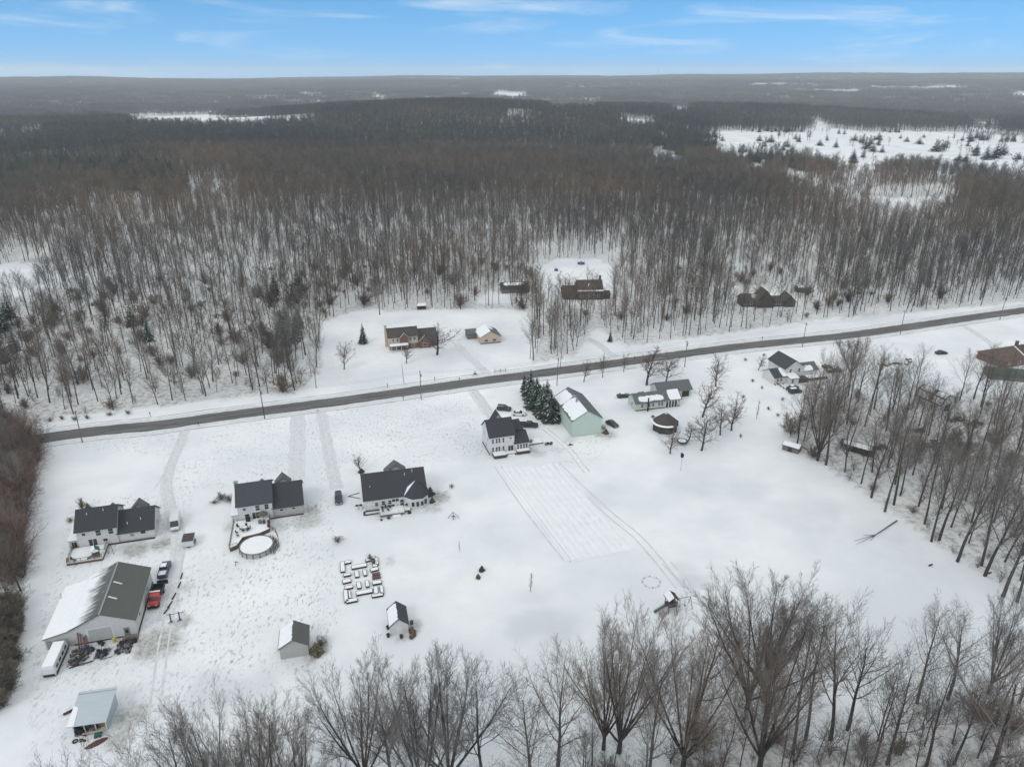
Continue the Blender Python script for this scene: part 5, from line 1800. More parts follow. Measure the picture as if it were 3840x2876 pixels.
MB().ring(0, 0, [(.01, 1.24), (3.54, 1.24)], 40).build('pool_cover', 'roof_snow', t)
for i in range(16):
    a = i * 2 * math.pi / 16 + .1
    MB().bar((3.78 * math.cos(a), 3.78 * math.sin(a), -.05), (3.78 * math.cos(a), 3.78 * math.sin(a), 1.22), .07).build('upright', 'wood_dark', t)
p = thing('snowy_bush_row', 'dark brush growing along the right side of the round pool', 'bush', pcx + 4.6, pcy + 1.6, 0)
mb = MB(); rr = random.Random(8)
for _ in range(140):
    a = rr.uniform(-.5, 1.3); r0 = rr.uniform(3.9, 4.9)
    x = r0 * math.cos(a) - 4.6; y = r0 * math.sin(a) - 1.6
    mb.bar((x, y, 0), (x + rr.uniform(-.4, .4), y + rr.uniform(-.4, .4), rr.uniform(.3, 1.1)), .035, 3)
mb.build('stems', 'twig_brown', p)
p.name = 'brush'
# deck furniture
t = thing('patio_table', 'round dark patio table under snow on the pool deck', 'table', *PL(1.7, -4.6), 0, z=1.05)
MB().ring(0, 0, [(.01, .68), (.62, .68), (.62, .73), (.01, .73)], 14).build('tabletop', 'black', t)
MB().ring(0, 0, [(.01, .735), (.5, .735), (.4, .8), (.01, .82)], 14).build('snow', 'roof_snow', t)
MB().bar((0, 0, 0), (0, 0, .68), .06).build('leg', 'black', t)


def chair(x, y, ang, label, m='black', z=1.05):
    p = thing('patio_chair', label, 'chair', x, y, ang, z=z)
    MB().box(-.25, .25, -.25, .25, .40, .46).build('seat', m, p)
    MB().box(-.25, .25, .21, .27, .46, 1.0).build('backrest', m, p)
    for a in (-.22, .22):
        for b in (-.22, .22): MB().bar((a, b, 0), (a, b, .4), .028).build('leg', m, p)
    return p


labs = ['black patio chair right of the round patio table', 'black patio chair below right of the round patio table', 'black patio chair on the pool side of the patio table',
        'black patio chair left of the round patio table', 'black patio chair on the house side of the patio table']
for i, a in enumerate([-10, -55, -110, -175, 80]):
    x, y = PL(1.7 + 1.0 * math.cos(R(a)), -4.6 + 1.0 * math.sin(R(a)))
    chair(x, y, a - 90 + 16, labs[i])
chair(*PL(0.0, -3.3), 60, 'black lounge chair by the left railing of the pool deck')
chair(*PL(-.1, -5.9), 90, 'dark chair by the left railing halfway down the pool deck')
chair(*PL(.2, -7.2), 110, 'low dark chair near the pool end of the deck', 'wood_dark')
t = thing('grill', 'dark covered grill standing at the patio door of the pool house', 'grill', *PL(2.2, -1.2), 16, z=1.05)
MB().box(-.5, .5, -.3, .3, .15, 1.0).build('body', 'black', t); MB().bar((-.5, 0, 1.0), (.5, 0, 1.0), .3, 8).build('lid', 'black', t)
t = thing('patio_umbrella', 'brown and green closed gazebo umbrella at the house wall above the deck', 'umbrella', *PL(5.7, -1.3), 16, z=1.05)
MB().bar((0, 0, 0), (0, 0, 2.3), .05).build('pole', 'wood', t)
MB().ring(0, 0, [(1.3, 1.55), (.9, 1.85), (.05, 2.35)], 8).build('canopy', 'olive', t)
for i, (x, y, mm, lab) in enumerate([(5.0, -2.9, 'junk_grey', 'teal grey storage bin on the pool deck below the umbrella'), (5.9, -3.1, 'wood', 'brown storage bin beside the grey one on the pool deck'),
                                     (7.0, -3.3, 'paint_maroon', 'maroon covered grill on the right edge of the pool deck'), (7.0, -4.9, 'paint_maroon', 'small maroon box below the maroon grill')]):
    p = thing('storage_bin', lab, 'bin', *PL(x, y), 10 * i, z=1.05)
    MB().box(-.3, .3, -.3, .3, 0, .85 - .1 * i).build('body', mm, p); MB().box(-.33, .33, -.33, .33, .86 - .1 * i, .93 - .1 * i).build('lid', mm, p)
t = thing('yard_post', 'thin dark post with a wire basket below the round pool', 'post', -61.4, 131.3, 0)
MB().bar((0, 0, 0), (0, 0, 1.2), .06).build('pole', 'black', t); MB().box(.05, .6, -.05, .05, .9, 1.05).build('sign', 'black', t)

# house 3 with turret --------------------------------------------------
t = thing('ranch_house', 'long white house with one big dark roof and a turret at its right corner', 'house', -36.6, 152.7, 14)
gable(t, 0, 15.4, 0, 12.4, 3.45, 7.3)
gable(t, 6.2, 11.4, 12.42, 14.8, 3.2, 5.4, 'y', roof='shingle_lt', name_wall='gable_wall', name_roof='gable_roof')
tx, ty = 12.9, .9
mb = MB(); mb.ring(tx, ty, [(3.1, -.2), (3.1, 3.3)], 8, R(22.5), R(382.5)); mb.build('turret_wall', 'white_siding', t)
tr = MB().ring(tx, ty, [(3.45, 3.2), (3.45, 3.34), (.02, 6.7)], 8, R(22.5), R(382.5)).build('turret_roof', 'shingle', t)
a0, a1 = R(157.5), R(202.5)
mb = MB(); P_ = [(tx + 3.4 * math.cos(a0), ty + 3.4 * math.sin(a0), 3.43), (tx + 3.4 * math.cos(a1), ty + 3.4 * math.sin(a1), 3.43), (tx, ty, 6.78)]
mb.slab([P_[1], P_[0], P_[2]], .05).build('snow', 'roof_snow', tr)
for a in (-112, -90, -68, -45):
    c_ = MB(); q = Matrix.Translation((tx, ty, 0)) @ Matrix.Rotation(R(a), 4, 'Z')
    c_.box(2.88, 3.15 if a in (-90, -45) else 3.13, -.32, .32, 1.0, 2.2, q)
    c_.build('turret_window', 'glass', t)
for x, w_, z, h_ in [(2.9, .7, 1.3, 1.0), (4.6, .8, 1.4, 1.1), (6.2, .8, 1.4, 1.1)]: window(t, 'F', x, z, w_, h_, 0)
window(t, 'F', 6.4, .3, 1.8, .9, 0, panes=3); window(t, 'F', 7.6, 1.9, 1.7, .8, 0, panes=3)
window(t, 'F', 9.2, .4, .9, 1.9, 0, nm='patio_door'); window(t, 'F', 1.2, 1.4, .8, 1.0, 0, panes=1, pane='trim')
window(t, 'L', 4, 1.2, 1.0, 1.3, 0); window(t, 'R', 8, 1.2, 1.0, 1.3, 15.4)
MB().box(-.05, 3.5, -.12, -.02, -.2, .35).build('foundation', 'wood_dark', t)
vents(t, [(1.7, 2.8, 5.2), (12.6, 5.2, 7.1), (10.6, 4.6, 6.6)])


def TL(x, y): return loc(-36.6, 152.7, 14, x, y)


t = thing('patio_deck', 'white railed deck covered with snow behind the turreted house', 'deck', -36.6, 152.7, 14)
deck(t, 3.5, 9.4, -3.4, -.15, .6, 'wood_grey'); deck(t, 9.42, 11.0, -2.5, -.15, .45, 'wood_grey')
rails(t, [(3.5, -.3), (3.5, -3.4), (9.4, -3.4), (9.4, -2.5)], .6, m='trim')
for i in range(2): MB().box(6.4, 8.4, -3.9 - .35 * i, -3.56 - .35 * i, -.1, .38 - .18 * i).build('step', 'roof_snow', t)
for i, (x, y, lab) in enumerate([(4.2, -1.2, 'dark chair at the left end of the white railed deck'), (5.1, -.8, 'second dark chair from the left on the white railed deck'),
                                 (6.1, -1.0, 'dark chair in the middle of the white railed deck'), (4.3, -2.4, 'dark chair in the outer corner of the white railed deck'),
                                 (5.6, -2.2, 'low dark chair before the two on the white railed deck'), (10.2, -1.0, 'dark chair beside the turret at the right end of the deck')]):
    chair(*TL(x, y), 40 * i, lab, 'wood_dark', .7)
for i, (x, y, s_, lab) in enumerate([(5.4, -4.3, .45, 'dark round shrub below the left part of the white railed deck'), (3.6, -4.6, .35, 'small dark shrub at the outer left corner of the white railed deck'),
                                     (10.6, -3.2, .5, 'dark shrub between the deck and the turret')]):
    conifer('shrub', *TL(x, y), s_ * 2, lab, name='shrub')
t = thing('low_wall', 'dark retaining wall with snow at the left corner of the turreted house', 'wall', *TL(0, 0), 14)
MB().bar((-.3, -.2, .2), (-.3, -1.7, .2), .22).bar((-.3, -1.7, .2), (3.2, -1.6, .2), .18).build('stone', 'wood_dark', t)
for i, (x, lab) in enumerate([(-1.9, 'left one of two round dark topped bins at the left end of the turreted house'), (-1.0, 'right one of two round dark topped bins at the left end of the turreted house')]):
    p = thing('storage_tank', lab, 'tank', *TL(x, 1.7), 0)
    MB().ring(0, 0, [(.45, 0), (.45, 1.1)], 12).build('body', 'trim', p); MB().ring(0, 0, [(.46, 1.1), (.3, 1.25), (.01, 1.3)], 12).build('lid', 'black', p)
p = thing('garden_border', 'pointed stone border in the snow at the left side of the turreted house', 'border', *TL(-2.6, 8.4), 14)
MB().bar((-1.3, 0, .1), (1.6, 1.0, .1), .12).bar((-1.3, 0, .1), (1.7, -1.9, .1), .12).build('edging', 'wood_grey', p)
car('suv', -44.4, 158.0, -76, 'dark jeep parked on the snow left of the turreted house', 'paint_dark', 'parked_jeep', 'jeep')

# house 4 --------------------------------------------------------------
t = thing('two_storey_house', 'tall grey white house with rows of narrow windows and a brown skirted deck', 'house', -6.3, 181.8, 17)
gable(t, 0, 7.3, 0, 8.4, 5.9, 9.3)
gable(t, 2.7, 6.9, 8.42, 10.8, 5.6, 9.0, 'y', name_wall='gable_wall', name_roof='gable_roof')
shedroof(t, 7.32, 10.9, 3.6, 8.2, 5.2, 6.3, wall='white_siding')
shedroof(t, 7.32, 11.6, -.3, 3.58, 2.9, 4.9, wall='white_siding')
for x in (.9, 2.0, 2.8, 4.0): window(t, 'F', x, 3.7, .5, 1.35, 0); window(t, 'F', x, .8, .55, 1.6, 0)
window(t, 'F', 6.2, 4.4, .5, .5, 0, panes=1); window(t, 'F', 6.2, .3, 1.5, 2.0, 0, panes=3, nm='patio_door')
for x in (8.3, 9.2, 10.1, 10.9): window(t, 'F', x, .8, .55, 1.6, -.3)
for y, z in ((2, 3.6), (6, 3.6), (4, .9)): window(t, 'L', y, z, .7, 1.2, 0)
MB().box(-.06, 0, 0, 8.4, -.2, .5).build('foundation', 'wood_dark', t)


def HL(x, y): return loc(-6.3, 181.8, 17, x, y)


t = thing('sun_deck', 'brown skirted deck in two parts with snow on top before the tall grey white house', 'deck', -6.3, 181.8, 17)
deck(t, .6, 4.2, -2.6, -.1, 1.0, 'brown_wall'); deck(t, 7.6, 11.4, -2.0, -.45, 1.0, 'brown_wall')
deck(t, 4.3, 7.5, -1.7, -.1, .6, 'wood_grey')
for i in range(2): MB().box(4.8, 6.8, -2.1 - .35 * i, -1.78 - .35 * i, -.1, .42 - .2 * i).build('step', 'roof_snow', t)
rails(t, [(11.6, -2.0), (11.6, -.5)], 1.0, .8, 'wood_grey')
MB().box(12.0, 17.0, 2.4, 5.8, -.1, .35).build('patio', 'wood_grey', t); MB().box(12.1, 16.9, 2.5, 5.7, .352, .48).build('snow', 'roof_snow', t)
car('suv', -2.6, 212.3, -12, 'dark suv parked furthest behind the tall grey white house', 'paint_dark', 'parked_suv', 'car')
car('sedan', 2.2, 208.6, -6, 'snow covered silver car behind the tall grey white house', 'paint_white', 'parked_car', 'car', True)
car('pickup', 5.2, 200.2, -4, 'dark pickup parked right of the tall grey white house', 'paint_dark', 'pickup_truck', 'pickup')
junk(10.9, 188.6, 2.2, 1.2, .6, 'dark snowmobile parts lying on the snow right of the tall grey white house', ['black', 'junk_grey'], 31, 20, nm='yard_scrap')
junk(17.4, 188.0, 1.2, .5, .3, 'small dark lumps at the end of the drive near the green barn', ['black'], 32, 8, nm='yard_scrap')

# green barn -----------------------------------------------------------
t = thing('green_barn', 'tall pale green barn with one snowy and one grey roof slope', 'barn', 18.0, 193.0, 14.5)
gable(t, 0, 9.4, 0, 18.0, 5.5, 8.3, 'y', 'green_siding', 'slate_green', .3)
ro = [c for c in t.children if c.name.startswith('roof')][-1]
pf = [(-.3, 5.46), (4.7, 8.42), (9.7, 5.46)]
roof_snow(ro, 'a', .0, .60, .07, .97, pf, -.3, 18.3, pty); roof_snow(ro, 'a', .61, .97, .05, .84, pf, -.3, 18.3, pty)
chimney(t, 3.9, 7.6, 7.0, 9.0, .5, 'steel')
MB().slab([(3.2, 11.0, 7.75), (4.6, 10.6, 8.55), (5.6, 11.4, 8.1), (4.4, 11.9, 8.6)], .08).build('ridge_flap', 'steel', ro)
window(t, 'R', 2.5, .1, 1.0, 2.0, 9.4, nm='door', panes=1, pane='door_grey'); panel(t, 'R', 9, .1, 3.6, 3.2, 9.4, 'door_grey', 'garage_door')
conifer('shrub', 28.6, 195.8, 1.6, 'brown shrub at the right foot of the green barn', name='shrub', wide=1.3)
t = thing('garden_cart', 'small dark cart at the right side of the green barn', 'cart', 28.2, 199.0, 20)
MB().box(-.5, .5, -.8, .8, .4, .9).build('tub', 'steel', t); wheels(t, (0,), .5, .25)
car('sedan', 31.2, 201.2, -55, 'dark car parked right of the green barn', 'paint_dark', 'parked_car', 'car')

# green ranch ----------------------------------------------------------
t = thing('ranch_house', 'low pale green house with two snow patches on its grey roof', 'house', 40.1, 211.4, 14.8)
gable(t, 0, 15.8, 0, 6.2, 2.85, 4.9, 'x', 'pale_green', 'slate_green', .4,
      snow=[('a', .10, .62, .12, .62), ('a', .73, .98, .02, .96)])
for i, x in enumerate((10.4, 11.5, 12.5, 13.5, 14.6, 15.6)): MB().box(x - .09, x + .09, -.32, -.14, -.1, 2.6).build('porch_post', 'trim', t)
for x in (2.2, 4.6, 6.1, 8.2, 9.3): window(t, 'F', x, 1.0, .7, 1.1, 0)
for x in (11.0, 12.0, 13.0, 14.1): panel(t, 'F', x, .1, .8, 2.0, 0, 'glass', 'porch_window')
window(t, 'L', 3, 1.0, 1.0, 1.0, 0)
MB().box(0, 15.8, -.08, -.01, -.2, .3).build('foundation', 'wood_dark', t)
chimney(t, 3.8, -1.0, -.1, 4.6, .35, 'black')
gable(t, 11.0, 23.0, 6.4, 12.8, 2.85, 4.9, 'x', 'pale_green', 'slate_green', .4, name_wall='garage_wall', name_roof='garage_roof')
panel(t, 'F', 21.0, .1, 2.6, 2.1, 6.4, 'wood_dark', 'garage_door')
for i, (x, y, kd, lab) in enumerate([(37.8, 222.6, 'sedan', 'snow topped dark car at the left behind the low green house'), (45.0, 223.8, 'sedan', 'second snow topped car behind the low green house')]):
    car(kd, x, y, 10 + 160 * i, lab, 'paint_dark', 'parked_car', 'car', True)
t = thing('wood_stove_flue', 'dark boiler with a tall flue behind the low green house', 'boiler', 50.8, 223.5, 0)
MB().box(-.6, .6, -.6, .6, 0, 1.6).build('body', 'wood_dark', t); MB().bar((0, 0, 1.6), (0, 0, 3.4), .22, 8).build('flue', 'black', t)
t = thing('fire_pit', 'small round dark fire pit before the low green house', 'fire pit', 44.9, 206.7, 0)
MB().ring(0, 0, [(.5, 0), (.6, .6), (.5, .62), (.4, .3)], 10).build('bowl', 'junk_grey', t)

# octagonal log pavilion ----------------------------------------------
t = thing('round_pavilion', 'brown eight sided log pavilion with a ring of snow on its roof', 'pavilion', 47.0, 198.4, 10)
MB().ring(0, 0, [(3.7, -.2), (3.7, 2.5)], 8).build('wall', 'brown_wall', t)
for i in range(8):
    a = R(45 * i); MB().bar((3.74 * math.cos(a), 3.74 * math.sin(a), -.1), (3.74 * math.cos(a), 3.74 * math.sin(a), 2.5), .13, 6).build('corner_post', 'wood_dark', t)
    for zz_ in (.7, 1.5):
        b = R(45 * (i + 1)); q0 = Vector((3.76 * math.cos(a), 3.76 * math.sin(a), zz_)); q1 = Vector((3.76 * math.cos(b), 3.76 * math.sin(b), zz_))
        MB().bar(q0, q1, .07).build('rail', 'wood_dark', t)
ro = MB().ring(0, 0, [(4.3, 2.35), (4.3, 2.48), (1.0, 5.2), (.02, 5.5)], 8).build('roof', 'shingle_brown', t)
MB().ring(0, 0, [(4.25, 2.60), (4.2, 2.64), (3.8, 2.98), (3.75, 2.95)], 10, R(120), R(285)).build('snow', 'roof_snow', ro)
MB().ring(0, 0, [(.4, 5.2), (.4, 6.1), (.02, 6.2)], 8).build('cupola', 'trim', t)
t = thing('trampoline', 'dark trampoline under the bare trees below the pavilion', 'trampoline', 50.4, 189.4, 0)
MB().ring(0, 0, [(1.7, .75), (1.7, .82), (.02, .80)], 18).build('mat', 'black', t)
MB().ring(0, 0, [(1.2, .83), (.02, .9)], 14).build('snow', 'roof_snow', t)
for i in range(6): MB().bar((1.6 * math.cos(i * 1.05), 1.6 * math.sin(i * 1.05), 0), (1.6 * math.cos(i * 1.05), 1.6 * math.sin(i * 1.05), .78), .04).build('leg', 'steel', t)
t = thing('bird_house', 'black bird house on a tall thin pole standing in the open snow', 'bird house', *crop(4.022, 2300, 1400)(1015, 1470), 0)
MB().bar((0, 0, 0), (0, 0, 4.3), .06, 6).build('pole', 'steel', t); MB().box(-.35, .35, -.35, .35, 4.3, 5.1).build('house', 'black', t)
MB().prism([(-.45, 5.1), (.45, 5.1), (0, 5.5)], -.45, .45).build('roof', 'black', t)

# white farmhouse ------------------------------------------------------
t = thing('farmhouse', 'rambling white farmhouse with several dark roofs and a brown porch skirt', 'house', 97.2, 234.1, 16)
gable(t, 0, 7.8, 2.0, 12.0, 5.0, 7.6, 'y', 'white_siding', 'shingle_b', .35)
window(t, 'F', 2.2, 3.2, .8, 1.3, 2.0); window(t, 'F', 5.8, 3.2, .8, 1.3, 2.0)
gable(t, -5.0, -.02, .6, 7.6, 2.7, 4.6, 'x', 'white_siding', 'shingle_b', .35, snow=[('a', .62, .98, .05, .95)], name_wall='wing_wall', name_roof='wing_roof')
window(t, 'F', -3.6, .9, .7, 1.1, .6); window(t, 'F', -2.2, .9, .7, 1.1, .6)
shedroof(t, 0.1, 3.5, -1.5, 1.96, 2.4, 3.1, roof='shingle_b', wall='white_siding', snow=True)
window(t, 'F', 1.0, .8, .8, 1.3, -1.5)
gable(t, 7.82, 14.5, 3.0, 9.0, 2.8, 4.7, 'x', 'white_siding', 'slate_green', .35, name_wall='wing_wall', name_roof='wing_roof', snow=[('a', .05, .7, .02, .6)])
MB().box(3.6, 8.2, -.8, 1.9, -.1, 1.5).build('porch_skirt', 'shingle_red', t); MB().box(8.22, 16.5, -.2, 2.9, -.1, 1.1).build('deck_skirt', 'wood', t)
MB().box(8.3, 16.4, -.1, 2.8, 1.102, 1.2).build('snow', 'roof_snow', t)
for x in (-4.8, -3.2, -1.6): MB().box(x, x + .1, -.3, .5, -.1, .4).build('step', 'wood_grey', t)
t = thing('low_fence', 'dark low retaining fence running past the farmhouse towards the wood', 'fence', *crop(5.53, 2800, 1300)(330, 590), 0)
A_ = Vector((*crop(5.53, 2800, 1300)(330, 590), 0)); 
B_ = Vector((*crop(5.53, 2800, 1300)(830, 920), 0)) - A_
for i in range(9):
    q = B_ * (i / 8); MB().bar(q, q + Vector((0, 0, .9)), .08).build('post', 'wood_dark', t)
    if i < 8: MB().bar(q + Vector((0, 0, .5)), B_ * ((i + 1) / 8) + Vector((0, 0, .5)), .13).build('rail', 'wood_dark', t)
for i, (px, py, kd, an, lab) in enumerate([(1000, 955, 'suv', 15, 'snow covered car below the white farmhouse beside the dark fence'), (950, 880, 'sedan', 25, 'snow covered car half hidden between the farmhouse and the dark fence'),
                                           (1690, 440, 'sedan', 5, 'snow topped car right behind the farmhouse'), (1800, 530, 'pickup', 5, 'dark pickup at the right end of the farmhouse'),
                                           (1780, 470, 'sedan', 5, 'snowy car between the pickup and the farmhouse wing')]):
    car(kd, *crop(5.53, 2800, 1300)(px, py), an, lab, 'paint_dark', 'parked_car' if kd != 'pickup' else 'pickup_truck', 'car' if kd != 'pickup' else 'pickup', True)

# far right brick house, green roofed shed, gambrel barn ---------------
R_ = crop(3.75, 3250, 1250)
t = thing('brick_house', 'red brick house with rust and grey roofs at the right edge of the picture', 'house', 182.5, 248.6, 19)
MB().box(0, 22, 0, 11, -.2, 2.8).build('wall', 'brick', t)
r_ = MB(); z0_, z1_ = 2.75, 5.6
r_.v = [(-.6, -.6, z0_), (11, -.6, z0_), (11, 5.5, z1_), (5.0, 5.5, z1_), (-.6, 11.6, z0_), (11, 11.6, z0_)]
r_.f = [(0, 1, 2, 3), (0, 3, 4), (3, 2, 5, 4), (0, 4, 5, 1)]
ro = r_.build('roof', 'rust_roof', t)
r_ = MB(); r_.v = [(11.01, -.6, z0_), (22.6, -.6, z0_), (22.6, 5.5, z1_), (11.01, 5.5, z1_), (11.01, 11.6, z0_), (22.6, 11.6, z0_)]
r_.f = [(0, 1, 2, 3), (3, 2, 5, 4), (1, 5, 2), (0, 3, 4), (0, 4, 5, 1)]
r_.build('roof', 'shingle_red', t, label='grey red part of the roof')
MB().slab([(10.6, -.5, 2.9), (11.2, -.5, 2.9), (11.2, 5.4, 5.68), (10.6, 5.4, 5.68)], .05).build('snow', 'roof_snow', ro)
for x in (3, 8, 14): window(t, 'F', x, .9, 1.2, 1.1, 0)
chimney(t, 14, 7, 3, 6.8, .9)
car('suv', *R_(1640, 345), 175, 'snow topped dark car at the left end of the red brick house', 'paint_dark', 'parked_car', 'car', True)
car('sedan', *R_(1045, 290), 8, 'lone dark car parked on the open snow by the road at the right', 'paint_dark', 'parked_car', 'car')
t = thing('green_shed', 'long dark green rounded roof shed below the red brick house', 'shed', *R_(1700, 640), -15)
pr = [(-.1 + 0, -.2)] + [(3.0 - 3.1 * math.cos(a), 1.4 + 1.9 * math.sin(a)) for a in [i * math.pi / 8 for i in range(9)]] + [(6.1, -.2)]
MB().prism(pr, 0.3, 17.0, 'x').build('wall', 'wood_grey', t)
pr2 = [(3.0 - 3.3 * math.cos(a), 1.45 + 2.05 * math.sin(a)) for a in [i * math.pi / 8 for i in range(9)]]
mb = MB()
for x in (0, 17.4):
    mb.v += [(x, a, z) for a, z in pr2]
mb.f = [(i, i + 1, 10 + i, 9 + i) for i in range(8)]
mb.build('roof', 'green_tarp', t)
t = thing('gambrel_barn', 'barn with a snow patched gambrel roof and dark edges among the bare trees', 'barn', *R_(1020, 1120), 22)
g_ = [(0, -.2), (6.2, -.2), (6.2, 2.6), (5.2, 4.6), (3.1, 5.7), (1.0, 4.6), (0, 2.6)]
MB().prism(g_, 0, 9.5, 'y').build('wall', 'trim', t)
ro = None
for i, (p0, p1) in enumerate([((-.25, 2.4), (.9, 4.72)), ((.9, 4.72), (3.1, 5.85)), ((3.1, 5.85), (5.3, 4.72)), ((5.3, 4.72), (6.45, 2.4))]):
    r_ = MB().slab([(p0[0], -.4, p0[1]), (p0[0], 9.9, p0[1]), (p1[0], 9.9, p1[1]), (p1[0], -.4, p1[1])], .08).build('roof', 'shingle', t)
    dx_, dz_ = p1[0] - p0[0], p1[1] - p0[1]
    for (s0, s1) in ((.0, 3.6), (5.0, 9.2)):
        a, b = (.12, .9)
        q = [(p0[0] + dx_ * a, s0, p0[1] + dz_ * a + .09), (p0[0] + dx_ * a, s1, p0[1] + dz_ * a + .09), (p0[0] + dx_ * b, s1, p0[1] + dz_ * b + .09), (p0[0] + dx_ * b, s0, p0[1] + dz_ * b + .09)]
        MB().slab(q, .06).build('snow', 'roof_snow', r_)
window(t, 'F', 3.1, 3.8, .6, .6, 0, panes=1)
panel(t, 'F', 3.1, 0, 2.6, 2.5, 0, 'wood_dark', 'barn_door')
rr = random.Random(3)
for i, (x, y) in enumerate([R_(240, 450), R_(280, 465), R_(330, 440), R_(380, 430), R_(430, 430), R_(470, 435), R_(560, 440), R_(600, 415), R_(570, 375), R_(600, 370)]):
    p = thing('stacked_pallet', ('first', 'second', 'third', 'fourth', 'fifth', 'sixth', 'seventh', 'eighth', 'upper left', 'upper right')[i] + ' straw bale from the left in the row on the open snow', 'bale', x, y, 15)
    MB().box(-.6, .6, -.4, .4, 0, .6 + .3 * rr.random()).build('bale', 'wood_grey', p)
    MB().box(-.6, .6, -.45, .45, 1.3, 1.38).build('snow', 'roof_snow', p); p.name = 'straw_bale'
    p.children[1].location.z = p.children[0].bound_box[1][2] - 1.3; p.children[1].scale = (.8, .8, 1)
F_ = crop(1.9404, 2700, 1150)
t = thing('garden_shed', 'small grey shed with a snow covered roof standing at the corner of the right wood', 'shed', *F_(450, 1040), -38)
gable(t, 0, 4.6, 0, 2.8, 1.7, 2.3, 'x', 'wood_grey', 'shingle', .25, snow=[('a', 0.02, .98, .04, .99), ('b', .02, .98, .04, .99)])
panel(t, 'F', 2.2, 0, 1.2, 1.5, 0, 'wood_dark', 'door')
t = thing('tin_shed', 'long low dark shed half hidden behind trunks in the right wood', 'shed', *F_(870, 1030), -38)
gable(t, 0, 9.0, 0, 3.0, 1.8, 2.6, 'x', 'wood_dark', 'shingle', .25, snow=[('a', 0.1, .9, .1, .9)])
for i, (px, py, w_, lab) in enumerate([(1550, 950, 3.5, 'large dark brush pile in the right wood below the gambrel barn'), (1720, 770, 3.0, 'dark brush pile just below the gambrel barn'), (1450, 850, 1.6, 'small dark brush pile left of the large one in the right wood'),
                                       (1170, 970, 1.8, 'dark brush pile behind the long low shed'), (1860, 800, 2.6, 'brush pile right of the gambrel barn')]):
    x, y = F_(px, py + 60)
    junk(x, y, w_ * 2, w_, 1.5, lab, ['wood_dark', 'wood'], 70 + i, 80, nm='brush_pile', cat='brush pile')
# fallen branch on the snow
x0_, y0_ = crop(1.651, 2500, 1900)(1425, 90)
t = thing('fallen_tree', 'long bare fallen tree lying on the snow at the rim of the right wood', 'tree', x0_, y0_, 0)
P = [Vector((*crop(1.651, 2500, 1900)(a, b), .25)) - Vector((x0_, y0_, 0)) for a, b in ((1425, 90), (1290, 180), (1160, 215), (1260, 215), (1170, 240), (1215, 180))]
MB().bar(P[0], P[1], .17, 6, .1).build('trunk', 'bark', t)
for a, b in ((1, 2), (1, 3), (1, 4), (1, 5)): MB().bar(P[a], P[b], .07, 5, .03).build('branch', 'bark', t)
for i, (a, b, lab) in enumerate([(1635, 365, 'short dark log on the snow between the woods at the right'), (2000, 415, 'dark stump at the foot of the wood rim')]):
    p = thing('stump', lab, 'stump', *crop(1.651, 2500, 1900)(a, b), 20)
    MB().bar((-.5, 0, .2), (.5, .1, .25), .22, 7, .15).build('trunk', 'wood_dark', p)

# sheds ----------------------------------------------------------------
t = thing('garden_shed', 'grey shed with a brown grey roof, one slope white with snow', 'shed', -43.1, 103.3, 13)
gable(t, 0, 5.1, 0, 5.0, 2.6, 4.2, 'y', 'grey_siding', 'barn_roof', .25, snow=[('a', .02, .98, .04, .94)])
window(t, 'L', 2.5, 1.0, .8, .8, 0)
t = thing('garden_shed', 'small white shed with a dark roof, its left slope under snow, with flower pots', 'shed', -23.6, 109.5, 14)
gable(t, 0, 3.5, 0, 5.0, 2.3, 3.8, 'y', 'white_siding', 'shingle_b', .22, snow=[('a', .02, .93, .03, .95)])
panel(t, 'F', 1.75, .1, 1.3, 1.8, 0, 'trim', 'door')
for i, (x, y, mm, lab) in enumerate([(-24.4, 111.4, 'black', 'dark pot left of the small white shed'), (-24.0, 109.2, 'black', 'dark bin at the front left corner of the small white shed'), (-21.4, 108.9, 'wood_dark', 'dark heap before the door of the small white shed'),
                                     (-19.6, 111.0, 'brick', 'reddish pot stack at the right wall of the small white shed'), (-19.9, 112.8, 'wood', 'brown stack further back along the right wall of the small white shed')]):
    p = thing('flower_pot', lab, 'pot', x, y, 0); MB().ring(0, 0, [(.01, 0), (.25, 0), (.38, .7), (.3, .7), (.02, .6)], 10).build('pot', mm, p)
junk(-19.5, 110.0, 1.0, 2.6, .7, 'reddish brown clutter along the right wall of the small white shed', ['junk_rust', 'wood'], 41, 30)
conifer('shrub', -36.9, 105.0, 2.6, 'dark olive bush growing against the right wall of the grey shed', name='shrub', wide=1.1)
tree('bush', -36.4, 106.6, 2.4, 'twiggy brush behind the olive bush at the grey shed', 'bush', name='bush')
# open lean-to
t = thing('open_lean_to', 'open fronted lean-to with a pale blue grey metal roof and plywood inside', 'shed', -72.2, 86.6, 11)
ro = MB().slab([(-.6, -.5, 2.35), (5.4, -.5, 2.35), (5.4, 5.8, 3.25), (-.6, 5.8, 3.25)], .1).build('roof', 'tin_roof', t)
MB().box(-.6, 5.5, 5.6, 6.1, 3.26, 3.34).build('ridge_cap', 'tin_roof', ro)
MB().slab([(-.6, -.5, 2.41), (.5, -.5, 2.41), (.2, 3, 2.91), (-.6, 3.4, 2.97)], .05).build('snow', 'roof_snow', ro)
MB().box(0, 5.1, 5.4, 5.5, -.1, 3.0).build('back_wall', 'barn_metal', t)
MB().prism([(0.2, -.1), (5.5, -.1), (5.5, 3.0), (0.2, 2.2)], 5.0, 5.1, 'x').build('side_wall', 'tin_roof', t)
MB().prism([(0.2, -.1), (5.5, -.1), (5.5, 3.0), (0.2, 2.2)], 0, .08, 'x').build('side_wall', 'tin_roof', t)
for x in (0.06, 1.7, 3.4, 5.0): MB().bar((x, 0, -.1), (x, 0, 2.3), .09).build('post', 'trim', t)
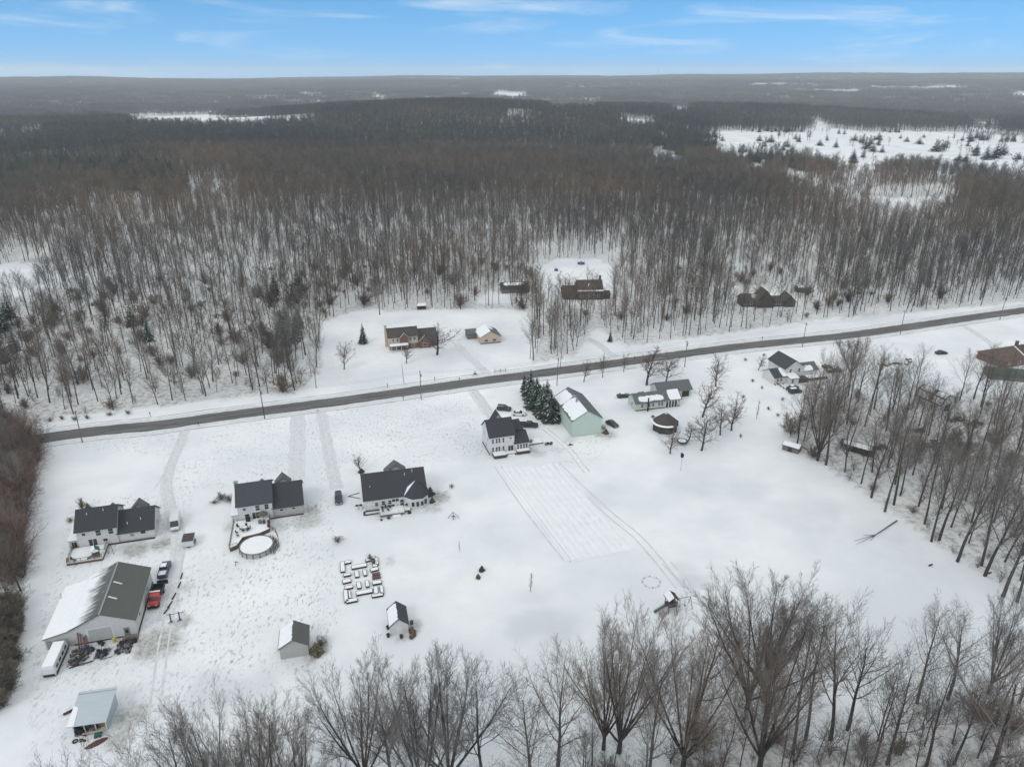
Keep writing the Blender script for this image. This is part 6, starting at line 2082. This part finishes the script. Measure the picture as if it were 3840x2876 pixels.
MB().box(3.2, 4.96, .9, 1.0, .1, 2.1).build('inner_panel', 'plywood', t)


def OL(x, y): return loc(-72.2, 86.6, 11, x, y)


junk(*OL(2.4, .7), 1.8, 1.0, 1.4, 'dark tools and timber stacked in the middle of the open lean-to', ['wood_dark', 'wood', 'junk_grey'], 51, 40, nm='tool_stack', cat='tools')
p = thing('garden_tractor', 'dark machine under the left end of the open lean-to', 'tractor', *OL(.9, .1), 10)
MB().box(-.7, .7, -.4, .4, .4, 1.0).build('body', 'black', p); MB().box(-.65, -.1, -.3, .3, 1.002, 1.4).build('seat', 'black', p); wheels(p, (-.45, .45), .45, .3)
p = thing('long_board', 'pale yellow board laid across the front of the open lean-to', 'board', *OL(3.0, -.5), 14)
MB().box(-1.5, 1.5, -.12, .12, .5, .6).build('board', 'tan_siding', p)
for a in (-1.2, 1.2): MB().box(a - .1, a + .1, -.1, .1, 0, .49).build('block', 'wood_dark', p)
p = thing('lawn_mower', 'dark green mower right of the pale board at the lean-to', 'mower', *OL(3.9, -1.0), 20)
MB().box(-.5, .5, -.35, .35, .2, .55).build('body', 'green_plastic', p); wheels(p, (-.35, .35), .3, .2)
for i, (x, y, r0, lab) in enumerate([(-71.4, 85.3, .42, 'largest black tyre ring lying before the open lean-to'), (-70.5, 85.5, .3, 'middle black tyre ring before the open lean-to'), (-69.9, 85.4, .22, 'smallest black ring before the open lean-to')]):
    p = thing('tyre', lab, 'tyre', x, y, 0)
    MB().ring(0, 0, [(r0 * .6, .02), (r0 * .6, .2), (r0, .2), (r0, .02)], 16).build('ring', 'rubber', p)
p = thing('canoe', 'dark red overturned boat beside the open lean-to', 'boat', -67.7, 84.9, 40)
loft([(-1.7, .05, .1, .02, .3), (-1.0, .38, 0, .15, .45), (0, .5, 0, .18, .5), (1.0, .38, 0, .15, .45), (1.7, .05, .1, .02, .3)]).build('hull', 'paint_maroon', p)
p = thing('log', 'dark branch lying left of the open lean-to', 'log', -75.4, 91.3, 38); MB().bar((-1.2, 0, .2), (1.2, 0, .35), .2, 6, .28).build('trunk', 'wood_dark', p)

# raised garden beds ---------------------------------------------------
Q_ = crop(6.628, 1250, 2050)
BEDS = [(280, 420, 445, 390, 1.0), (225, 400, 240, 650, 1.0), (450, 540, 830, 470, 1.3), (250, 740, 440, 700, .9), (230, 900, 440, 850, 1.3), (280, 1050, 490, 1010, 1.0), (570, 620, 600, 780, .9), (770, 590, 800, 740, .8),
        (620, 900, 650, 1060, .9), (830, 860, 860, 1020, .8), (565, 1190, 975, 1110, 1.3), (300, 1100, 330, 1390, .9), (400, 1120, 420, 1310, .5), (320, 1390, 600, 1330, 1.1), (920, 610, 1120, 560, 1.2), (970, 720, 1160, 680, .8), (970, 800, 1180, 765, .7),
        (970, 930, 1200, 890, 1.2), (960, 1250, 1240, 1200, 1.0), (1190, 990, 1220, 1190, .7), (1050, 1010, 1070, 1210, .9), (980, 500, 1100, 480, 1.0), (960, 300, 1060, 280, .9), (1060, 290, 1085, 470, .8), (800, 370, 930, 340, .9)]
words = ['short bed at the top left', 'upright bed on the left edge at the top', 'long bed across the top', 'second bed down the left column', 'widest bed of the left column', 'fourth bed down the left column', 'upper left bed of the middle four',
         'upper right bed of the middle four', 'lower left bed of the middle four', 'lower right bed of the middle four', 'long bed across the bottom', 'upright bed at the lower left', 'narrow upright bed inside the lower left corner', 'flat bed in the lower left corner',
         'pale bed of the right column above the brown ones', 'upper brown bed of the right column', 'lower brown bed of the right column', 'white bed of the right column below the brown ones', 'flat bed in the lower right corner',
         'upright bed on the lower right edge', 'upright bed inside the lower right corner', 'bed below the twiggy corner at the top right', 'twiggy bed at the top right', 'upright bed at the top right corner', 'dark bed left of the twiggy top right corner']
for i, (xa, ya, xb, yb, w_) in enumerate(BEDS):
    a = Vector(Q_(xa, ya)); b = Vector(Q_(xb, yb)); d = b - a; L_ = d.length; an = math.degrees(math.atan2(d.y, d.x))
    mid_ = (a + b) / 2
    t = thing('garden_bed', words[i] + ' of the raised garden', 'garden bed', mid_.x, mid_.y, an, 'raised beds of the garden')
    h = L_ / 2; q = w_ / 2
    MB().box(-h, h, -q, -q + .07, 0, .42).box(-h, h, q - .07, q, 0, .42).box(-h, -h + .07, -q + .071, q - .071, 0, .42).box(h - .07, h, -q + .071, q - .071, 0, .42).build('frame', 'wood_dark' if i not in (15, 16) else 'red_plank', t)
    MB().slab([(-h + .08, -q + .08, .40), (h - .08, -q + .08, .40), (h - .08, q - .08, .40), (-h + .08, q - .08, .40)], .35).build('snow' if i not in (15, 16) else 'soil', 'roof_snow' if i not in (15, 16) else 'junk_rust', t)
tree('bush', *Q_(900, 330), 1.7, 'dry twiggy plants in the top right corner of the raised garden', 'bush', name='bush')
tree('bush', *Q_(1010, 420), 1.2, 'low dry plants below the twiggy corner of the raised garden', 'bush', name='bush')

# garden rows in the snow of the big field
A1, A2, B1, B2 = D(1083, 1012), D(1232, 1212), D(1205, 1000), D(1370, 1188)
mb = MB(); rr = random.Random(12)
for k_ in range(9):
    f = (k_ + .5) / 9
    a = Vector(A1).lerp(Vector(B1), f); b = Vector(A2).lerp(Vector(B2), f)
    pr_ = None; n = 40
    for i in range(n + 1):
        p_ = a.lerp(b, i / n); nn = (b - a).normalized(); nn = Vector((-nn.y, nn.x))
        ww = .7 + rr.uniform(-.3, .3); hh = .07 + rr.uniform(-.04, .04)
        base = len(mb.v)
        for s_, z_ in ((-ww, .01), (-ww * .3, hh), (ww * .3, hh), (ww, .01)): mb.v.append((p_.x + nn.x * s_, p_.y + nn.y * s_, z_))
        if i:
            for q in range(3): mb.f.append((base - 4 + q, base - 3 + q, base + 1 + q, base + q))
o = mb.build('snow_rows', 'row_snow'); struct(o, 'stuff'); o['label'] = 'low rows of snow covering the furrows of the garden field'
for pts, wd_ in (([A1, A2], 1.0), ([A2, B2], .8), ([CG(470, 870), CG(620, 890), CG(830, 850)], .8)):
    ribbon('snow_berm', pts, wd_, 'snow', .02, .1, 5, crown=.18)
# fire pit ring of stones
t = thing('stone_ring', 'faint ring of stones round a snowy fire pit in the open field', 'fire pit', 29.9, 125.6, 0)
for i in range(16):
    a = i * 2 * math.pi / 16; c_ = MB().box(-.16, .16, -.13, .13, 0, .22, Matrix.Translation((1.9 * math.cos(a), 1.9 * math.sin(a), 0)) @ Matrix.Rotation(a + .3 * (i % 3), 4, 'Z'))
    c_.build('stone', 'trim' if i % 2 else 'grey_siding', t)
playset(32.3, 116.9, 14, 'dark wooden playset with a slide at the edge of the foreground wood', 'green_tarp', 'wood_dark', 'wood_dark', k=1.0)

# yard plants ----------------------------------------------------------
CC = crop(2.209, 750, 1650)
tree('yard', *crop(5.523, 1310, 1700)(215, 370), 5.6, 'small umbrella shaped bare tree left of the turreted house', name='ornamental_tree', wide=1.35)
conifer('shrub', *crop(5.523, 1310, 1700)(250, 390), 1.3, 'dark low shrub at the foot of the umbrella shaped tree', name='shrub', wide=1.5)
tree('bush', *CC(1145, 850), 2.0, 'lone brown bush in the snow below the parked jeep', 'bush', name='bush')
tree('column', *CC(2150, 920), 3.0, 'tiny thin sapling in the open snow above the two round shrubs', name='sapling')
SPX = crop(1.892, 1600, 2000)
conifer('shrub', *SPX(392, 265), 1.5, 'larger one of two round dark shrubs in the open snow', name='shrub')
conifer('shrub', *SPX(365, 315), 1.2, 'smaller one of two round dark shrubs in the open snow', name='shrub')
tree('column', *SPX(737, 410), 5.2, 'narrow upright sapling standing alone in the open snow', name='sapling')
tree('bush', *crop(5.523, 230, 1850)(430, 330), 3.6, 'golden brown shrub at the back left corner of the leftmost house', 'bush', name='bush', wide=.7)
conifer('shrub', *crop(5.523, 230, 1850)(560, 330), 2.0, 'yellowish evergreen shrub behind the leftmost house', name='shrub')
tree('bush', *crop(5.523, 230, 1850)(200, 575), 1.2, 'dark straggling bush left of the leftmost house', 'bush', name='bush', wide=1.5)
tree('bush', *crop(5.523, 230, 1850)(270, 1170), 1.8, 'dark bush at the left end of the deck of the leftmost house', 'bush', name='bush')
tree('bush', *crop(4.602, 760, 1760)(330, 520), 1.9, 'reddish brown bush left of the pool house, nearer the wall', 'bush', name='bush', wide=1.6)
tree('bush', *crop(4.602, 760, 1760)(470, 540), 1.9, 'brown bush touching the left wall of the pool house', 'bush', name='bush', wide=1.4)
tree('bush', *crop(4.602, 760, 1760)(200, 590), 1.2, 'small grey bush leftmost of those beside the pool house', 'bush', name='bush', wide=1.4)
for i, (a, b, lab) in enumerate([(1680, 860, 'olive green evergreen bush at the right wall of the turreted house'), (1720, 1010, 'dark bush below the olive one at the right wall of the turreted house')]):
    conifer('shrub', *crop(5.523, 1310, 1700)(a, b), 2.6 - i, lab, name='shrub')
tree('bush', *crop(5.523, 1310, 1700)(2120, 720), 1.6, 'small grey bush alone in the snow right of the turreted house', 'bush', name='bush', wide=.8)
p = thing('swing_frame', 'small white and grey A shaped swing frame in the snow right of the turreted house', 'swing', *CC(2100, 645), 0)
MB().bar((-1.4, 0, 0), (0, 0, 1.7), .07).bar((1.4, 0, 0), (0, 0, 1.7), .07).bar((0, -.8, 0), (0, 0, 1.7), .07).build('frame', 'wood_grey', p)
MB().box(-.4, .4, -.3, .1, .5, .6).build('seat', 'wood_dark', p)
tree('bush', *CG(640, 690), 1.6, 'grey bush at the right wall of the tall grey white house', 'bush', name='bush')
# snowy pines between the tall house and the green barn
PN = [(665, 365, 150, 'pine', 'low snowy pine tucked between the second and the broad one by the green barn', .8), (775, 430, 160, 'pine', 'snowy pine behind the nearest one of the row by the green barn', .8),
      (590, 265, 90, 'pine', 'leftmost tall thin snowy pine by the road, left of the green barn', .55), (640, 320, 70, 'pine', 'second tall snowy pine by the road, left of the green barn', .7),
      (690, 400, 130, 'pine', 'broad snowy pine in the middle of the row left of the green barn', .85), (745, 455, 190, 'pine', 'broad dark snowy pine third from the road in the row by the green barn', .85),
      (805, 500, 240, 'pine', 'nearest snowy pine of the row touching the green barn', .85)]
for (a, b, top, kd, lab, wd) in PN:
    u = (1700 + a / 2.209) / 1.736; v = (1350 + b / 2.209) / 1.736; vt = (1350 + top / 2.209) / 1.736
    x, y, h = tree_h(u, v, vt)
    conifer('spruce', x, y, h, lab, name='pine_tree', wide=wd * 1.7)
x, y, h = tree_h(785, 742, 696)
conifer('spruce', x, y, h, 'lone dark green spruce left of the brown two storey house across the road', wide=1.0)
x, y, h = tree_h(1318, 738, 712)
conifer('spruce', x, y, h, 'small dark spruce at the edge of the wood by the drive', wide=1.0)
for i, (a, b, h, lab) in enumerate([(15, 800, 15, 'dark evergreen at the left edge of the picture above the road'), (290, 720, 14, 'dark evergreen rising among the bare trees on the left'), (610, 745, 15, 'dark evergreen clump left of the clearing'), (640, 755, 14, 'tall dark evergreen at the right side of the clump left of the clearing')]):
    x, y = D(a, b); conifer('pine', x, y, h, lab, name='pine_tree', wide=1.0)
# trees of the yards: photo foot, tip row, kind, width, words
YT = [(743, 798, 735, 'yard', .8, 'small bare tree at the left end of the clearing'), (683, 838, 752, 'fork', .7, 'bare tree by the road at the left end of the clearing'),
      (878, 785, 744, 'yard', 1, 'small bare tree before the brown two storey house'), (944, 766, 698, 'yard', 1.5, 'wide bare tree at the right end of the brown two storey house'),
      (820, 680, 600, 'tall', 1.3, 'bare tree with a round crown at the back rim of the clearing'),
      (1261, 825, 772, 'yard', .75, 'bare roadside tree above the green barn roof'), (1301, 815, 762, 'yard', .65, 'dense upright tree by the road right of the first one'),
      (1347, 803, 760, 'yard', .65, 'thin roadside tree third from the green barn'), (1397, 832, 748, 'yard', 1.2, 'bare tree with reddish twigs behind the low green house'), (1437, 828, 760, 'yard', 1.0, 'bare tree right of the reddish one behind the low green house'),
      (1546, 835, 762, 'yard', .85, 'tall tree with fine pinkish twigs by the road'), (1517, 901, 815, 'yard', 1.0, 'tall dark stemmed tree right of the low green house'),
      (1515, 973, 882, 'yard', .9, 'bare tree with a dark foot below the pavilion and low green house'), (1448, 980, 925, 'yard', 1.1, 'small branching tree right below the pavilion'),
      (1487, 952, 905, 'yard', 1.2, 'many stemmed small tree right of the pavilion'), (1556, 940, 870, 'yard', .9, 'bare tree second from the right of the yard trees'), (1580, 930, 850, 'yard', .9, 'leaning dark bare tree rightmost of the yard trees'),
      (1638, 800, 765, 'yard', 1.0, 'pale small bare tree left of the farmhouse'), (1634, 905, 860, 'column', .8, 'thin bare sapling left of the farmhouse fence'),
      (1800, 748, 735, 'column', 1.0, 'small dark roadside tree left of the fan crowned one'), (1812, 752, 728, 'yard', .9, 'roadside sapling in the reddish row by the road'), (1830, 762, 730, 'yard', .9, 'second roadside sapling in the reddish row by the road'),
      (1850, 758, 727, 'yard', .9, 'third roadside sapling in the reddish row by the road'), (1870, 760, 724, 'yard', .9, 'fourth and rightmost roadside sapling of the reddish row'),
      (1210, 795, 720, 'pole', 1.0, 'bare tree at the left rim of the small wood across the road'), (1145, 775, 690, 'pole', 1.0, 'thin bare tree standing free left of the small wood'), (1160, 765, 680, 'pole', .8, 'thinnest bare tree standing free left of the small wood')]
for i, (u, v, vt, kd, wd, lab) in enumerate(YT):
    x, y, h = tree_h(u, v, vt)
    tree(kd, x, y, h, lab, wide=wd * (1.35 if kd == 'yard' else 1), pick=i)
for i, (a, b) in enumerate([(1590, 905), (1605, 860), (1645, 840), (1660, 885), (1680, 900), (1600, 945), (1625, 825), (1610, 780), (1660, 815), (1690, 865), (1650, 770), (1545, 905)]):
    x, y = D(a, b)
    tree('bush', x, y, 1.4, 'low bush dotted on the snow between the yard trees and the farmhouse', 'bush', 'low bushes beside the farmhouse', name='bush', wide=.8, pick=i)
for i, (a, b) in enumerate([(700, 438), (820, 430), (400, 465), (320, 478), (480, 470), (560, 460)]):
    x, y = Cr(a if i < 2 else a * 1.0, b)
    tree('bush', x, y, 1.5, 'dark roadside bush at the foot of the woods on the left', 'bush', 'roadside bushes on the left', name='bush', wide=1.3, pick=i)

# utility poles and wires ---------------------------------------------
POLES = [(-127.5, 189.7), (-78.5, 205.9), (-30.5, 220.4), (15.8, 232.7), (64.5, 249.9), (116.5, 271.5), (163.7, 287.4), (217.8, 306.9)]
PW = ['utility pole left of the driveway of the leftmost house', 'dark utility pole beside the double driveways', 'utility pole with a crossarm below the brown house across the road', 'utility pole between the road and the green barn', 'utility pole above the low green house',
      'utility pole by the road above the farmhouse', 'utility pole on the open snow right of the farmhouse', 'utility pole at the right edge of the picture']
POLES = [(-176, 171)] + POLES
PW = ['utility pole beyond the left edge wood'] + PW
for i, ((x, y), lab) in enumerate(zip(POLES, PW)):
    t = thing('utility_pole', lab, 'utility pole', x, y, 17)
    t.rotation_euler[1] = R((0, 1.2, -1, .5, 1.5, 0, .5, -1, 1)[i])
    h = 10.5
    MB().bar((0, 0, -.3), (0, 0, h), .16, 8, .11).build('pole', 'wood_grey' if i not in (2,) else 'wood_dark', t)
    MB().box(-.06, .06, -1.1, 1.1, h - .9, h - .76).build('crossarm', 'wood_grey', t)
    for s_ in (-1, 0, 1): MB().bar((0, s_, h - .76), (0, s_, h - .56), .05, 6).build('insulator', 'steel', t)
    if i in (2, 3, 5): MB().bar((.3, .1, h - 2.2), (.3, .1, h - 1.3), .22, 8).build('transformer', 'steel', t)
for s_ in (0,):
    for i, ((xa, ya), (xb, yb)) in enumerate(zip(POLES, POLES[1:])):
        w_ = MB()
        for yo in (-1, 0, 1):
            pts = []
            for k_ in range(9):
                f = k_ / 8; sag = 1.1 * 4 * f * (1 - f)
                pts.append(Vector((xa + (xb - xa) * f - yo * .29, ya + (yb - ya) * f + yo * .95, 9.98 - sag)))
            for a, b in zip(pts, pts[1:]): w_.bar(a, b, .012, 3)
        o = w_.build('power_line', 'black'); tag(o, 'overhead wires running left from the ' + ' '.join(PW[i + 1].split()[:9]), 'power line')
t = thing('lamp_post', 'slender leaning post without wires on the clearing side of the road', 'post', *CI(475, 1080), 0)
MB().bar((0, 0, 0), (-.35, 0, 7.6), .1, 6, .06).build('pole', 'wood_grey', t)
# mailboxes
for i, (p_, lab) in enumerate([(Cr(1270, 508), 'mailbox at the end of the leftmost driveway'), (CI(340, 1115), 'mailbox across the road left of the slender post'), (CI(730, 1058), 'mailbox across the road from the wide snowy lawn'), (CI(935, 1062), 'taller mailbox post near the tan garage drive'),
                               (CI(470, 1222), 'mailbox on the near side of the road below the slender post'), (CG(1500, 0), 'mailbox by the road near the driveway into the woods'), (crop(1.58, 1700, 950)(1830, 515), 'dark mailbox across the road above the farmhouse'), (Cr(960, 445), 'mailbox on the far side of the road by the left woods')]):
    t = thing('mailbox', lab, 'mailbox', p_[0], p_[1], 17)
    MB().bar((0, 0, 0), (0, 0, 1.1), .07).build('post', 'wood_dark', t)
    MB().box(-.14, .14, -.3, .3, 1.1, 1.3).bar((0, -.3, 1.3), (0, .3, 1.3), .14, 8).build('box', 'black', t)
t = thing('ditch_marker', 'low grey split rail fence beside the driveway of the tan garage', 'fence', *CI(1235, 990), 17)
for x in (-.3, 1.8, 3.9): MB().bar((x, 0, 0), (x, 0, 1.3), .1).build('post', 'wood_grey', t)
for z in (.5, .95): MB().bar((-.3, 0, z), (3.9, 0, z), .05).build('rail', 'wood_grey', t)
t.name = 'rail_fence'
t = thing('yard_sign', 'grey triangular post group beside the tan garage drive at the road', 'sign', *CI(1065, 1015), 17)
MB().bar((-.9, 0, 0), (0, 0, 2.0), .07).bar((.9, 0, 0), (0, 0, 2.0), .07).build('frame', 'wood_grey', t); MB().box(-.5, .5, -.05, .05, .4, 1.1).build('board', 'wood_grey', t)
# ditch grass line along the road
for off, w_, a, b in ((-6.6, .5, 0, 99), (6.8, .45, 0, 99)):
    q = []
    for i in range(1, len(RC) - 1):
        d = Vector(RC[i + 1]) - Vector(RC[i - 1]); n_ = Vector((-d.y, d.x)).normalized()
        q.append((RC[i][0] + n_.x * off, RC[i][1] + n_.y * off))
    ribbon('ditch_edge', q, w_, 'ditch', .025, .2, 8)

# brown two storey house, tan garage and the houses in the wood ----------
N_ = crop(4.022, 1400, 1150)
t = thing('brick_house', 'brown two storey house with arched gables and a snowy porch roof across the road', 'house', -48.6, 267.6, 16)
gable(t, 0, 11.6, 0, 8.5, 5.4, 7.8, 'x', 'tan_siding', 'shingle_red', .35)
gable(t, 11.62, 19.4, .5, 9.5, 3.2, 6.3, 'x', 'brick', 'shingle_red', .35, name_wall='garage_wall', name_roof='garage_roof')
gable(t, 4.4, 7.6, -.9, 4.0, 4.9, 6.9, 'y', 'brick', 'shingle_red', .25, name_wall='gable_wall', name_roof='gable_roof')
gable(t, 11.9, 16.6, -.8, 4.5, 2.9, 5.2, 'y', 'brick', 'shingle_red', .25, name_wall='gable_wall', name_roof='gable_roof')
for nm_ in ('gable_roof',):
    pass
shedroof(t, .4, 7.2, -2.4, -.92, 2.4, 2.8, roof='shingle_red', wall=None, snow=True)
MB().box(.4, 11.5, -.06, -.01, 0, 2.2).build('lower_wall', 'brick', t)
for x in (1.8, 3.4): window(t, 'F', x, 3.4, .7, 1.2, 0)
for x in (8.6, 10.2): window(t, 'F', x, 3.5, .9, 1.2, 0)
for x in (.6, 2.6, 4.6, 6.9): MB().bar((x, -2.2, 0), (x, -2.2, 2.4), .09).build('porch_post', 'trim', t)
for x in (1.6, 3.2, 9.6): window(t, 'F', x, .7, 1.0, 1.2, -.06)
window(t, 'F', 14.2, .8, 1.6, 1.2, -.8)
MB().slab([(4.15, -1.0, 5.02), (6.0, -1.0, 7.2), (6.0, -1.25, 7.2), (4.15, -1.25, 5.02)], .1).slab([(7.85, -1.0, 5.02), (6.0, -1.0, 7.2), (6.0, -1.25, 7.2), (7.85, -1.25, 5.02)], .1).build('snow', 'roof_snow', t)
MB().slab([(11.6, -.9, 2.95), (14.25, -.9, 5.5), (14.25, -1.2, 5.5), (11.6, -1.2, 2.95)], .1).build('snow', 'roof_snow', t)
MB().box(.1, 11.5, 3.9, 4.6, 7.95, 8.05).build('snow', 'roof_snow', t)
chimney(t, -.5, 5, 0, 8.6, .9, 'tan_siding')
t = thing('tan_garage', 'tan garage with a snow covered hipped roof across the road', 'garage', -12.8, 274.9, 15)
gable(t, 0, 8.4, 0, 9.0, 2.9, 5.2, 'y', 'tan_siding', 'slate_green', .4, snow=[('a', .0, 1, .02, 1), ('b', .45, .98, .5, .98)])
panel(t, 'F', 2.5, .9, 1.4, .8, 0, 'wood', 'window'); panel(t, 'F', 5.9, .9, 1.4, .8, 0, 'wood', 'window')
MB().box(-.02, 8.42, -.05, -.01, -.2, .35).build('foundation', 'wood_dark', t)
gable(t, -3.8, -.02, 7, 12, 2.4, 3.6, 'x', 'wood_grey', 'slate_green', .3, name_wall='wing_wall', name_roof='wing_roof')
car('suv', *N_(1480, 400), 95, 'dark car parked left of the tan garage', 'paint_dark', 'parked_car', 'car', True)
W_ = crop(2.011, 2000, 950)
t = thing('woodland_house', 'large brown house with a tall chimney in the clearing of the far woods', 'house', *W_(225, 350), 3)
gable(t, 0, 7, 0, 7.5, 3.0, 6.0, 'x', 'brown_wall', 'shingle_brown', .4)
gable(t, 7.02, 19, -1, 9, 4.4, 8.6, 'x', 'brown_wall', 'shingle_brown', .4)
ro = [c for c in t.children if c.name.startswith('roof')][-1]
MB().slab([(6.7, -1.35, 4.45), (19.4, -1.35, 4.45), (19.4, -.7, 4.85), (6.7, -.7, 4.85)], .12).build('snow', 'roof_snow', ro)
MB().slab([(12.0, 1.0, 6.3), (12.5, 1.0, 6.3), (13.4, 3.6, 8.3), (12.9, 3.6, 8.3)], .06).build('snow', 'roof_snow', ro)
chimney(t, 18.6, 6.0, 3, 10.2, .9, 'brown_wall')
for x in (9, 12, 15, 17): window(t, 'F', x, 1.2, 1.0, 1.4, -1)
MB().box(19.02, 23.0, 0, 3.5, -.1, 2.0).build('wing_wall', 'brown_wall', t)
MB().slab([(19.1, -.3, 2.1), (23.3, -.3, 2.1), (23.3, 3.8, 3.3), (19.1, 3.8, 3.3)], .12).build('wing_roof', 'shingle_brown', t)
t = thing('woodland_house', 'brown house with three pointed roofs hidden in the woods above the farmhouse', 'house', *W_(1570, 405), 2)
gable(t, 0, 9, 0, 7, 3.0, 5.4, 'x', 'brown_wall', 'shingle_brown', .4, snow=[('a', .55, .9, .4, .9)])
gable(t, 6.5, 14.5, -2.0, 6, 3.2, 8.2, 'y', 'brown_wall', 'shingle_brown', .4, name_wall='gable_wall', name_roof='gable_roof')
gable(t, 14.52, 20, 0, 6, 2.6, 4.4, 'x', 'brown_wall', 'shingle_brown', .4, name_wall='wing_wall', name_roof='wing_roof')
gable(t, 20.02, 25, -1, 7, 2.8, 5.6, 'y', 'brown_wall', 'shingle_brown', .4, name_wall='wing_wall', name_roof='wing_roof')
for x in (2, 4.5, 16, 18): window(t, 'F', x, 1.0, 1.0, 1.2, 0)
t = thing('woodland_shed', 'low dark shed with snow on top right of the three pointed roofs in the woods', 'shed', *W_(1995, 300), 0)
gable(t, 0, 6.5, 0, 4.5, 2.2, 3.2, 'x', 'brown_wall', 'shingle_brown', .3, snow=[('a', .05, .95, .4, 1)])
for i, (a, b, w_, lab) in enumerate([(W_(360, 85), 0, 1.6, 'blue tarped trampoline frame at the back of the woodland clearing'), (W_(172, 135), 0, .8, 'small blue grey hoop stand in the woodland clearing')]):
    p = thing('trampoline' if i == 0 else 'hoop_stand', lab, 'trampoline' if i == 0 else 'hoop', a[0], a[1], 0)
    MB().ring(0, 0, [(w_ * 1.3, .3), (w_ * 1.3, 1.1)], 14).build('skirt', 'blue_fabric', p)
    for q in range(4): MB().bar((w_ * 1.25 * math.cos(q * 1.57), w_ * 1.25 * math.sin(q * 1.57), 0), (w_ * 1.25 * math.cos(q * 1.57), w_ * 1.25 * math.sin(q * 1.57), 2.4), .06).build('pole', 'blue_steel', p)
t = thing('woodland_shed', 'small dark shed at the back rim of the clearing above the brown house', 'shed', *N_(665, 50), 10)
gable(t, 0, 4, 0, 3, 1.8, 2.6, 'x', 'wood_dark', 'shingle', .2, snow='a')
t = thing('woodland_shed', 'dark weathered shed left of the woodland clearing', 'shed', *crop(2.212, 1300, 950)(1290, 335), 10)
gable(t, 0, 14, 0, 8, 2.4, 4.6, 'x', 'wood_grey', 'shingle', .3, snow=[('a', .1, .8, .5, .9)])

# trees on the far open snowfield --------------------------------------
FT = [(1846, 305, 10), (1858, 308, 8), (1897, 303, 12), (1945, 300, 8), (1958, 307, 8), (1985, 312, 10), (1870, 322, 12), (1885, 328, 11), (1905, 330, 10), (1995, 298, 6), (2022, 328, 16), (2040, 320, 12),
      (2108, 330, 12), (2130, 345, 18), (2150, 342, 20), (2165, 335, 16), (2085, 350, 9), (2070, 348, 9), (1770, 315, 9), (1640, 305, 10), (1665, 308, 12), (1700, 318, 12), (1560, 305, 9), (2200, 345, 8)]
for i, (u, v, h) in enumerate(FT):
    x, y = D(u, v)
    side = ('left', 'middle', 'right')[min(2, int((u - 1540) / 220))]
    conifer('far_pine', x, y, h * (1.05 + .3 * rnd.random()), 'dark rounded evergreen on the %s part of the distant open snowfield' % side, 'evergreens on the distant snowfield', 'far_evergreen', wide=1.1 + .8 * rnd.random())
# radio mast at the skyline
mx, my = 1450, 6200
t = thing('radio_mast', 'thin lattice radio mast rising at the skyline', 'mast', mx, my, 0)
t.location.x = (1421 * 1.736 - 1920) / FOC * (6200 * CP + (CAM_H - 100) * SP)
H_ = 88.0
MB().bar((0, 0, 0), (0, 0, H_), 2.2, 3, 1.6).build('lattice', 'steel', t); MB().bar((0, 0, H_), (0, 0, H_ + 14), .8, 3).build('antenna', 'steel', t)
t.location.z = float(height(t.location.x, my))

# ------------------------------------------------------------------ the air
hb = MB().box(-12400, 12400, -12400, 12400, -60, 215)
hz = hb.mesh('haze')
hm = bpy.data.materials.new('haze'); hm.use_nodes = True
ht = hm.node_tree; ht.nodes.clear()
ho = ht.nodes.new('ShaderNodeOutputMaterial'); hv = ht.nodes.new('ShaderNodeVolumePrincipled')
hv.inputs['Color'].default_value = (0.90, 0.94, 0.96, 1)
hv.inputs['Density'].default_value = 9.5e-5
hv.inputs['Anisotropy'].default_value = 0.2
ht.links.new(hv.outputs[0], ho.inputs['Volume'])
hz.materials.append(hm)
ho_ = bpy.data.objects.new('haze', hz); COL.objects.link(ho_); recalc(hz)
ho_['kind'] = 'stuff'
